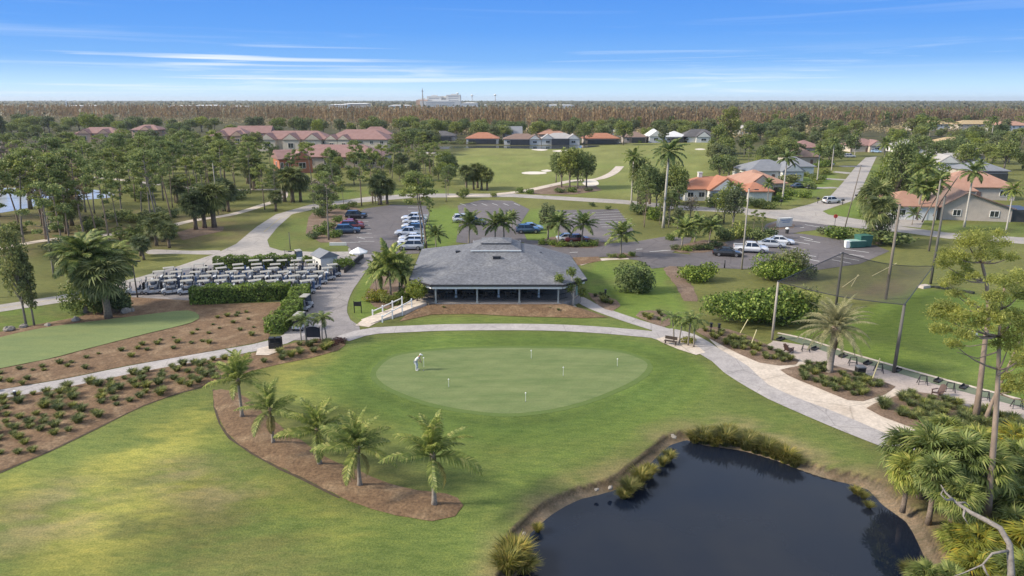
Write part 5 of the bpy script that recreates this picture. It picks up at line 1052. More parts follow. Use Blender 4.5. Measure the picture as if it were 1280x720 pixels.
# ---- golf carts
def cart_proto():
    e = empty('golf_cart'); cw = surf('cream_cart_body', (.58, .60, .63), (.50, .53, .57), 2, .4); nv = plain('navy_cart_seat', (.045, .06, .10), .6); fr = plain('cart_frame_steel', (.05, .05, .055), .5)
    mb = MB(); mb.extr([(.55, .28), (1.15, .3), (1.2, .5), (1.0, .76), (.62, .82), (.55, .6)], -.5, .5).extr([(-1.15, .34), (-1.1, .3), (-.2, .3), (-.2, .62), (-.75, .66), (-1.12, .6)], -.55, .55).box((.18, 0, .31), (.8, 1.0, .06)); mb.obj('body', cw, e)
    MB().box((-.32, 0, .70), (.5, 1.0, .14)).box((-.58, 0, .95), (.12, 1.0, .42)).obj('seat', nv, e)
    mb = MB(); v = [(-.86, -.5, 1.80), (.66, -.5, 1.80), (.66, .5, 1.80), (-.86, .5, 1.80), (-.78, -.42, 1.87), (.58, -.42, 1.87), (.58, .42, 1.87), (-.78, .42, 1.87)]
    mb.add(v, [(3, 2, 1, 0), (4, 5, 6, 7), (0, 1, 5, 4), (1, 2, 6, 5), (2, 3, 7, 6), (3, 0, 4, 7)]); mb.obj('roof', surf('cream_cart_roof', (.37, .355, .315), (.31, .295, .26), 1.5, .6), e)
    for s in (-1, 1): MB().bar((.68, s*.48, .8), (.5, s*.48, 1.81), .04).obj('roof_strut', fr, e); MB().bar((-.78, s*.5, .62), (-.7, s*.48, 1.81), .04).obj('roof_strut', fr, e)
    MB().add([(.69, -.46, .84), (.69, .46, .84), (.53, .46, 1.75), (.53, -.46, 1.75), (.68, -.46, .84), (.68, .46, .84), (.52, .46, 1.75), (.52, -.46, 1.75)], [(0, 1, 2, 3), (7, 6, 5, 4)]).obj('windscreen', glass('tinted_windscreen', (.10, .13, .17), .1), e)
    MB().bar((.6, .22, .8), (.32, .22, 1.02), .03).tube([(.33+.04, .22+.17*math.cos(a), 1.02+.17*math.sin(a)) for a in [i*math.pi/5 for i in range(11)]], .018, 5).obj('steering_wheel', fr, e)
    mb = MB(); mb.box((-1.0, 0, .68), (.3, .9, .1)).tube([(-.98, -.22, .7), (-1.06, -.22, 1.5)], .13, 8).tube([(-.98, .22, .7), (-1.06, .22, 1.5)], .13, 8); mb.obj('bag_rack', plain('blue_bag_cloth', (.10, .15, .26), .8), e)
    for sx in (-.82, .86):
        for s in (-1, 1): w = MB().wheel((0, 0, 0), .22, .18, 12).obj('wheel', RUB, e, loc=(sx, s*.5, .22)); MB().wheel((0, s*.07, 0), .13, .06, 8).obj('rim', RIM, w)
    for s in (-1, 1): MB().box((1.12, s*.33, .6), (.1, .16, .1)).obj('headlight', LAMP, e)
    return e
CART = cart_proto(); first = [True]; rngb = random.Random(5); BAGS = [plain('navy_bag_cloth', (.04, .06, .11), .8), plain('blue_bag_cloth', (.09, .15, .28), .8), plain('black_bag_cloth', (.025, .025, .03), .8), plain('grey_bag_cloth', (.22, .23, .25), .8)]
def put_cart(px, py, rz, label, group, z=.035):
    e = CART if first[0] else copy_tree(CART); first[0] = False; g = G(px, py); e.location = (g.x, g.y, z); e.rotation_euler.z = R(rz); tag(e, label, 'golf cart', group)
    bm = BAGS[rngb.randrange(4)]
    for ch in e.children:
        if ch.name.startswith('bag_rack'): ch.material_slots[0].link = 'OBJECT'; ch.material_slots[0].material = bm
    return e
ROWN = ['front row nearest the hedge', 'second row from the hedge', 'third row from the hedge', 'fourth row from the hedge', 'fifth row from the hedge', 'back row of the herringbone']
rows = [(171, 383, 367.5, 11), (190, 391, 361.3, 10), (200, 400, 355.6, 10), (212, 409, 350.4, 10), (250, 417, 345.6, 8)]
rngc = random.Random(8)
for r, (xa, xb, py, n) in enumerate(rows):
    for i in range(n):
        px = xa+(xb-xa)*i/(n-1); end = i == n-1
        o = from_left(i, n)
        put_cart(px+rngc.uniform(-1.2, 1.2), py+rngc.uniform(-.4, .4), 205+rngc.uniform(-9, 9), 'cream roofed golf cart, %s in the %s' % (o.replace(' from left', ' from left end') if 'from' in o else o, ROWN[r]), 'golf carts parked in rows')
for i in range(5): put_cart(318+i*17.5, 340.4, 200+rngc.uniform(-5, 5), 'golf cart just in front of the far clipped hedge, %s of five' % (from_left(i, 5)), 'golf carts by the far hedge')
put_cart(374, 327, -60, 'golf cart in the gap between the far hedge and the shed', None)
put_cart(383, 387, 85, 'golf cart with white roof alone on the drive beside the slanting hedge', None); put_cart(376, 411, 85, 'golf cart standing behind the four small palms and dark sign', None)
# ---- bins, signs, poles and small things
WOOD = surf('weathered_pole_wood', (.235, .20, .165), (.165, .14, .115), 5, .9, fine=16, stretch=(1, 1, .12)); WOODP = surf('grey_pole_wood', (.40, .36, .31), (.31, .28, .24), 5, .9, fine=16, stretch=(1, 1, .12)); DPOLE = surf('dark_range_pole', (.15, .14, .125), (.10, .095, .085), 5, .8, fine=14, stretch=(1, 1, .12))
def pole(px, pb, pt, r, mat, label, lamp=False, name='utility_pole', dx=0):
    g = G(px, pb); h = HT(px, pb, pt); e = empty(name, g); tag(e, label, 'pole'); MB().tube([(0, 0, 0), (dx*.5, 0, h*.5), (dx, 0, h)], [r*1.1, r, r*.82], 9).obj('shaft', mat, e, smooth=True); MB().tube([(dx, 0, h-.02), (dx, 0, h+.09)], [r*.95, r*.7], 9).obj('cap', T_dark, e)
    if lamp: MB().bar((dx, 0, h-.25), (dx+.8, -.35, h-.05), .06).obj('lamp_arm', T_dark, e); MB().box((dx+1.0, -.42, h-.06), (.55, .28, .12)).obj('lamp_head', BLK, e)
    return g, h
pD = pole(965, 425, 352, .13, WOODP, 'pale wooden pole beside the big glossy shrub by the range'); pA = pole(1045, 381, 316, .15, DPOLE, 'short dark pole behind the date palm holding the net'); pE = pole(1117, 466, 381, .15, DPOLE, 'dark pole standing by the range tee mats')
pB = pole(1107, 374, 256, .17, WOOD, 'tall brown net pole at the corner of the sagging net'); pC = pole(1163, 355, 246, .16, DPOLE, 'tall dark net pole farthest right, with netting heaped at its foot')
pole(1161, 314, 225, .15, B_grey, 'grey pole between the tall net poles and the leaning trunks'); pole(927, 337, 236, .12, WOODP, 'tall pale pole in front of the white pickup', True); pole(1056, 285, 207, .10, WOOD, 'slim leaning street pole at the road junction', False, dx=1.6)
pole(363, 312, 291, .07, DPOLE, 'thin dark post on the grass island by the entrance road'); pole(357, 331, 313, .07, WOODP, 'pale lamp post by the far hedge', True); pole(370.5, 357, 327, .09, DPOLE, 'dark lamp post among the golf carts behind the hedge', True); pole(172, 372, 325, .09, DPOLE, 'dark lamp post at the left end of the cart rows', True)
pole(273, 268, 204, .10, WOODP, 'pale pole in front of the sabal clump left of the entrance road'); pole(905.5, 335, 326, .10, T_dark, 'short black bollard post in front of the black sedan', name='bollard')
# net canopy
def net():
    A = pA[0]+Vector((0, 0, pA[1])); D = pD[0]+Vector((0, 0, pD[1])); E = pE[0]+Vector((0, 0, pE[1])); Cc = pC[0]+Vector((0, 0, 2.6)); Bm = pB[0]+Vector((0, 0, 1.6))
    n = 18; vs = []; fs = []
    for i in range(n+1):
        for j in range(n+1):
            u, v = i/n, j/n; p = (D*(1-u)+E*u)*(1-v)+(A*(1-u)+Cc*u)*v
            sag = -2.0*math.sin(math.pi*v)*(math.sin(math.pi*min(1, u*1.0))**.8)-.35*math.sin(math.pi*u)*(1-v)-.6*math.sin(math.pi*u)*v
            vs.append(p+Vector((0, 0, sag)))
    for i in range(n):
        for j in range(n): a = i*(n+1)+j; fs.append((a, a+n+1, a+n+2, a+1))
    e = empty('range_net', pD[0]); tag(e, 'dark sagging ball net slung between the poles at the end of the range', 'net'); off = pD[0]
    MB().add([v-off for v in vs], fs).obj('netting', netmat('black_netting', (.06, .05, .04), .44), e, smooth=True)
    for pts in ([vs[i*(n+1)] for i in range(n+1)], [vs[i*(n+1)+n] for i in range(n+1)], [vs[n*(n+1)+j] for j in range(n+1)], vs[:n+1]): MB().tube([p-off for p in pts], .045, 5).obj('edge_rope', T_dark, e)
    g1, g2 = G(1160, 358.5), G(1216, 367); rng = random.Random(2); mb = MB(); k = 14
    mb.tube([g1.lerp(g2, i/k)+Vector((rng.uniform(-.1, .1), rng.uniform(-.25, .25), .12))-g1 for i in range(k+1)], [.12+rng.uniform(0, .14) for i in range(k+1)], 7)
    tag(mb.obj('fallen_net', netmat('dense_netting', (.04, .045, .035), .85), loc=g1), 'rolled dark netting lying on the range grass right of its pole', 'net')
    tag(MB().box((0, 0, .18), (1.6, .9, .36), R(25), taper=.9).obj('concrete_block', W_tan, loc=G(1155, 359.5)), 'pale concrete block at the foot of the far net pole', 'block')
net()
GUY = surf('yellow_guy_guard', (.58, .52, .28), (.50, .45, .25), 3, .6)
for a, b, za, lab in ((( 925, 417), (935, 399), 1.5, 'left of two slanting yellow guy guards by the big glossy shrub'), ((938, 433), (946, 412), 1.5, 'right of two slanting yellow guy guards beside the pale pole'), ((1089, 478), (1100, 448), 2.2, 'slanting pale yellow guy guard in the diamond bed by the tee mats'), ((1053, 359), (1074, 344), 1.4, 'yellow guy guard under the net, shorter one'), ((1064, 358), (1073, 343), 1.6, 'pale guy guard under the net, left one'), ((1090, 345), (1121, 329), 1.8, 'long pale guy guard under the net, right one')):
    g = G(*a); t = AT(b[0], b[1], g.y+.3); tag(MB().tube([(0, 0, 0), t-g], .05, 7).obj('guy_guard', GUY, loc=g), lab, 'guy wire')
def sign2(px, pb, w, h, zb, label, mat, posts=True, rz=0, pm=None):
    e = empty('sign_board', G(px, pb), R(rz)); tag(e, label, 'sign'); MB().box((0, 0, zb+h/2), (w, .07, h)).obj('panel', mat, e)
    for s in (-1, 1): MB().box((s*(w/2+.05), 0, (zb+h+.1)/2), (.09, .09, zb+h+.1)).obj('post', pm or mat, e)
    return e
blackp = plain('black_sign_paint', (.018, .018, .02), .5); navy = plain('navy_sign_paint', (.02, .024, .04), .45)
sign2(447.5, 391, .75, .55, .85, 'small black sign on two legs on the grass beside the drive', blackp); s = sign2(392, 427, 1.35, 1.05, .5, 'dark navy sign board between the four small palms', navy)
mb = MB()
pr = [(.62*math.cos(a), 1.54+.16*math.sin(a)) for a in [math.pi*i/8 for i in range(9)]]; mb.extr(pr[::-1], -.034, .034); mb.obj('crest', navy, s)
BLUEL = plain('blue_lettering', (.12, .22, .42), .5)
def monument():
    e = empty('monument_sign', G(980, 283.5), R(16)); tag(e, 'white box-shaped entrance sign with blue lettering at the road junction', 'sign'); MB().box((0, 0, 1.0), (3.1, .9, 1.7)).obj('panel', W_white, e); MB().box((0, 0, .08), (3.4, 1.2, .16)).obj('base', W_tan, e)
    for z, hh, x0, x1 in ((1.45, .22, -1.1, 1.1), (1.05, .2, -.8, .9)):
        mb = MB(); rng = random.Random(3); x = x0
        while x < x1: w = rng.uniform(.1, .2); mb.box((x+w/2, -.463, z), (w, .02, hh*rng.uniform(.7, 1))); x += w+.07
        mb.obj('lettering', BLUEL, e)
monument()
def stop_sign():
    e = empty('stop_sign', G(1043, 284), R(170)); tag(e, 'red octagonal stop sign at the road junction', 'sign'); MB().tube([(0, 0, 0), (0, 0, 2.6)], .04, 6).obj('post', T_dark, e)
    P = [(.42*math.cos(R(22.5+45*i)), 2.25+.42*math.sin(R(22.5+45*i))) for i in range(8)]; MB().extr(P, -.05, -.03).obj('plate', plain('stop_red', (.55, .06, .05), .5), e)
stop_sign()
def mailbox(px, pb, label):
    e = empty('mailbox', G(px, pb)); tag(e, label, 'mailbox', 'kerbside mailboxes'); MB().box((0, 0, .5), (.12, .12, 1.0)).obj('post', T_dark, e); MB().extr([(-.28, 1.0), (.28, 1.0), (.28, 1.28), (.2, 1.42), (-.2, 1.42), (-.28, 1.28)], -.35, .35).obj('box', BLK, e)
mailbox(1022, 254, 'black mailbox on the lawn left of the street mouth'); mailbox(1053, 256, 'black mailbox at the kerb just right of the white SUV'); mailbox(1070, 250, 'black mailbox right of the street near the teal car'); mailbox(1010, 237.5, 'black mailbox beside the white driveway left of the street'); mailbox(976, 257, 'black mailbox near the foot of the tall pale palm')
def dumpster():
    gm = surf('green_steel', (.05, .15, .115), (.04, .12, .09), 1, .6); e = empty('dumpster', G(1070, 309), R(10)); tag(e, 'long green dumpster with lighter lids at the lot corner', 'dumpster')
    MB().extr([(-1.6, .15), (1.1, .15), (1.3, 1.2), (-1.9, 1.2)], -.9, .9).obj('body', gm, e); MB().box((-1.0, 0, 1.25), (1.4, 1.8, .08)).box((.5, 0, 1.25), (1.4, 1.8, .08)).obj('lid', surf('pale_green_lid', (.28, .42, .36), (.22, .34, .3), 1, .6), e)
    e2 = empty('dumpster', G(1078, 308), R(10)); tag(e2, 'taller dark green dumpster at the right of the lighter one', 'dumpster'); MB().extr([(-1.0, .15), (1.0, .15), (1.2, 2.0), (-1.2, 2.0)], -.9, .9).obj('body', gm, e2); MB().box((0, 0, 2.04), (2.4, 1.9, .08)).obj('lid', gm, e2)
    e3 = empty('recycling_cart', G(1058.5, 310)); tag(e3, 'white wheeled bin beside the green dumpsters', 'bin'); MB().box((0, 0, .65), (.7, .7, 1.1), taper=1.15).obj('body', T_white, e3); MB().box((0, 0, 1.24), (.85, .85, .08)).obj('lid', T_white, e3)
    for s in (-1, 1): MB().wheel((s*.28, .3, .12), .12, .08, 8).obj('wheel', RUB, e3)
    e4 = empty('trash_bin', G(983.5, 292)); tag(e4, 'dark bin with white lid on the kerb by the entrance sign', 'bin'); MB().tube([(0, 0, 0), (0, 0, .9)], [.3, .34], 10).obj('body', BLK, e4); MB().tube([(0, 0, .9), (0, 0, 1.1), (0, 0, 1.2)], [.38, .36, .15], 10).obj('lid', T_white, e4)
dumpster()
def low_signs():
    tag(MB().box((0, 0, .3), (3.0, .25, .55), R(2), taper=.97).obj('low_wall', W_white, loc=G(422.5, 307)), 'low white block wall at the mulch corner by the lot', 'wall')
    # black bound wall along the drive
    a, b = G(431, 341.5), G(454, 322); d = (b-a); tag(MB().bar((0, 0, .4), d+Vector((0, 0, .4)), .25, .8).obj('low_wall', T_dark, loc=a), 'low dark kerb wall running from the carts to the umbrella', 'wall')
    # starter bins: the black rack at the path, black cooler by the bed
    e = empty('club_stand', G(345, 437), R(8)); tag(e, 'black box-shaped stand with two openings beside the cart path', 'stand'); MB().box((0, 0, .35), (1.3, .6, .7)).box((0, .25, 1.0), (1.3, .1, .6)).obj('cabinet', blackp, e); MB().box((-.33, -.02, 1.32), (.5, .6, .08)).box((.33, -.02, 1.32), (.5, .6, .08)).obj('shelf', blackp, e)
    for s in (-.6, 0, .6): MB().box((s, -.25, 1.0), (.07, .07, .6)).obj('post', blackp, e)
    e = empty('drink_cooler', G(1074.5, 469)); tag(e, 'black square bin with grey lid at the edge of the diamond bed', 'bin'); MB().box((0, 0, .42), (.72, .6, .8), taper=1.05).obj('body', blackp, e); MB().box((0, 0, .86), (.8, .68, .09)).obj('lid', plain('grey_lid', (.16, .17, .19), .5), e)
    for px, pb, lab in ((756.5, 375, 'small black lantern post on the lawn right of the clubhouse'), (888, 419, 'small dark lantern post in the bed by the path fork'), (898, 420, 'second small dark post in the bed beside the lantern post')):
        e = empty('lantern_post', G(px, pb)); tag(e, lab, 'lamp post', 'lantern posts'); MB().tube([(0, 0, 0), (0, 0, .95)], .05, 6).obj('post', blackp, e); MB().box((0, 0, 1.15), (.26, .26, .4), taper=.8).box((0, 0, 1.39), (.34, .34, .06)).obj('lantern', blackp, e)
    e = empty('yardage_post', G(20, 500)); tag(e, 'short dark marker post beside the cart path at the left', 'post'); MB().box((0, 0, .4), (.14, .14, .8)).obj('post', blackp, e); MB().box((0, 0, .83), (.18, .18, .08)).obj('cap', T_white, e)
    for px, pb, lab in ((257, 340, 'thin white post at the road edge left of the far hedge'), (276, 338, 'thin white post in front of the far hedge')):
        e = empty('marker_post', G(px, pb)); tag(e, lab, 'post', 'white marker posts'); MB().box((0, 0, .5), (.1, .1, 1.0)).obj('post', T_white, e); MB().box((0, 0, 1.03), (.14, .14, .06)).obj('cap', T_white, e)
    # little bench by the palms
    e = empty('bench', G(838, 431), R(-28)); br = plain('dark_bench_wood', (.07, .05, .04), .6); tag(e, 'small dark bench under the three palms at the path fork', 'bench'); MB().box((0, 0, .42), (1.3, .4, .06)).obj('seat', br, e); MB().box((0, .2, .72), (1.3, .06, .34)).obj('backrest', br, e)
    for s in (-1, 1):
        for t in (-1, 1): MB().box((s*.55, t*.16, .195), (.07, .07, .39)).obj('leg', br, e)
low_signs()
# rocks
ROCKM = surf('limestone_rock', (.30, .27, .23), (.20, .18, .155), 2, .9, fine=8)
def rock(px, py, s, seed, label, group):
    rng = random.Random(seed); mb = MB().ball((0, 0, s*.25), (s*.7, s*.5, s*.42), 9, 6); mb.v = [tuple(c*(1+rng.uniform(-.2, .2)) for c in p) for p in mb.v]
    return tag(mb.obj('rock', ROCKM, loc=G(px, py), rot=(0, 0, seed)), label, 'rock', group)
for i, (px, py, s) in enumerate(((12, 414, .9), (30, 410, .7), (95, 402, .9), (60, 408, .6), (158, 392, 1.0), (165, 390, .8))): rock(px, py, s, i, 'pale limestone boulder under the left trees, %s' % from_left(i, 6), 'boulders below the left trees')
for i, (px, py, s) in enumerate(((763, 611, .32), (842, 547, .38), (746, 613, .25), (655, 668, .22))): rock(px, py, s, 20+i, 'grey stone on the eroded pond bank, %s' % from_left((2, 3, 1, 0)[i], 4), 'stones on the pond bank')
# range furniture
BR = plain('dark_brown_timber', (.09, .05, .042), .6)
def chair(px, py, rz, label):
    e = empty('adirondack_chair', G(px, py), R(rz)); tag(e, label, 'chair', 'lounge chairs by the tee mats'); mb = MB()
    for i in range(5): y = -.22+.11*i; mb.extr([(-.25, .30), (-.58, 1.02+.05*(2-abs(i-2))), (-.55, 1.03+.05*(2-abs(i-2))), (-.21, .31)], y-.05, y+.05)
    mb.obj('backrest', BR, e); MB().extr([(-.27, .28), (.38, .42), (.38, .46), (-.27, .32)], -.27, .27).obj('seat', BR, e)
    for s in (-1, 1): MB().box((.02, s*.34, .62), (.72, .13, .04)).obj('armrest', BR, e); MB().box((.33, s*.33, .3), (.08, .05, .6)).obj('leg', BR, e); MB().bar((-.75, s*.3, .04), (.3, s*.3, .36), .05, .12).obj('leg', BR, e)
chair(985, 441, 30, 'brown slatted lounge chair near the left end of the tee mats'); chair(1172, 496, 200, 'brown slatted lounge chair behind the right tee mats')
c0 = None
xs = [(1007, 440), (1066, 457), (1098, 466), (1153, 481), (1187, 490), (1230, 501), (1271, 511)]
for i, (px, py) in enumerate(xs):
    if c0 is None:
        e = c0 = empty('bag_stand')
        for s in (-1, 1): MB().bar((s*.38, -.2, 0), (s*.26, .05, .88), .055).obj('leg', T_dark, e); MB().bar((s*.38, .35, 0), (s*.26, .05, .88), .055).obj('leg', T_dark, e)
        MB().bar((-.3, .05, .86), (.3, .05, .86), .06).obj('top_bar', T_dark, e); MB().bar((-.34, -.1, .35), (.34, -.1, .35), .05).obj('shelf', T_dark, e)
    else: e = copy_tree(c0)
    e.location = G(px, py); e.rotation_euler.z = R(-14); tag(e, 'black golf bag stand behind the tee mats, %s of seven' % from_left(i, 7), 'bag stand', 'bag stands along the range')
xs = [(976, 425), (1019, 437), (1054, 446), (1085, 455), (1122, 464), (1173, 477), (1205, 485)]; c0 = None
for i, (px, py) in enumerate(xs):
    if c0 is None: e = c0 = empty('ball_tray'); MB().extr([(-.55, 0), (.55, 0), (.55, .14), (.48, .18), (.44, .07), (-.44, .07), (-.48, .18), (-.55, .14)], -.18, .18).obj('tray', blackp, e); MB().box((0, .22, .11), (1.1, .05, .22)).obj('back_board', blackp, e)
    else: e = copy_tree(c0)
    e.location = G(px, py)+Vector((0, 0, .05)); e.rotation_euler.z = R(38); tag(e, 'black ball tray on the green tee strip, %s of seven' % from_left(i, 7), 'ball tray', 'ball trays on the range')
tag(MB().box((0, 0, .25), (.8, .5, .5), taper=.8).ball((0, 0, .6), .2, 8, 6).obj('target_marker', surf('marker_enamel', (.55, .57, .57), (.46, .48, .48), 3, .5), loc=G(1216, 421)), 'small pale distance marker out on the range grass', 'marker')
# flags on the green
for i, (px, pb, pt, lab) in enumerate(((561, 484, 474.5, 'small cup flag below the golfer on the left of the putting green'), (664, 448, 438.5, 'small cup flag at the top of the putting green'), (704, 470, 459.5, 'small cup flag right of centre on the putting green'), (771.5, 458, 449, 'small cup flag at the right end of the putting green'), (657, 502, 491.5, 'small cup flag nearest the camera on the putting green'))):
    g = G(px, pb); h = HT(px, pb, pt); e = empty('cup_flag', g+Vector((0, 0, .02))); tag(e, lab, 'flag', 'cup flags on the putting green'); MB().tube([(0, 0, 0), (0, 0, h)], .014, 6).obj('stick', T_white, e); MB().ball((0, 0, h), .065, 8, 6).obj('knob', T_white, e); MB().tube([(0, 0, 0), (0, 0, .006)], .054, 10).obj('cup', BLK, e)
# ---- golfer bent over a putt
def skin_mesh(name, pts, edges, rad, mat, loc, root=0, parent=None, rz=0, sub=2):
    me = bpy.data.meshes.new(name); me.from_pydata(pts, edges, []); me.materials.append(mat); o = mobj(name, me, parent, loc, (0, 0, rz)); o.modifiers.new('s', 'SKIN').use_smooth_shade = True
    for i, r in enumerate(rad): v = me.skin_vertices[0].data[i]; v.radius = (r, r) if isinstance(r, (int, float)) else r; v.use_root = i == root
    s = o.modifiers.new('d', 'SUBSURF'); s.levels = s.render_levels = sub
    return o
def golfer():
    SK = plain('skin', (.45, .27, .19), .5); WH = surf('white_golf_cloth', (.76, .77, .78), (.68, .69, .71), 6, .85); GY = surf('pale_grey_trousers', (.60, .62, .66), (.52, .54, .58), 6, .85); SHO = plain('white_shoe_leather', (.7, .7, .68), .5)
    loc = G(521.5, 463)+Vector((0, 0, .02)); rz = R(-10)
    # facing +x, bent at the hips
    P = dict(pel=(-.14, 0, .92), ch=(.12, 0, 1.28), nk=(.24, 0, 1.42), hd=(.33, 0, 1.50), ht=(.40, 0, 1.60))
    for s, n in ((1, 'l'), (-1, 'r')):
        P.update({'hp'+n: (-.12, s*.11, .88), 'kn'+n: (.0, s*.14, .48), 'an'+n: (-.06, s*.15, .09), 'to'+n: (.12, s*.17, .05), 'sh'+n: (.17, s*.19, 1.34), 'el'+n: (.28, s*.20, 1.08), 'wr'+n: (.42, s*.05, .88), 'ha'+n: (.46, s*.02, .80)})
    nm = list(P); ix = {k: i for i, k in enumerate(nm)}; E = [('pel', 'ch'), ('ch', 'nk'), ('nk', 'hd'), ('hd', 'ht')]
    for n in 'lr': E += [('pel', 'hp'+n), ('hp'+n, 'kn'+n), ('kn'+n, 'an'+n), ('an'+n, 'to'+n), ('ch', 'sh'+n), ('sh'+n, 'el'+n), ('el'+n, 'wr'+n), ('wr'+n, 'ha'+n)]
    rad = {'pel': .14, 'ch': .15, 'nk': .06, 'hd': .095, 'ht': .085}
    for n in 'lr': rad.update({'hp'+n: .095, 'kn'+n: .065, 'an'+n: .042, 'to'+n: .035, 'sh'+n: .07, 'el'+n: .046, 'wr'+n: .03, 'ha'+n: .036})
    o = skin_mesh('person', [P[k] for k in nm], [(ix[a], ix[b]) for a, b in E], [rad[k] for k in nm], SK, loc, 0, None, rz)
    tag(o, 'golfer in white shirt, cap and pale trousers bending over a putt', 'person')
    def wear(name, keys, ed, ex, mat, root):
        k2 = {k: i for i, k in enumerate(keys)}; skin_mesh(name, [P[k] for k in keys], [(k2[a], k2[b]) for a, b in ed], [rad[k]+ex for k in keys], mat, (0, 0, 0), k2[root], o)
    P['sll'] = tuple(.35*a+.65*b for a, b in zip(P['shl'], P['ell'])); P['slr'] = tuple(.35*a+.65*b for a, b in zip(P['shr'], P['elr'])); rad['sll'] = rad['slr'] = .055; P['hem'] = (-.13, 0, .90); rad['hem'] = .14
    wear('polo_shirt', ['hem', 'ch', 'nkb', 'shl', 'sll', 'shr', 'slr'] if False else ['hem', 'ch', 'shl', 'sll', 'shr', 'slr'], [('hem', 'ch'), ('ch', 'shl'), ('shl', 'sll'), ('ch', 'shr'), ('shr', 'slr')], .03, WH, 'hem')
    wear('trousers', ['pel', 'hpl', 'knl', 'anl', 'hpr', 'knr', 'anr'], [('pel', 'hpl'), ('hpl', 'knl'), ('knl', 'anl'), ('pel', 'hpr'), ('hpr', 'knr'), ('knr', 'anr')], .022, GY, 'pel')
    for n in 'lr': a, t = Vector(P['an'+n]), Vector(P['to'+n]); MB().ball((a.lerp(t, .5).x, a.lerp(t, .5).y, .055), (.15, .06, .055), 10, 6).obj('shoe', SHO, o, smooth=True)
    h = Vector(P['ht']); mb = MB(); mb.ball(h+Vector((-.01, 0, .035)), (.115, .105, .085), 10, 7).box(h+Vector((.14, 0, .0)), (.14, .15, .02), M=Matrix.Rotation(R(30), 4, 'Y')); mb.obj('cap', WH, o, smooth=True)
    e = empty('putter', loc, rz); tag(e, 'putter held by the bending golfer', 'golf club'); MB().tube([(.46, 0, .86), (.62, -.02, .04)], [.012, .008], 6).obj('shaft', RIM, e); MB().tube([(.44, 0, .95), (.48, 0, .74)], .018, 6).obj('grip', BLK, e); MB().box((.63, -.05, .025), (.05, .13, .035)).obj('head', RIM, e)
    tag(MB().ball((0, 0, .021), .021, 8, 6).obj('golf_ball', T_white, loc=G(529.5, 463)+Vector((0, 0, .02))), 'white golf ball at the feet of the golfer', 'golf ball')
    # spare flag with a pale top beside the golfer
    g = G(529, 462); e = empty('cup_flag', g+Vector((0, .6, .02))); tag(e, 'small cup flag right beside the bending golfer', 'flag', 'cup flags on the putting green'); MB().tube([(0, 0, 0), (0, 0, .95)], .014, 6).obj('stick', T_white, e); MB().ball((0, 0, .95), .07, 8, 6).obj('knob', T_white, e)
golfer()
# ================================================================== PLANTING
REG = []      # (object, base label, order x)
NOM = {}
def nominal(P):
    if id(P) not in NOM:
        h = 0
        for me in ([P] if isinstance(P, bpy.types.Mesh) else [m for _, m in P.parts]):
            v = np.empty(len(me.vertices)*3, np.float32); me.vertices.foreach_get('co', v); h = max(h, float(np.percentile(v[2::3], 99.5)))
        NOM[id(P)] = h
    return NOM[id(P)]
rt = random.Random(77)
KINDN = {}; KINDW = dict(oak_tree='dark leafy tree', lime_green_tree='bright lime tree', wispy_tree='pale wispy tree', pine_tree='pine tree', bare_tree='bare-twigged tree')
for _l, _n in ((OAKS, 'oak_tree'), (LIMES, 'lime_green_tree'), (SAGES, 'wispy_tree'), (TALLS, 'tall_tree'), (BARES, 'bare_tree'), (PINES+PINES2, 'pine_tree'), (DSABAL+ROYALS+QUEENS, 'palm_tree')):
    for _p in _l: KINDN[id(_p)] = _n
def tree(P, px, pb, pt, name, desc, wide=1.0, group=None, cat='tree', hm=None, label=None, rz=None):
    g = G(px, pb); h = hm if hm else HT(px, pb, pt); s = h/nominal(P)
    rz = rt.uniform(0, 6.28) if rz is None else rz
    if cat == 'tree': name = KINDN.get(id(P), name)
    if cat == 'tree': cat = 'pine' if 'pine' in name else 'palm' if 'palm' in name else 'tree'
    o = mobj(name, P, None, g, (0, 0, rz), (s*wide, s*wide, s)) if isinstance(P, bpy.types.Mesh) else P.put(name, g, rz, (s*wide, s*wide, s)); tag(o, label, cat, group)
    if not label:
        w = KINDW.get(name)
        if w and desc.startswith('tree '): desc = w+desc[4:]
        REG.append((o, desc, px))
    return o
KEEP = [W(CON), W(LOT), W([(940, 266), (1012, 255), (1052, 230), (1082, 196), (1097, 195), (1077, 240), (1060, 256), (1100, 276), (1500, 320), (1500, 332), (1135, 292), (1000, 279), (930, 270)]), W([(-60, 230), (60, 230), (144, 238), (140, 250), (60, 258), (-60, 270)]),
        W([(590, 190), (540, 188), (600, 180), (900, 178), (880, 222), (850, 250), (600, 240)])]
KEEP = [[tuple(p) for p in k] for k in KEEP]
placed = []
def scatter(zone, n, protos, h0, h1, name, desc, mind=2.5, seed=1, wide=(.85, 1.15), group=None, cat='tree', avoid=()):
    rng = random.Random(seed); xs = [p[0] for p in zone]; ys = [p[1] for p in zone]; k = 0; tries = 0
    av = KEEP+[[tuple(p) for p in W(a)] for a in avoid]; Zw = [tuple(p) for p in W(zone)]; wx = [p[0] for p in Zw]; wy = [p[1] for p in Zw]
    while k < n and tries < n*60:
        tries += 1; x, y = rng.uniform(min(wx), max(wx)), rng.uniform(min(wy), max(wy))
        if not inpoly(np.array([x]), np.array([y]), Zw)[0]: continue
        if any(inpoly(np.array([x]), np.array([y]), a)[0] for a in av): continue
        if any((x-a)**2+(y-b)**2 < mind*mind for a, b in placed[-400:]): continue
        px, pb = PX((x, y, 0))
        if px < -45 or px > 1325: continue
        placed.append((x, y)); P = rng.choice(protos); hm = rng.uniform(h0, h1)
        tree(P, px, pb, 0, name, desc, rng.uniform(*wide), group, cat, hm); k += 1
GRASS_L = [(165, 350), (175, 318), (270, 318), (230, 332)]
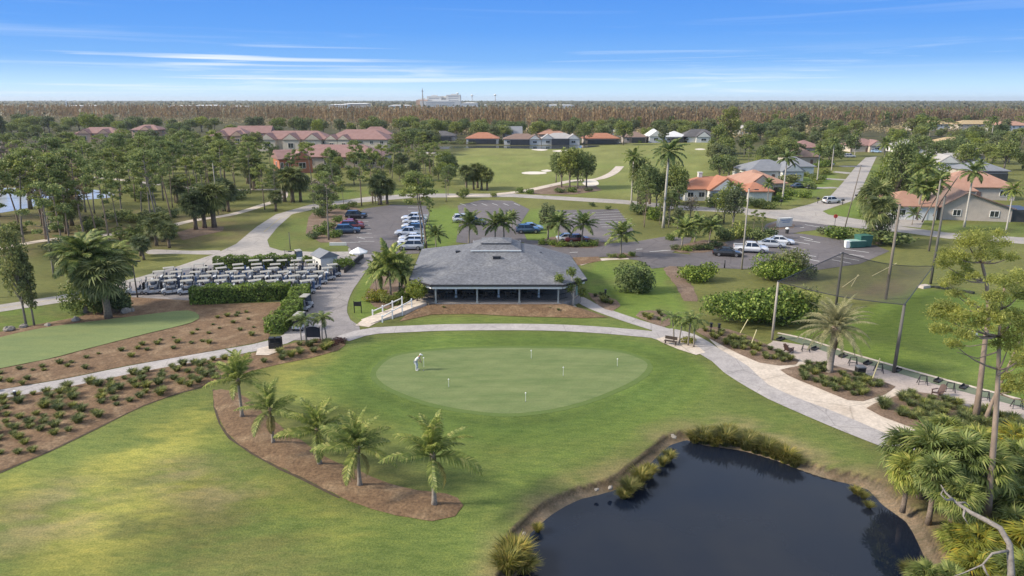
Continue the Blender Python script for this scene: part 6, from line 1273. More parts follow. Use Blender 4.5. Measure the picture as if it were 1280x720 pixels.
scatter([(-60, 330), (-60, 232), (120, 222), (250, 216), (325, 236), (315, 256), (235, 270), (205, 300), (120, 306), (60, 318)], 62, PINES+PINES2, 11, 16, 'pine_tree', 'slender pine in the grove round the left pond', 2.6, 11, group='pines of the left grove', avoid=([(210, 272), (320, 248), (330, 265), (250, 300)], [(-60, 292), (-60, 264), (60, 262), (150, 252), (170, 268), (100, 286)]))
scatter([(-60, 325), (-60, 255), (140, 262), (210, 262), (205, 305), (120, 312)], 22, PINES2+BARES, 12, 17, 'pine_tree', 'thin bare-stemmed pine low in the left grove', 2.2, 12, group='pines of the left grove')
scatter([(-60, 235), (-60, 188), (330, 188), (335, 232), (250, 216), (120, 222)], 64, PINES+SAGES+OAKS[:2]+LIMES[:1], 7, 11.5, 'tree', 'tree between the left grove and the red roofs', 4, 13, (.95, 1.4), 'trees before the red roofs')
scatter([(-60, 188), (-60, 166), (350, 166), (350, 186)], 36, OAKS+SAGES+OAKS+LIMES[:1], 6, 9, 'tree', 'tree around the farthest red roofs on the left', 6, 14, (1.1, 1.6), 'trees round the left condominiums', avoid=([(90, 190), (155, 190), (155, 176), (90, 176)], [(160, 182), (205, 182), (205, 170), (160, 170)], [(262, 196), (345, 196), (345, 176), (262, 176)]))
scatter([(-60, 166), (-60, 160), (560, 164), (560, 172), (350, 168)], 58, OAKS+SAGES+LIMES[:2], 8, 13, 'tree', 'tree along the near edge of the brown forest, left half', 9, 15, (1.1, 1.6), 'trees along the forest edge')
scatter([(330, 236), (340, 222), (400, 226), (480, 216), (560, 214), (566, 234), (470, 242)], 16, PINES2, 9, 13, 'pine_tree', 'pine between the condominiums and the entrance road', 3.5, 16, group='pines before the condominiums')
scatter([(330, 240), (345, 230), (400, 231), (480, 230), (486, 212), (570, 205), (566, 230), (470, 241)], 30, OAKS+SAGES+LIMES, 4, 7, 'tree', 'leafy tree between the condominiums and the entrance road', 3.5, 17, (1, 1.4), 'trees before the condominiums')
scatter([(480, 206), (500, 190), (545, 186), (548, 206)], 14, OAKS+SAGES+PINES, 8, 12, 'tree', 'tree right of the red roofs beside the fairway', 4, 18, (1, 1.4), 'trees by the fairway')
scatter([(490, 178), (495, 166), (980, 162), (1000, 174), (900, 176.3), (700, 177.6)], 100, OAKS+SAGES+OAKS, 8, 12, 'tree', 'tree behind the lakeside houses', 7, 19, (1.0, 1.5), 'trees behind the lakeside houses')
scatter([(868, 222), (880, 196), (930, 186), (990, 190), (985, 212), (905, 228)], 26, OAKS+SAGES+PINES[:2], 6, 10, 'tree', 'tree at the right side of the far fairway', 4, 20, (1, 1.4), 'trees right of the fairway')
scatter([(925, 190), (935, 170), (1060, 168), (1064, 200), (1040, 215), (990, 208)], 34, OAKS+SAGES+LIMES[:1], 6, 10, 'tree', 'tree among the houses left of the street', 5, 21, (1, 1.5), 'trees left of the street')
scatter([(1094, 260), (1100, 205), (1110, 172), (1325, 176), (1325, 240), (1180, 215)], 84, OAKS+SAGES+PINES[:3]+LIMES+SAGES+QUEENS, 6, 11, 'tree', 'tree among the houses right of the street', 5, 22, (1, 1.4), 'trees right of the street', avoid=([(1165, 290), (1165, 228), (1280, 228), (1280, 290)], [(1110, 285), (1110, 245), (1175, 245), (1175, 285)]))
scatter([(940, 167), (945, 150), (1325, 142), (1325, 172), (1100, 172)], 120, OAKS+SAGES+LIMES+LIMES+SAGES+PINES, 9, 15, 'tree', 'tree in the back right wooded belt', 8, 23, (1.1, 1.6), 'trees of the back right belt')
scatter([(505, 181), (560, 180.5), (720, 181.5), (900, 178.8), (900, 176), (700, 179.5), (520, 178.5)], 26, SHRUBS, 1.2, 2.6, 'shrub', 'garden shrub on the far lake bank', 5, 24, (1.2, 2), 'shrubs on the lake bank', 'shrub')
scatter([(870, 252), (900, 262), (960, 262), (1010, 248), (1020, 232), (960, 250)], 12, SHRUBS, 1.2, 2.6, 'shrub', 'garden shrub round the white bungalow', 3, 25, (1, 1.4), 'garden shrubs', 'shrub')
scatter([(-60, 325), (-60, 238), (130, 228), (250, 222), (320, 240), (240, 268), (205, 300), (120, 310)], 34, SHRUBS[:2]+[SHRUBS[3]], 1.2, 3.2, 'shrub', 'understorey shrub among the left grove pines', 2.5, 31, (1, 1.5), 'shrubs of the left grove', 'shrub', avoid=([(-60, 292), (-60, 258), (60, 256), (150, 246), (170, 262), (100, 286)],))
scatter([(1094, 262), (1100, 205), (1110, 176), (1325, 180), (1325, 235), (1180, 215)], 26, SHRUBS, 1.5, 3, 'shrub', 'garden shrub among the houses right of the street', 3, 32, (1, 1.6), 'garden shrubs right of the street', 'shrub', avoid=([(1165, 290), (1165, 228), (1280, 228), (1280, 290)],))
scatter([(960, 245), (965, 200), (1060, 190), (1050, 215), (1035, 245)], 22, SHRUBS, 1.2, 2.8, 'shrub', 'garden shrub among the houses left of the street', 2.5, 33, (1, 1.6), 'garden shrubs left of the street', 'shrub')
scatter([(335, 214), (340, 198), (440, 206), (485, 206), (478, 216), (400, 219)], 14, OAKS+SAGES+LIMES[:1], 5, 7.5, 'tree', 'tree close before the condominium fronts', 5, 34, (.9, 1.2), 'trees close before the condominiums', avoid=([(352, 219), (352, 202), (384, 202), (384, 219)],))
# --- single trees that can be told apart
tree(TALLS[0], 33, 408, 283, 'tree', '', .62, label='shaggy yellow-topped tree with pale trunk near the left edge'); tree(TALLS[2], 43, 407, 312, 'tree', '', .62, label='shorter grey-green tree close beside the shaggy yellow-topped one')
tree(TALLS[2], -8, 372, 262, 'tree', '', .9, label='dark tree cut off by the left edge beside the road')
tree(PINES[3], 68, 345, 228, 'pine_tree', '', 1, label='tall dark-stemmed pine rising alone before the left pond')
tree(SAGES[1], 77, 345, 300, 'tree', '', .7, label='small wispy tree beside the lone dark-stemmed pine')
CL = [feather_palm(s, 4.6, 2.5, L_coco if s % 2 else L_palm, 52, .16, B_palm, -1.25, 1.25, .8, .9, False, 28, .09, 1.3) for s in (201, 202, 203)]
for i, (px, pb, pt, lab) in enumerate(((108, 391, 312, 'left palm of the big leafy clump by the cart rows'), (125, 390, 289, 'tallest feathery palm of the big clump by the cart rows'), (143, 386, 304, 'palm at the right back of the big clump, nearest the carts'))): tree(CL[i % 3], px, pb, pt, 'palm_tree', '', 1.1, 'palms of the big clump', label=lab)
tree(DSABAL[1], 136, 399, 322, 'palm_tree', '', 1.15, 'palms of the big clump', label='silvery fan palm with pale leaning trunk at the front of the big clump')
for px, pb, w, d, h, mat, lab in ((103, 390, 4.2, 3.2, 5.2, L_palm, 'dark leafy shrub filling the left foot of the big palm clump'), (122, 394, 3.0, 2.4, 3.6, L_palm, 'green shrub filling the middle foot of the big palm clump'), (150, 390, 2.6, 2.2, 3.2, L_oak, 'dark shrub at the right foot of the big palm clump')): tag(mobj('shrub', shrub(int(px*5), w, d, h, 2200, .3, mat), None, G(px, pb)), lab, 'shrub')
for px, pb, pt in ((245, 285, 243), (256, 283, 240), (268, 282, 232), (280, 262, 226), (286, 263, 232), (204, 300, 268), (212, 308, 280), (196, 305, 275), (180, 323, 299), (176, 318, 296), (318, 235, 200), (356, 250, 214), (366, 251, 212), (376, 250, 220), (345, 262, 240), (476, 254, 222), (484, 253, 226), (222, 252, 225), (310, 228, 200), (84, 290, 250), (90, 280, 240)): tree(DSABAL[int(px) % 3], px, pb+2, pt-3, 'palm_tree', 'dark round-headed sabal palm left of the parking lot', 1.15, 'dark sabal palms')
for px, pb, pt in ((583, 238, 206), (592, 237, 209), (602, 237, 206), (609, 238, 210), (597, 235, 204)): tree(DSABAL[int(px) % 3], px, pb, pt, 'palm_tree', 'dark sabal palm in the group at the fairway edge', 1, 'fairway sabal palms')
for i, (px, pb, pt, lab) in enumerate(((533, 312, 214, 'tall pine with two bare stems and bright crown among the parked cars'), (528, 309, 222, 'second stem of the pine pair among the parked cars'))): tree(PINES2[i], px, pb, pt, 'pine_tree', '', 1.1, label=lab)
for px, pb, pt in ((452, 257, 190), (466, 254, 186), (411, 300, 215), (331, 262, 205), (344, 258, 206), (558, 252, 216), (560, 244, 208)): tree(PINES[int(px) % 7], px, pb, pt, 'pine_tree', 'thin-stemmed pine beside the left parking lot', 1, 'pines by the parking lot')
for px, pb, pt in ((702, 234, 190), (712, 236, 184), (722, 236, 192), (733, 234, 190), (695, 228, 194), (727, 238, 212)): tree((OAKS+PINES)[int(px) % 9], px, pb, pt, 'tree', 'tree in the island of trees on the fairway', .8, 'fairway tree island')
def royal(px, pb, pt, lab, P=None, wide=1): tree(P or ROYALS[int(px) % 3], px, pb, pt, 'palm_tree', '', wide, 'tall pale-trunked palms', label=lab)
royal(789, 257, 183, 'tall pale-trunked royal palm left of the pair on the fairway edge'); royal(829, 285, 171, 'tallest royal palm, right of the pair on the fairway edge')
royal(978, 250, 186, 'stout pale royal palm on the lawn right of the white bungalow', None, 1.2); royal(1021, 229, 180, 'royal palm left of the street, in front of the grey roof'); royal(1039, 215, 170, 'royal palm left of the street, farther back and taller'); royal(1068, 196, 160, 'slim royal palm at the far end of the street')
royal(1205, 284, 200, 'tall pale palm in front of the tan gabled house'); royal(1257, 291, 225, 'pale palm right of the tan gabled house'); royal(1238, 178, 144, 'royal palm beside the sandy roofs in the far right'); royal(1232, 176, 150, 'second royal palm beside the sandy roofs in the far right'); royal(1261, 203, 165, 'pale palm near the right edge among far houses'); royal(1282, 290, 220, 'pale palm trunk at the right edge of the lawn')
for px, pb, pt, lab in ((1146, 275, 190, 'feathery queen palm behind the leaning trunks'), (921, 262, 228, 'brownish queen palm in front of the white bungalow'), (911, 260, 226, 'smaller queen palm in front of the white bungalow'), (959, 258, 222, 'slender queen palm between the bungalow and salmon roof'), (1222, 232, 198, 'queen palm behind the orange tile ridge'), (1103, 215, 170, 'queen palm rising behind the big street-side tree'), (985, 165, 145, 'queen palm among tan roofs in the distance'), (1160, 180, 152, 'queen palm between the sandy roofs')): tree(QUEENS[int(px) % 3], px, pb, pt, 'palm_tree', '', 1, 'queen palms by the houses', label=lab)
for px, pb, pt in ((800, 258, 200), (807, 262, 205), (797, 250, 196), (812, 255, 210), (820, 262, 215), (843, 262, 205), (848, 255, 210), (838, 250, 200)): tree((OAKS+DSABAL+SAGES)[int(px) % 12], px, pb, pt, 'tree', 'tree in the cluster round the royal palm pair', .75, 'trees round the royal palms')
tree(TALLS[0], 908, 192, 134, 'tree', '', 1.15, label='tall shaggy grey-green tree standing above the fairway edge'); tree(TALLS[1], 896, 196, 156, 'tree', '', 1.1, label='darker tall tree left of the shaggy grey-green one')
tree(TALLS[1], 1117, 266, 174, 'tree', '', .78, label='big spreading tree right of the street mouth'); tree(LIMES[0], 1108, 262, 205, 'tree', '', .9, label='lighter tree in front of the big street-side tree'); tree(LIMES[1], 1150, 258, 196, 'tree', '', 1, label='yellow-green tree behind the leaning trunks')
tree(LIMES[2], 115, 172, 141, 'tree', '', 1.1, label='bright yellow-green tree before the brown forest on the left'); tree(LIMES[0], 398, 172, 149, 'tree', '', 1, label='bright lime tree behind the long condominium'); tree(OAKS[2], 377, 174, 146, 'tree', '', 1, label='dark green tree beside the bright lime tree behind the condominiums'); tree(OAKS[1], 544, 172, 148, 'tree', '', 1.1, label='round dark tree behind the dark roofed lakeside house'); tree(OAKS[0], 779, 181, 151, 'tree', '', 1.1, label='round green tree standing before the lakeside houses'); tree(OAKS[3], 730, 181, 153, 'tree', '', 1, label='green tree between the white and orange lakeside houses'); tree(SAGES[0], 829, 180, 157, 'tree', '', 1, label='grey-green tree in front of the white gabled lakeside house'); tree(OAKS[4], 1240, 205, 180, 'tree', '', 1.6, label='dark domed tree among the right-hand roofs'); tree(TALLS[2], 5, 178, 145, 'tree', '', 1, label='yellowish tall tree at the far left before the forest')
# leaning trunks right of the street
for i, (a, b, lab) in enumerate((((1120, 289), (1150, 232), 'first of the leaning dark-trunked palms before the white garage'), ((1127, 290), (1160, 236), 'second of the leaning dark-trunked palms before the white garage'), ((1133, 290), (1172, 228), 'longest leaning dark-trunked palm before the white garage'))):
    g = G(*a); t = AT(b[0], b[1], g.y); e = empty('palm_tree', g); tag(e, lab, 'palm', 'leaning palms'); d = t-g; MB().tube([(0, 0, 0), d*.35+Vector((-.25, 0, .2)), d*.7+Vector((-.15, 0, .1)), d], [.16, .13, .12, .11], 7).obj('trunk', B_boot, e, smooth=True); mobj('crown', QUEENS[i].parts[-1][1], e, d-Vector((0, 0, 8.0*1)), (0, 0, i))
    e.children[-1].location = d-Vector(tuple(0 for _ in range(3))); 
    v = np.empty(len(QUEENS[i].parts[-1][1].vertices)*3, np.float32); QUEENS[i].parts[-1][1].vertices.foreach_get('co', v); v = v.reshape(-1, 3); cc = np.median(v, axis=0); e.children[-1].location = d-Vector((float(cc[0]), float(cc[1]), float(cc[2])))*.8; e.children[-1].scale = (.8, .8, .8)
tree(DSABAL[0], 1098, 305, 246, 'palm_tree', '', 1.1, label='sabal palm with booted trunk behind the dumpsters'); tree(DSABAL[2], 1090, 294, 226, 'palm_tree', '', 1, label='date-like palm at the corner lawn right of the street')
for px, pb, w, h, lab, mi in ((1108, 306, 60, 3.2, 'big dark palmetto thicket behind the dumpsters', 0), (1082, 272, 26, 3.0, 'clipped green shrub on the corner lawn', 2), (1047, 296, 42, 2.2, 'low spreading green shrub at the lot corner', 2), (1033, 293, 22, 1.6, 'small shrub left of the spreading one at the lot corner', 3), (1030, 300, 1, .9, 'tiny shrub', 3)):
    if w == 1: continue
    s = w*MPP(px, pb)/2.4; o = mobj('shrub', SHRUBS[mi], None, G(px, pb), (0, 0, px), (s, s*.8, h/1.6)); tag(o, lab, 'shrub')
# --- coconut palms round the lots
for px, pb, pt, lab in ((545, 312, 280, 'coconut palm on the green island right of the parked row'), (586, 306, 262, 'coconut palm left of the pair behind the clubhouse roof'), (619, 303, 264, 'left palm of the pair touching the clubhouse roof line'), (630, 303, 262, 'right palm of the pair touching the clubhouse roof line'), (698, 305, 262, 'left palm of the pair before the maroon car'), (727, 306, 264, 'right palm of the pair before the maroon car'), (776, 321, 274, 'coconut palm alone in the drive island'), (852, 311, 268, 'left palm in the planted island of the right lot'), (886, 306, 270, 'right palm in the planted island of the right lot'), (868, 303, 266, 'middle palm at the back of the right lot island'), (1140, 281, 258, 'small palm beside the salmon garage'), (640, 288, 262, 'palm behind the clubhouse roof beside the lot')): tree(COCOF[int(px) % 3], px, pb, pt, 'palm_tree', '', .95, 'coconut palms round the lots', label=lab)
for px, pb, pt, lab in ((478, 372, 318, 'leftmost palm of the cluster beside the clubhouse ramp'), (489, 375, 300, 'tallest palm of the cluster beside the clubhouse ramp'), (500, 374, 312, 'palm with pale trunk in the cluster beside the clubhouse ramp'), (508, 368, 318, 'palm nearest the roof in the cluster beside the ramp'), (470, 362, 326, 'low palm at the back of the cluster beside the ramp')): tree(COCOF[int(px) % 3], px, pb, pt, 'palm_tree', '', .72, 'palms beside the clubhouse ramp', label=lab)
RB = Plant(('trunk', MB().tube([(0, 0, 0), (.1, .05, .7), (0, 0, 1.5)], [.2, .13, .1], 7).mesh('tree_trunk', B_grey, smooth=True)), ('crown', cloud('round_crown', [((0, 0, 2.3), (1.55, 1.55, 1.15)), ((.6, -.3, 1.9), (.9, .9, .7)), ((-.7, .2, 1.9), (.9, .9, .7))], 2600, .26, 9, L_lime, .6, .4, .45)))
o = tree(RB, 522, 384, 350, 'tree', '', 1.0, label='small round-headed tree at the top of the clubhouse ramp')
for px, pb, w, d, h, n, sz, mat, lab in (
 (872, 352, 4.9, 4, 2.6, 3150, 0.286, L_clusia, 'round glossy shrub with large leaves beside the lot'), (942, 403, 11.2, 6.5, 4.6, 7560, 0.34, L_clusia, 'largest glossy shrub, beside the pale wooden pole'), (968, 351, 6.5, 5, 3.6, 3780, 0.306, L_clusia, 'bright glossy shrub in front of the white pickup'), (984, 348, 5.0, 4.5, 5.0, 3570, 0.286, L_sage, 'taller olive shrub behind the bright glossy one'), (1003, 350, 3.6, 3, 2.4, 1680, 0.272, L_oak, 'dark low shrub at the right of the olive one'),
 (792, 366, 4.6, 4.0, 4.2, 3990, 0.286, L_oak, 'tall grey-green bush standing alone on the lawn right of the clubhouse'), (802, 367, 2.4, 2.2, 1.6, 1050, 0.238, L_oak, 'dark skirt shrub at the foot of the grey-green bush'), (992, 398, 5.0, 4, 4.0, 3150, 0.306, L_oak, 'dark shrub behind the largest glossy one, right of the wooden pole'),
 (430, 338, 2.6, 2.6, 2.1, 1680, 0.204, L_hedge, 'rounded green bush right of the white shed'), (386, 331, 2.0, 1.2, 1.6, 840, 0.204, L_hedge, 'small green bush left of the white shed'),
 (470, 378, 3.0, 2.2, 1.7, 1260, 0.238, L_yel, 'yellow-green shrub under the palms beside the ramp'), (490, 382, 3.2, 2.2, 1.5, 1260, 0.238, L_coco, 'fresh green shrub under the palms near the white railing'), (503, 378, 2.2, 2, 1.8, 1050, 0.238, L_clusia, 'glossy shrub at the clubhouse corner under the palms'), (860, 430, 1.8, 1.2, .8, 882, 0.122, L_yel, 'small yellow shrub at the feet of the three palms'),
 (413, 434, 1.6, 1.0, .6, 735, 0.109, L_red, 'reddish low shrub at the left tip of the sign bed'), (425, 430, 1.5, 1.0, .7, 735, 0.109, L_red, 'reddish low shrub at the right tip of the sign bed')):
    o = mobj('shrub', shrub(int(px*3), w, d, h, n, sz, mat), None, G(px, pb-1.5)); tag(o, lab, 'shrub')
def bushes(lst, base, group, mi=None):
    for px, pb, w, h in lst:
        s = w*MPP(px, pb)/2.4; o = mobj('shrub', SHRUBS[(int(px) if mi is None else mi) % 4], None, G(px, pb), (0, 0, px*1.7), (s, s, h/1.5)); tag(o, None, 'shrub', group); REG.append((o, base, px))
bushes([(402, 292, 22, 1.8), (412, 286, 18, 1.6), (422, 277, 14, 1.4), (392, 298, 16, 1.3), (418, 296, 20, 1.5), (400, 272, 16, 2.4), (408, 266, 16, 2.6), (430, 262, 12, 1.4), (440, 259, 12, 1.4)], 'shrub in the mulch corner left of the dark cars', 'shrubs in the left lot corner')
bushes([(678, 306, 10, 1.2), (690, 306, 14, 1.0), (702, 308, 16, 1.0), (716, 308, 16, .9), (730, 308, 16, 1.0), (742, 307, 14, 1.2)], 'low shrub in the island before the maroon car', 'shrubs in the drive island')
bushes([(843, 312, 12, 1.0), (858, 313, 16, .9), (872, 312, 14, .9), (884, 312, 16, 1.1), (896, 309, 16, 1.2), (905, 300, 22, 2.6), (925, 298, 24, 3.2), (945, 300, 26, 2.4), (960, 297, 22, 2.0), (860, 296, 18, 2.0), (838, 300, 12, 1.2), (880, 284, 20, 2.0), (895, 280, 20, 2.2)], 'shrub in the planted island by the white pickup', 'shrubs of the right lot island')
bushes([(765, 322, 12, .8), (778, 322, 10, .7), (790, 320, 10, .8)], 'low shrub round the lone coconut palm', 'shrubs round the lone palm')
bushes([(650, 241, 10, 1.6), (662, 242, 12, 1.4), (700, 241, 14, 1.4), (714, 240, 16, 1.5), (735, 239, 12, 1.2), (575, 246, 10, 1.6), (617, 246, 8, 1.4), (580, 248, 12, 3.0), (800, 268, 24, 2.6), (818, 275, 20, 3), (835, 280, 18, 2.4), (760, 262, 8, 1), (740, 258, 8, 1)], 'shrub along the cart path beyond the lots', 'shrubs along the far cart path')
scatter([(380, 262), (440, 250), (560, 250), (568, 258), (500, 255), (440, 262), (395, 275)], 8, [SAGES[0], BARES[0], PINES2[1]], 4, 8, 'tree', 'thin tree at the top of the left parking lot', 2, 41, (.8, 1.1), 'trees round the left lot')
scatter([(796, 262), (860, 272), (905, 270), (910, 290), (860, 292), (800, 285)], 12, PINES2+[SAGES[1], BARES[1], OAKS[0]], 4, 9, 'tree', 'thin tree beyond the drive behind the right lot', 2, 42, (.7, 1.0), 'trees behind the right lot', avoid=([(855, 300), (912, 300), (912, 292), (860, 293)],))
for px, pb, pt in ((916, 285, 235), (940, 298, 262), (952, 300, 266), (685, 300, 255), (536, 285, 250)): tree((PINES2+SAGES)[int(px) % 7], px, pb, pt, 'tree', 'spindly tree rising from a parking island', .8, 'island trees')
# --- hedges
def hedge(px, w, h, n, size, seed, lab):
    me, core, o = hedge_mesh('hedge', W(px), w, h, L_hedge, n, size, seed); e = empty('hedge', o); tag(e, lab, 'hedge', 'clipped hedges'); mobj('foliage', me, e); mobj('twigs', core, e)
hedge([(270, 337), (320, 336), (369, 334)], 1.6, 2.0, 4600, .26, 1, 'long clipped hedge behind the golf carts at the road'); hedge([(241, 379.5), (300, 376), (362, 373)], 2.1, 2.1, 5600, .28, 2, 'clipped hedge in front of the golf cart rows'); hedge([(378, 371), (371, 387), (359, 404), (343, 417)], 2.2, 1.75, 5600, .26, 3, 'clipped hedge slanting down beside the drive')
# --- plumeria-like small tree at the right front of the clubhouse
def pompom():
    g = G(716, 384); e = empty('tree', g); tag(e, 'white-barked small tree with tufted leaf pompoms at the clubhouse corner', 'tree'); yw = g.y; tip = [(699, 349), (714, 341), (722, 354), (712, 361), (728, 367)]; mb = MB(); bl = []; j = AT(717, 366, yw)-g
    mb.tube([(0, 0, 0), AT(716.5, 375, yw)-g, j], [.2, .13, .1], 8)
    for i, (x, y) in enumerate(tip):
        t = AT(x, y, yw+(i % 3-1)*.5)-g; mb.tube(curve(j*(.6 if i in (3, 4) else 1), t, .12, 4), [.08, .07, .06, .05, .035], 6); bl.append((tuple(t+Vector((0, 0, .15))), (.75, .75, .7)))
    mb.ball((0, 0, .05), (.5, .45, .18), 8, 5); mb.obj('trunk', surf('white_bark', (.56, .50, .43), (.44, .39, .33), 4, .9), e, smooth=True); mobj('crown', cloud('pompom_crown', bl, 1700, .28, 5, L_lime, .6, .35, .2), e)
pompom()
# --- slender palms at the forks
XM = [feather_palm(s, 2.3, 1.35, L_palm, 10, .06, B_grey, -.4, 1.0, .42, .25, True, 12, .07, 1.9) for s in (301, 302, 303)]
for px, pb, pt, lab in ((377, 430, 396, 'leftmost of four small palms beside the dark sign'), (383, 431, 393, 'second of four small palms, left of the dark sign'), (403, 428, 393, 'third of four small palms, right of the dark sign'), (408.5, 427, 391, 'rightmost of four small palms beside the dark sign'), (842, 428, 390, 'leftmost of the palms at the path fork'), (849, 430, 394, 'second of the palms at the path fork'), (860, 432, 390, 'third of the palms at the path fork'), (867, 434, 393, 'rightmost of the palms at the path fork')): tree(XM[int(px*2) % 3], px, pb, pt, 'palm_tree', '', 1.15, 'small palms at the path forks', label=lab)
# --- five coconut palms in the front bed: every frond its own part
CF = [frond(400+i, 2.75, L_coco, 30, (1.2, .95, 1.45)[i], .66, .068, .45) for i in range(3)]; CFo = [frond(410+i, 2.3, L_coco_old, 26, 1.5, .5, .06, .1) for i in range(2)]
def coconut(px, pb, hc, nf, seed, lab, s=1.0, old=1, lean=(0, 0)):
    g = G(px, pb); e = empty('palm_tree', g+Vector((0, 0, .1)), 0, s); tag(e, lab, 'palm', 'coconut palms in the mulch bed'); rng = random.Random(seed)
    tr = [Vector((lean[0]*t*t, lean[1]*t*t, hc*t)) for t in (0, .12, .3, .5, .75, 1)]; MB().tube(tr, [.2, .14, .115, .105, .10, .11], 9).obj('trunk', B_palm, e, smooth=True); top = tr[-1]
    MB().ball(top+Vector((0, 0, .05)), (.19, .19, .34), 8, 6).obj('crown_shaft', L_dead, e)
    for i, (az, el, k) in enumerate(palm_angles(seed, nf, -.55, 1.35)): o = mobj('frond', CF[i % 3], e); o.matrix_local = FM(top+Vector((0, 0, .1)), az, el, k)@Matrix.Rotation(rng.uniform(-.5, .5), 4, 'X')
    for i in range(old): o = mobj('frond', CFo[i % 2], e); o.matrix_local = FM(top, rng.uniform(-2.4, .3), -1.0+rng.uniform(-.2, .2), .85); tag(o, 'drooping yellowed frond')
coconut(303, 523, 2.9, 18, 1, 'coconut palm at the left end of the curved mulch bed', 1.06, 0); coconut(342, 556, 2.6, 15, 5, 'smaller upright coconut palm second in the curved mulch bed', 1.0, 2); coconut(400, 582, 2.3, 18, 9, 'dark-trunked coconut palm in the middle of the curved bed', 1.08, 1); coconut(450, 609, 2.4, 18, 13, 'coconut palm with a hanging yellow frond, fourth along the bed', 1.1, 2); coconut(543, 633, 2.75, 19, 17, 'largest coconut palm at the right end of the curved mulch bed', 1.2, 1)
# --- date palm by the tee line
def date_palm():
    g = G(1036, 467); e = empty('palm_tree', g); tag(e, 'stout date palm with a wide arching silvery crown in the diamond bed', 'palm'); hc = HT(1039, 467, 414); MB().tube([(0, 0, 0), (.02, 0, .4), (.06, 0, hc*.5), (.1, 0, hc)], [.42, .3, .27, .34], 10).obj('trunk', B_palm, e, smooth=True); top = Vector((.1, 0, hc)); MB().ball(top+Vector((0, 0, .1)), (.5, .5, .6), 9, 7).obj('crown_shaft', B_boot, e)
    fr = [frond(450+i, 3.7, L_date, 34, (1.3, 1.0, 1.7)[i], .5, .05, .35) for i in range(3)]
    for i, (az, el, k) in enumerate(palm_angles(31, 60, -.75, 1.3)): o = mobj('frond', fr[i % 3], e); o.matrix_local = FM(top+Vector((0, 0, .2)), az, el, k)
    fo = frond(460, 3.0, L_dead, 28, 1.2, .4, .05, .0)
    for i in range(12): o = mobj('frond', fo, e); o.matrix_local = FM(top, i*.53, -1.15, .8)
date_palm()
# --- near pines at the right
def near_pine(lab, pts, arms, blobs, seed, r0=.2, n=4200, dead=()):
    g = G(*pts[0]); yw = g.y; e = empty('pine_tree', g); tag(e, lab, 'pine', 'sunlit pines at the right edge'); tr = [AT(x, y, yw+.25*i)-g for i, (x, y) in enumerate(pts)]; tr[0] = Vector((0, 0, 0)); k = len(tr); rng = random.Random(seed)
    mb = MB(); mb.tube(tr, [r0*(1.2 if i == 0 else 1-.72*i/(k-1)) for i in range(k)], 9); bl = []
    cps = [AT(x, y, yw+rng.uniform(-1.3, 1.6))-g for x, y, r in blobs]
    for c, (x, y, r) in zip(cps, blobs):
        r *= 1.2; bl.append((tuple(c), (r*1.1, r*1.1, r*.72)))
        for q in range(3): bl.append((tuple(c+Vector((rng.uniform(-1, 1)*r, rng.uniform(-1, 1)*r, rng.uniform(-.35, .55)*r))), (r*.55, r*.55, r*.4)))
        b = min(tr[2:], key=lambda t: (t-c).length+(2.0 if t.z > c.z-.2 else 0)); mb.tube(curve(b, c, -.25, 4, (0, 0, 0)), [r0*.36, r0*.3, r0*.22, r0*.14, .02], 6)
    mb.obj('trunk', B_pine, e, smooth=True)
    for d in dead: MB().tube([AT(x, y, yw+dy)-g for x, y, dy in d], [.05-.035*i/(len(d)-1) for i in range(len(d))], 5).obj('dead_branch', B_boot, e, smooth=True)
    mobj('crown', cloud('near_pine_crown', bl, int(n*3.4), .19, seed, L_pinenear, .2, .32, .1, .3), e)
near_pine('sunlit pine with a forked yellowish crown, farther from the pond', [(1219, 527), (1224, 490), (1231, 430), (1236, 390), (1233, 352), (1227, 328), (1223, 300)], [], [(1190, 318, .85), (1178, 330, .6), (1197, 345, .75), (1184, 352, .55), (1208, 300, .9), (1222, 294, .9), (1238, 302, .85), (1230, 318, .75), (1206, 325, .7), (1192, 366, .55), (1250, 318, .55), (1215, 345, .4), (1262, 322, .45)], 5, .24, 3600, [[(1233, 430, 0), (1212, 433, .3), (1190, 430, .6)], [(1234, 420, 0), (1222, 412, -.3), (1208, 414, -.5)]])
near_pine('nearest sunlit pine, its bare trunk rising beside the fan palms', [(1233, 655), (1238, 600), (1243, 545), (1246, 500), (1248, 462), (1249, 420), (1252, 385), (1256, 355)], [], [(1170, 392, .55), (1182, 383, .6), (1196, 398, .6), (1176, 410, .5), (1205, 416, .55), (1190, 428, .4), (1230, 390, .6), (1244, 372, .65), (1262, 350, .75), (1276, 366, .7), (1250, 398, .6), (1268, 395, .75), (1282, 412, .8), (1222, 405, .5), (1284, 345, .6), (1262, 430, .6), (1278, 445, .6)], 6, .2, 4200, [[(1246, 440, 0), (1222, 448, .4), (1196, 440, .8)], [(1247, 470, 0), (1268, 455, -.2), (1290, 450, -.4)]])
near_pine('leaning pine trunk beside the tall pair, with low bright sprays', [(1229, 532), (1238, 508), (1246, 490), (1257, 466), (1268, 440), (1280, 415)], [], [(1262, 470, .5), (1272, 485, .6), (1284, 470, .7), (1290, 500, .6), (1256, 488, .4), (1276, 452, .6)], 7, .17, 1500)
near_pine('pale pine sprig reaching over the tee line beside the dark pole', [(1150, 480), (1149, 450), (1140, 425), (1128, 410)], [], [(1121, 404, .42), (1134, 406, .35), (1110, 409, .28)], 8, .05, 500) if False else None
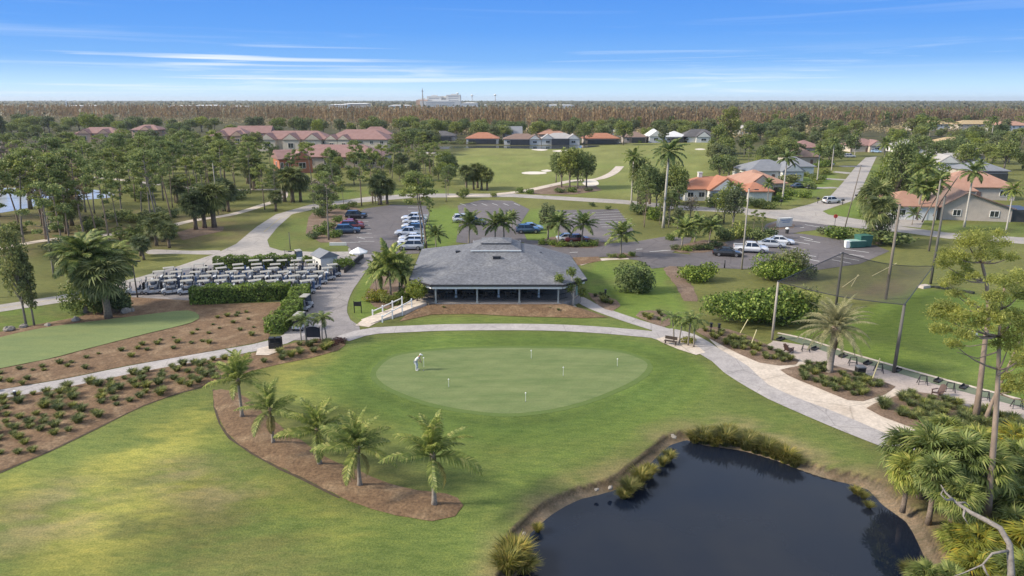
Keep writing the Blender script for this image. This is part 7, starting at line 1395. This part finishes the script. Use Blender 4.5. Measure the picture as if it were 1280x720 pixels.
# --- dead fallen branch
def dead_tree():
    g = G(1262, 752); e = empty('dead_tree', g); tag(e, 'grey leafless trunk bending over among the fan palms at the bottom right', 'dead tree'); A = lambda x, y, d: AT(x, y, g.y+d)-g
    MB().tube([Vector((0, 0, 0)), A(1264, 715, .2), A(1262, 680, .5), A(1250, 660, .9), A(1232, 650, 1.4), A(1214, 641, 1.9), A(1196, 629, 2.4), A(1182, 616, 2.8), A(1176, 606, 3)], [.2, .17, .15, .14, .13, .11, .08, .05, .02], 8).obj('trunk', B_dead, e, smooth=True)
    for pts in ([A(1261, 688, .4), A(1240, 692, .2), A(1228, 706, .1), A(1205, 716, -.1), A(1188, 722, -.2)], [A(1228, 706, .1), A(1234, 718, 0), A(1245, 730, 0)], [A(1206, 636, 2.1), A(1204, 645, 1.8), A(1210, 655, 1.6)], [A(1190, 624, 2.5), A(1183, 625, 2.2), A(1176, 618, 2.3), A(1180, 610, 2.6)], [A(1196, 629, 2.4), A(1206, 628, 2.6), A(1216, 636, 2.7)]): MB().tube(pts, [.075-.06*i/(len(pts)-1) for i in range(len(pts))], 6).obj('branch', B_dead, e, smooth=True)
dead_tree()
SAB = [fan_palm(500+i, h, L_sabal, 64, .95, .78, .17, B_boot, -1.0, 1.35, 10) for i, h in enumerate((3.0, 3.6, 2.5))]
for i, (px, pb, h, lab) in enumerate(((1128, 640, 2.4, 'fan palm leaning out over the pond, leftmost of the thicket'), (1160, 655, 3.3, 'fan palm with two pale trunks above the pond bank'), (1150, 622, 3.8, 'fan palm at the back left of the pond thicket'), (1185, 668, 2.4, 'low fan palm behind the bare bank'), (1192, 636, 3.9, 'tallest fan palm in the middle of the pond thicket'), (1218, 640, 3.2, 'fan palm left of the near pine trunk'), (1206, 612, 3.3, 'fan palm at the back of the thicket beside the path'), (1172, 600, 3.4, 'fan palm at the far side of the thicket, next to the range path'), (1130, 612, 3.0, 'fan palm at the path side of the thicket, partly hidden'))):
    tree(SAB[i % 3], px, pb, 0, 'palm_tree', '', 1.05, 'fan palms of the pond thicket', hm=h+1.3, label=lab)
PAL = [fan_palm(520+i, .35, m, 34, .7, .6, .09, B_boot, -.2, 1.2) for i, m in enumerate((L_yel, L_sabal, L_coco))]
for i, (px, pb, h, k, lab) in enumerate(((1222, 702, 1.7, 0, 'golden palmetto in front of the bent dead trunk'), (1242, 682, 1.6, 0, 'yellow-green palmetto behind the bent dead trunk'), (1196, 678, 1.3, 1, 'low green palmetto on the pond bank'), (1270, 640, 2.2, 2, 'bright palmetto right of the near pine trunk'), (1278, 690, 2.0, 0, 'yellow-green palmetto at the bottom right corner'), (1275, 590, 2.2, 2, 'green palmetto at the right edge by the path'), (1276, 565, 2.0, 0, 'pale palmetto at the right edge behind the path'), (1262, 662, 1.5, 1, 'dark green palmetto between pine trunk and right edge'), (1206, 722, 1.4, 0, 'golden palmetto at the bottom edge left of the dead branch'), (1250, 728, 1.6, 1, 'green palmetto under the dead branch at the bottom'), (1180, 730, 1.2, 1, 'small green palmetto at the bottom edge of the bank'), (1290, 620, 2.4, 2, 'palmetto cut by the right edge'), (1160, 728, 1.2, 2, 'fresh green palmetto beside the water at the bottom edge'), (1248, 620, 1.8, 1, 'palmetto beside the near pine trunk, path side'), (1285, 735, 2.0, 2, 'palmetto in the very bottom right corner'))):
    tree(PAL[k], px, pb, 0, 'palmetto', '', 1.1, 'palmettos of the pond thicket', 'shrub', h, lab)
# --- grass tufts in the beds
def tufts(zone, n, s0, s1, base, group, seed, mind=.55, z=.08, grad=None):
    rng = random.Random(seed); Zw = [tuple(p) for p in W(zone)]; wx = [p[0] for p in Zw]; wy = [p[1] for p in Zw]; got = []; t = 0
    while len(got) < n and t < n*80:
        t += 1; x, y = rng.uniform(min(wx), max(wx)), rng.uniform(min(wy), max(wy)); p = PX((x, y, 0))
        if not inpoly(np.array([x]), np.array([y]), Zw)[0] or p[0] < -12: continue
        if grad and rng.random() > grad(*p): continue
        if any((x-a)**2+(y-b)**2 < mind**2 for a, b in got): continue
        got.append((x, y)); s = rng.uniform(s0, s1); o = mobj('grass_tuft', LOWS[rng.randrange(4)], None, (x, y, z), (0, 0, rng.uniform(0, 6)), (s*1.1, s*1.1, s)); tag(o, None, 'grass tuft', group); REG.append((o, base, p[0]))
tufts([(-10, 505), (0, 501), (80, 487), (160, 470), (240, 455), (300, 446), (310, 462), (262, 478), (230, 486), (180, 502), (120, 525), (60, 540), (-10, 560)], 94, .55, 1.15, 'grass tuft in the mulch bed below the cart path', 'tufts below the cart path', 61, .85)
tufts([(-10, 560), (60, 540), (110, 530), (60, 560), (-10, 588)], 8, .5, .9, 'grass tuft at the bare lower end of the left mulch bed', 'tufts below the cart path', 66, .9)
tufts([(-10, 494), (-10, 468), (70, 456), (130, 442), (190, 428), (245, 410), (262, 396), (330, 388), (330, 418), (240, 438), (160, 452), (80, 470)], 46, .4, .85, 'grass tuft in the mulch bed above the cart path', 'tufts above the cart path', 62, .9)
tufts([(325, 456), (345, 440), (370, 431), (415, 428), (410, 438), (350, 452)], 14, .7, 1.2, 'grass tuft in the bed round the dark sign', 'tufts round the dark sign', 63, .6)
tufts([(880, 414), (925, 420), (958, 436), (990, 451), (970, 455), (925, 440), (890, 424)], 34, .6, 1.0, 'dense grass tuft in the bed below the big glossy shrub', 'tufts below the glossy shrub', 64, .6)
tufts([(1000, 474), (1000, 460), (1030, 455), (1045, 468), (1080, 472), (1108, 480), (1078, 497), (1055, 494)], 40, .65, 1.05, 'grass tuft in the diamond bed round the date palm', 'tufts round the date palm', 65, .55, grad=lambda x, y: .25 if 1020 < x < 1050 and y < 480 else 1)
tufts([(1095, 511), (1112, 500), (1140, 492), (1165, 497), (1200, 508), (1290, 534), (1290, 575), (1200, 545), (1135, 528)], 66, .8, 1.3, 'dense grass tuft in the bed before the right pines', 'tufts before the right pines', 67, .6)
tufts([(738, 368), (765, 374), (772, 382), (752, 381)], 7, .7, 1.1, 'grass tuft in the small bed with the lantern post', 'tufts by the lantern post', 68, .6)
tufts([(800, 394), (825, 391), (832, 402), (812, 402)], 6, .6, 1.0, 'grass tuft beside the path from the clubhouse', 'tufts by the clubhouse path', 69, .7)
tufts([(545, 384), (700, 384), (700, 393), (600, 388), (545, 390)], 9, .3, .5, 'tiny dry tuft in the mulch bank before the verandah', 'tufts before the verandah', 70, 1.2, .45)
# --- reeds round the pond
for i, (px, pb, s, lab) in enumerate(((643, 700, 1.15, 'large'), (634, 716, 1.0, 'large'), (655, 714, .9, 'large'), (672, 664, .4, 'small'), (787, 615, .85, 'yellowish'), (800, 604, .8, 'yellowish'), (779, 622, .6, 'yellowish'), (812, 594, .65, 'yellowish'), (836, 574, .6, 'yellowish'), (828, 582, .5, 'yellowish'), (868, 552, .85, 'dense'), (880, 553, .95, 'dense'), (893, 556, .95, 'dense'), (906, 556, 1.0, 'dense'), (919, 556, .95, 'dense'), (932, 561, .95, 'dense'), (945, 565, .9, 'dense'), (957, 568, .95, 'dense'), (969, 572, 1.0, 'dense'), (981, 577, .95, 'dense'), (992, 582, .8, 'dense'), (912, 548, .8, 'dense'), (890, 547, .8, 'dense'), (938, 554, .8, 'dense'), (962, 562, .7, 'dense'), (1070, 617, .5, 'low floating'), (1079, 622, .45, 'low floating'), (1086, 634, .4, 'low floating'), (1138, 722, .7, 'fresh'), (1150, 728, .8, 'fresh'))):
    o = mobj('reed_clump', REEDS[i % 3], None, G(px, pb, -.45), (0, 0, i*1.3), (s, s, s*(.5 if 'float' in lab else (.62, .8, .55, .7)[i % 4]))); tag(o, None, 'reeds', 'reeds round the pond'); REG.append((o, '%s reed clump at the pond edge' % lab, px))
# --- ordinal labels for everything that only its place tells apart
from collections import defaultdict
byb = defaultdict(list)
for o, b, x in REG: byb[b].append((x, o))
for b, l in byb.items():
    l.sort(key=lambda t: t[0])
    for i, (x, o) in enumerate(l):
        f = from_left(i, len(l)); o['label'] = ' '.join((b if f is None else b+', '+f).split()[:16])
# ================================================================== FOREST BEYOND (uncountable)
def forest():
    rng = np.random.default_rng(9); V = []; cols = 0
    def edge(px): return np.interp(px, [-400, 0, 300, 450, 550, 700, 900, 1000, 1280, 1700], [1000, 950, 840, 680, 620, 565, 545, 600, 700, 760])
    n = 6200; u = rng.uniform(-330, 1610, n); t = rng.random(n)**1.6; d = edge(u)+t*430; x = (u-640)/F*d*1.0; h = rng.uniform(13.5, 18.5, n)*(1-.12*np.clip((u-700)/600, 0, 1)); h *= .88+.2*vnoise(x, d, 40, 3)
    # pale bare stems
    w = .09+.0*h; m = t < .45; xs, ds, hs = x[m], d[m], h[m]; k = len(xs); z0 = np.zeros(k); lx = rng.normal(0, .3, k)
    T = np.stack([np.stack([xs-w[m], ds, z0], 1), np.stack([xs+w[m], ds, z0], 1), np.stack([xs+lx+.05, ds, hs], 1), np.stack([xs+lx-.05, ds, hs], 1)], 1).reshape(-1, 3)
    T2 = np.stack([np.stack([xs, ds-w[m], z0], 1), np.stack([xs, ds+w[m], z0], 1), np.stack([xs+lx, ds+.05, hs], 1), np.stack([xs+lx, ds-.05, hs], 1)], 1).reshape(-1, 3); TT = np.concatenate([T, T2])
    stems = mesh_np('forest_stems', TT, np.arange(len(TT)).reshape(-1, 4), surf('pale_cypress_bark', (.31, .235, .165), (.25, .185, .13), .3, .9))
    per = 24; idx = np.repeat(np.arange(n), per); q = rng.random(len(idx)); zz = h[idx]*(.2+.8*q); rad = (1-q*.75)*2.4*rng.random(len(idx)); a = rng.random(len(idx))*6.283
    P = np.stack([x[idx]+rad*np.cos(a), d[idx]+rad*np.sin(a), zz], 1); nr = np.stack([np.cos(a), np.sin(a)-.3, .4+0*a], 1)+rng.normal(size=(len(idx), 3))*.5; bb = rng.normal(0, .22, (len(idx), 3)); bb[:, 2] = 1; bb /= np.linalg.norm(bb, axis=1, keepdims=True); tt = np.cross(bb, nr); tt /= np.linalg.norm(tt, axis=1, keepdims=True); s = rng.uniform(.7, 1.5, len(idx)); Vq, Q = quads(P, tt, bb, s*.75, s*2.1, np.cross(tt, bb), .1)
    lm2 = leafmat('brown_cypress_twigs', (.19, .135, .092), (.255, .185, .125), (.28, .245, .14), .35, 0, .012)
    rgt = np.repeat(u+rng.normal(0, 130, n), per) > 850
    lm = leafmat('rusty_cypress_needles', (.27, .18, .105), (.36, .25, .15), (.39, .33, .17), .35, 0, .012)
    e = empty('cypress_forest'); tag(e, 'broad belt of bare rusty-brown cypress forest before the horizon', 'forest', kind='stuff'); a1 = mobj('stems', stems, e); V4 = Vq.reshape(-1, 4, 3); mk = lambda nm, sel, mm: mobj('crowns', mesh_np(nm, V4[sel].reshape(-1, 3), np.arange(sel.sum()*4).reshape(-1, 4), mm), e); a2 = mk('forest_crowns', ~rgt, lm); a3 = mk('forest_crowns_brown', rgt, lm2)
    for o in (a1, a2, a3): o['kind'] = 'stuff'
    # tawny scrub along its foot
    n = 1700; u = rng.uniform(-200, 1300, n); d = edge(u)-rng.uniform(0, 1, n)**1.5*110; x = (u-640)/F*d; hh = rng.uniform(2.5, 6.5, n); per = 26; idx = np.repeat(np.arange(n), per); dv = rng.normal(size=(len(idx), 3)); dv /= np.linalg.norm(dv, axis=1, keepdims=True)
    P = np.stack([x[idx]+dv[:, 0]*2.6, d[idx]+dv[:, 1]*2.2, hh[idx]*(.5+.5*dv[:, 2])], 1); tt, bb, nn = rot_to(dv+rng.normal(size=dv.shape)*.4, rng); s = rng.uniform(.6, 1.3, len(idx)); Vq, Q = quads(P, tt, bb, s, s*.7, nn, .1)
    o = mobj('scrub', mesh_np('scrub', Vq, Q, leafmat('tawny_scrub_leaves', (.22, .175, .10), (.45, .37, .23), (.48, .44, .20), .2, 0, .03))); tag(o, 'pale tawny scrub along the foot of the brown forest', 'scrub', kind='stuff')
    # woods to the horizon
    n = 30000; t = rng.random(n); d = 950*(8.0**t); u = rng.uniform(-.95, .95, n); x = u*d; hh = 5+9*vnoise(x, d, 160, 8)+rng.uniform(-2, 4, n); tt, bb, nn = rot_to(np.stack([0*x, -.7+0*x, .8+0*x], 1)+rng.normal(size=(n, 3))*.4, rng); s = rng.uniform(3, 7, n)*(1+d/3000); P = np.stack([x, d, hh*rng.random(n)**.5], 1); Vq, Q = quads(P, tt, bb, s, s*.7, nn, .1); Vq[:, 2] = np.maximum(Vq[:, 2], .1)
    o = mobj('distant_woods', mesh_np('distant_woods', Vq, Q, leafmat('distant_leaves', (.085, .09, .05), (.125, .125, .072), (.16, .15, .095), .1, 0, .004))); tag(o, 'flat grey-green woods running to the horizon', 'woods', kind='stuff')
forest()
# ================================================================== LIGHT, SKY, CAMERA
SUN_DIR = Vector((-1, -.15, .0)).normalized(); EL = R(33)
def world():
    w = bpy.data.worlds.new('World'); sc.world = w; w.use_nodes = True; nt = w.node_tree; N, L = nt.nodes, nt.links; bg = N['Background']
    sk = N.new('ShaderNodeTexSky'); sk.sky_type = 'NISHITA'; sk.sun_disc = False; sk.sun_elevation = EL; sk.sun_rotation = math.atan2(SUN_DIR.x, SUN_DIR.y); sk.air_density = 1.0; sk.dust_density = .6; sk.ozone_density = 1.6
    tc = N.new('ShaderNodeTexCoord'); sp = N.new('ShaderNodeSeparateXYZ'); L.new(tc.outputs['Generated'], sp.inputs[0])
    # deep clear blue a few degrees above the horizon, paling into the haze
    g = ramp(N, L, sp.outputs['Z'], [(0, (2.55, 3.3, 3.95)), (.018, (2.0, 3.0, 4.0)), (.05, (.82, 1.85, 3.6)), (.09, (.5, 1.45, 3.5)), (.14, (.36, 1.2, 3.3)), (.3, (.55, 1.45, 3.4)), (.6, (1.3, 2.1, 3.3))])
    fade = ramp(N, L, sp.outputs['Z'], [(.28, (1, 1, 1)), (.75, (.0, .0, .0))])
    # thin milky cloud overhead softens the sun
    n2 = noise(N, L, tc.outputs['Generated'], 1.7, 5, .6); veil = ramp(N, L, n2.outputs['Fac'], [(.3, (.35, .35, .35)), (.65, (.9, .9, .9))])
    up = mixc(N, L, veil.outputs['Color'], sk.outputs['Color'], (4.3, 4.15, 3.95))
    c = mixc(N, L, fade.outputs['Color'], up, g.outputs['Color'])
    # thin cirrus streaks
    mp = N.new('ShaderNodeMapping'); mp.inputs['Scale'].default_value = (1.6, 1.6, 46); mp.inputs['Rotation'].default_value = (R(.0), R(1.2), 0); L.new(tc.outputs['Generated'], mp.inputs['Vector'])
    n1 = noise(N, L, mp.outputs['Vector'], 1.35, 6, .62); n1.inputs['Distortion'].default_value = .6
    cl = ramp(N, L, n1.outputs['Fac'], [(.53, (0, 0, 0)), (.74, (1, 1, 1))])
    band = ramp(N, L, sp.outputs['Z'], [(0, (.5, .5, .5)), (.016, (.9, .9, .9)), (.04, (.75, .75, .75)), (.06, (.3, .3, .3)), (.09, (.12, .12, .12)), (.14, (.1, .1, .1)), (.5, (.3, .3, .3))])
    m = N.new('ShaderNodeMath'); m.operation = 'MULTIPLY'; L.new(cl.outputs['Color'], m.inputs[0]); L.new(band.outputs['Color'], m.inputs[1])
    mp2 = N.new('ShaderNodeMapping'); mp2.inputs['Scale'].default_value = (1.1, 1.1, 75); mp2.inputs['Location'].default_value = (3.1, 1.7, .4); L.new(tc.outputs['Generated'], mp2.inputs['Vector'])
    n3 = noise(N, L, mp2.outputs['Vector'], 1.6, 4, .5); st = ramp(N, L, n3.outputs['Fac'], [(.57, (0, 0, 0)), (.68, (1, 1, 1))]); ng = N.new('ShaderNodeMath'); ng.operation = 'MULTIPLY'; ng.inputs[1].default_value = -1; L.new(sp.outputs['X'], ng.inputs[0]); lf = ramp(N, L, ng.outputs[0], [(.05, (.12, .12, .12)), (.38, (1, 1, 1))]); bz = ramp(N, L, sp.outputs['Z'], [(.0, (.3, .3, .3)), (.03, (1, 1, 1)), (.06, (.9, .9, .9)), (.08, (0, 0, 0))])
    k1 = mixc(N, L, 1.0, st.outputs['Color'], lf.outputs['Color'], 'MULTIPLY'); k1 = mixc(N, L, 1.0, k1, bz.outputs['Color'], 'MULTIPLY'); c = mixc(N, L, k1, c, (3.3, 3.6, 3.9))
    c = mixc(N, L, m.outputs[0], c, (3.6, 3.9, 4.1)); L.new(c, bg.inputs['Color']); bg.inputs['Strength'].default_value = .147
world()
sun = bpy.data.lights.new('Sun', 'SUN'); sun.energy = 2.9; sun.angle = R(9.0); sun.color = (1, .90, .75); so = link(bpy.data.objects.new('sun', sun))
dv = Vector((SUN_DIR.x*math.cos(EL), SUN_DIR.y*math.cos(EL), math.sin(EL))); so.rotation_euler = dv.to_track_quat('Z', 'Y').to_euler(); so.location = dv*200
cam = bpy.data.cameras.new('Camera'); cam.sensor_width = 36; cam.lens = F/1280*36; cam.clip_end = 40000; cam.clip_start = .5
co = link(bpy.data.objects.new('camera', cam)); co.location = (0, 0, CH); co.rotation_euler = (math.pi/2-TH, 0, 0); sc.camera = co
vs = sc.view_settings; vs.view_transform = 'Standard'; vs.look = 'None'; vs.exposure = .9; vs.gamma = 1
try: vs.use_curve_mapping = False
except Exception: pass
sc.cycles.max_bounces = 6; sc.cycles.diffuse_bounces = 2; sc.cycles.glossy_bounces = 2; sc.cycles.transparent_max_bounces = 8; sc.cycles.caustics_reflective = False; sc.cycles.caustics_refractive = False

# the air that pales the far woods
def haze():
    me = MB().box((0, 6700, 32), (30000, 13800, 66)).mesh('haze', None); me.materials.clear(); m = bpy.data.materials.new('haze_air'); m.use_nodes = True; nt = m.node_tree; nt.nodes.remove(nt.nodes['Principled BSDF'])
    v = nt.nodes.new('ShaderNodeVolumePrincipled'); v.inputs['Color'].default_value = (.86, .92, 1, 1); v.inputs['Density'].default_value = HAZE; v.inputs['Anisotropy'].default_value = .2; nt.links.new(v.outputs[0], nt.nodes['Material Output'].inputs['Volume'])
    me.materials.append(m); tag(mobj('haze', me), kind='stuff')
HAZE = .00006
haze()
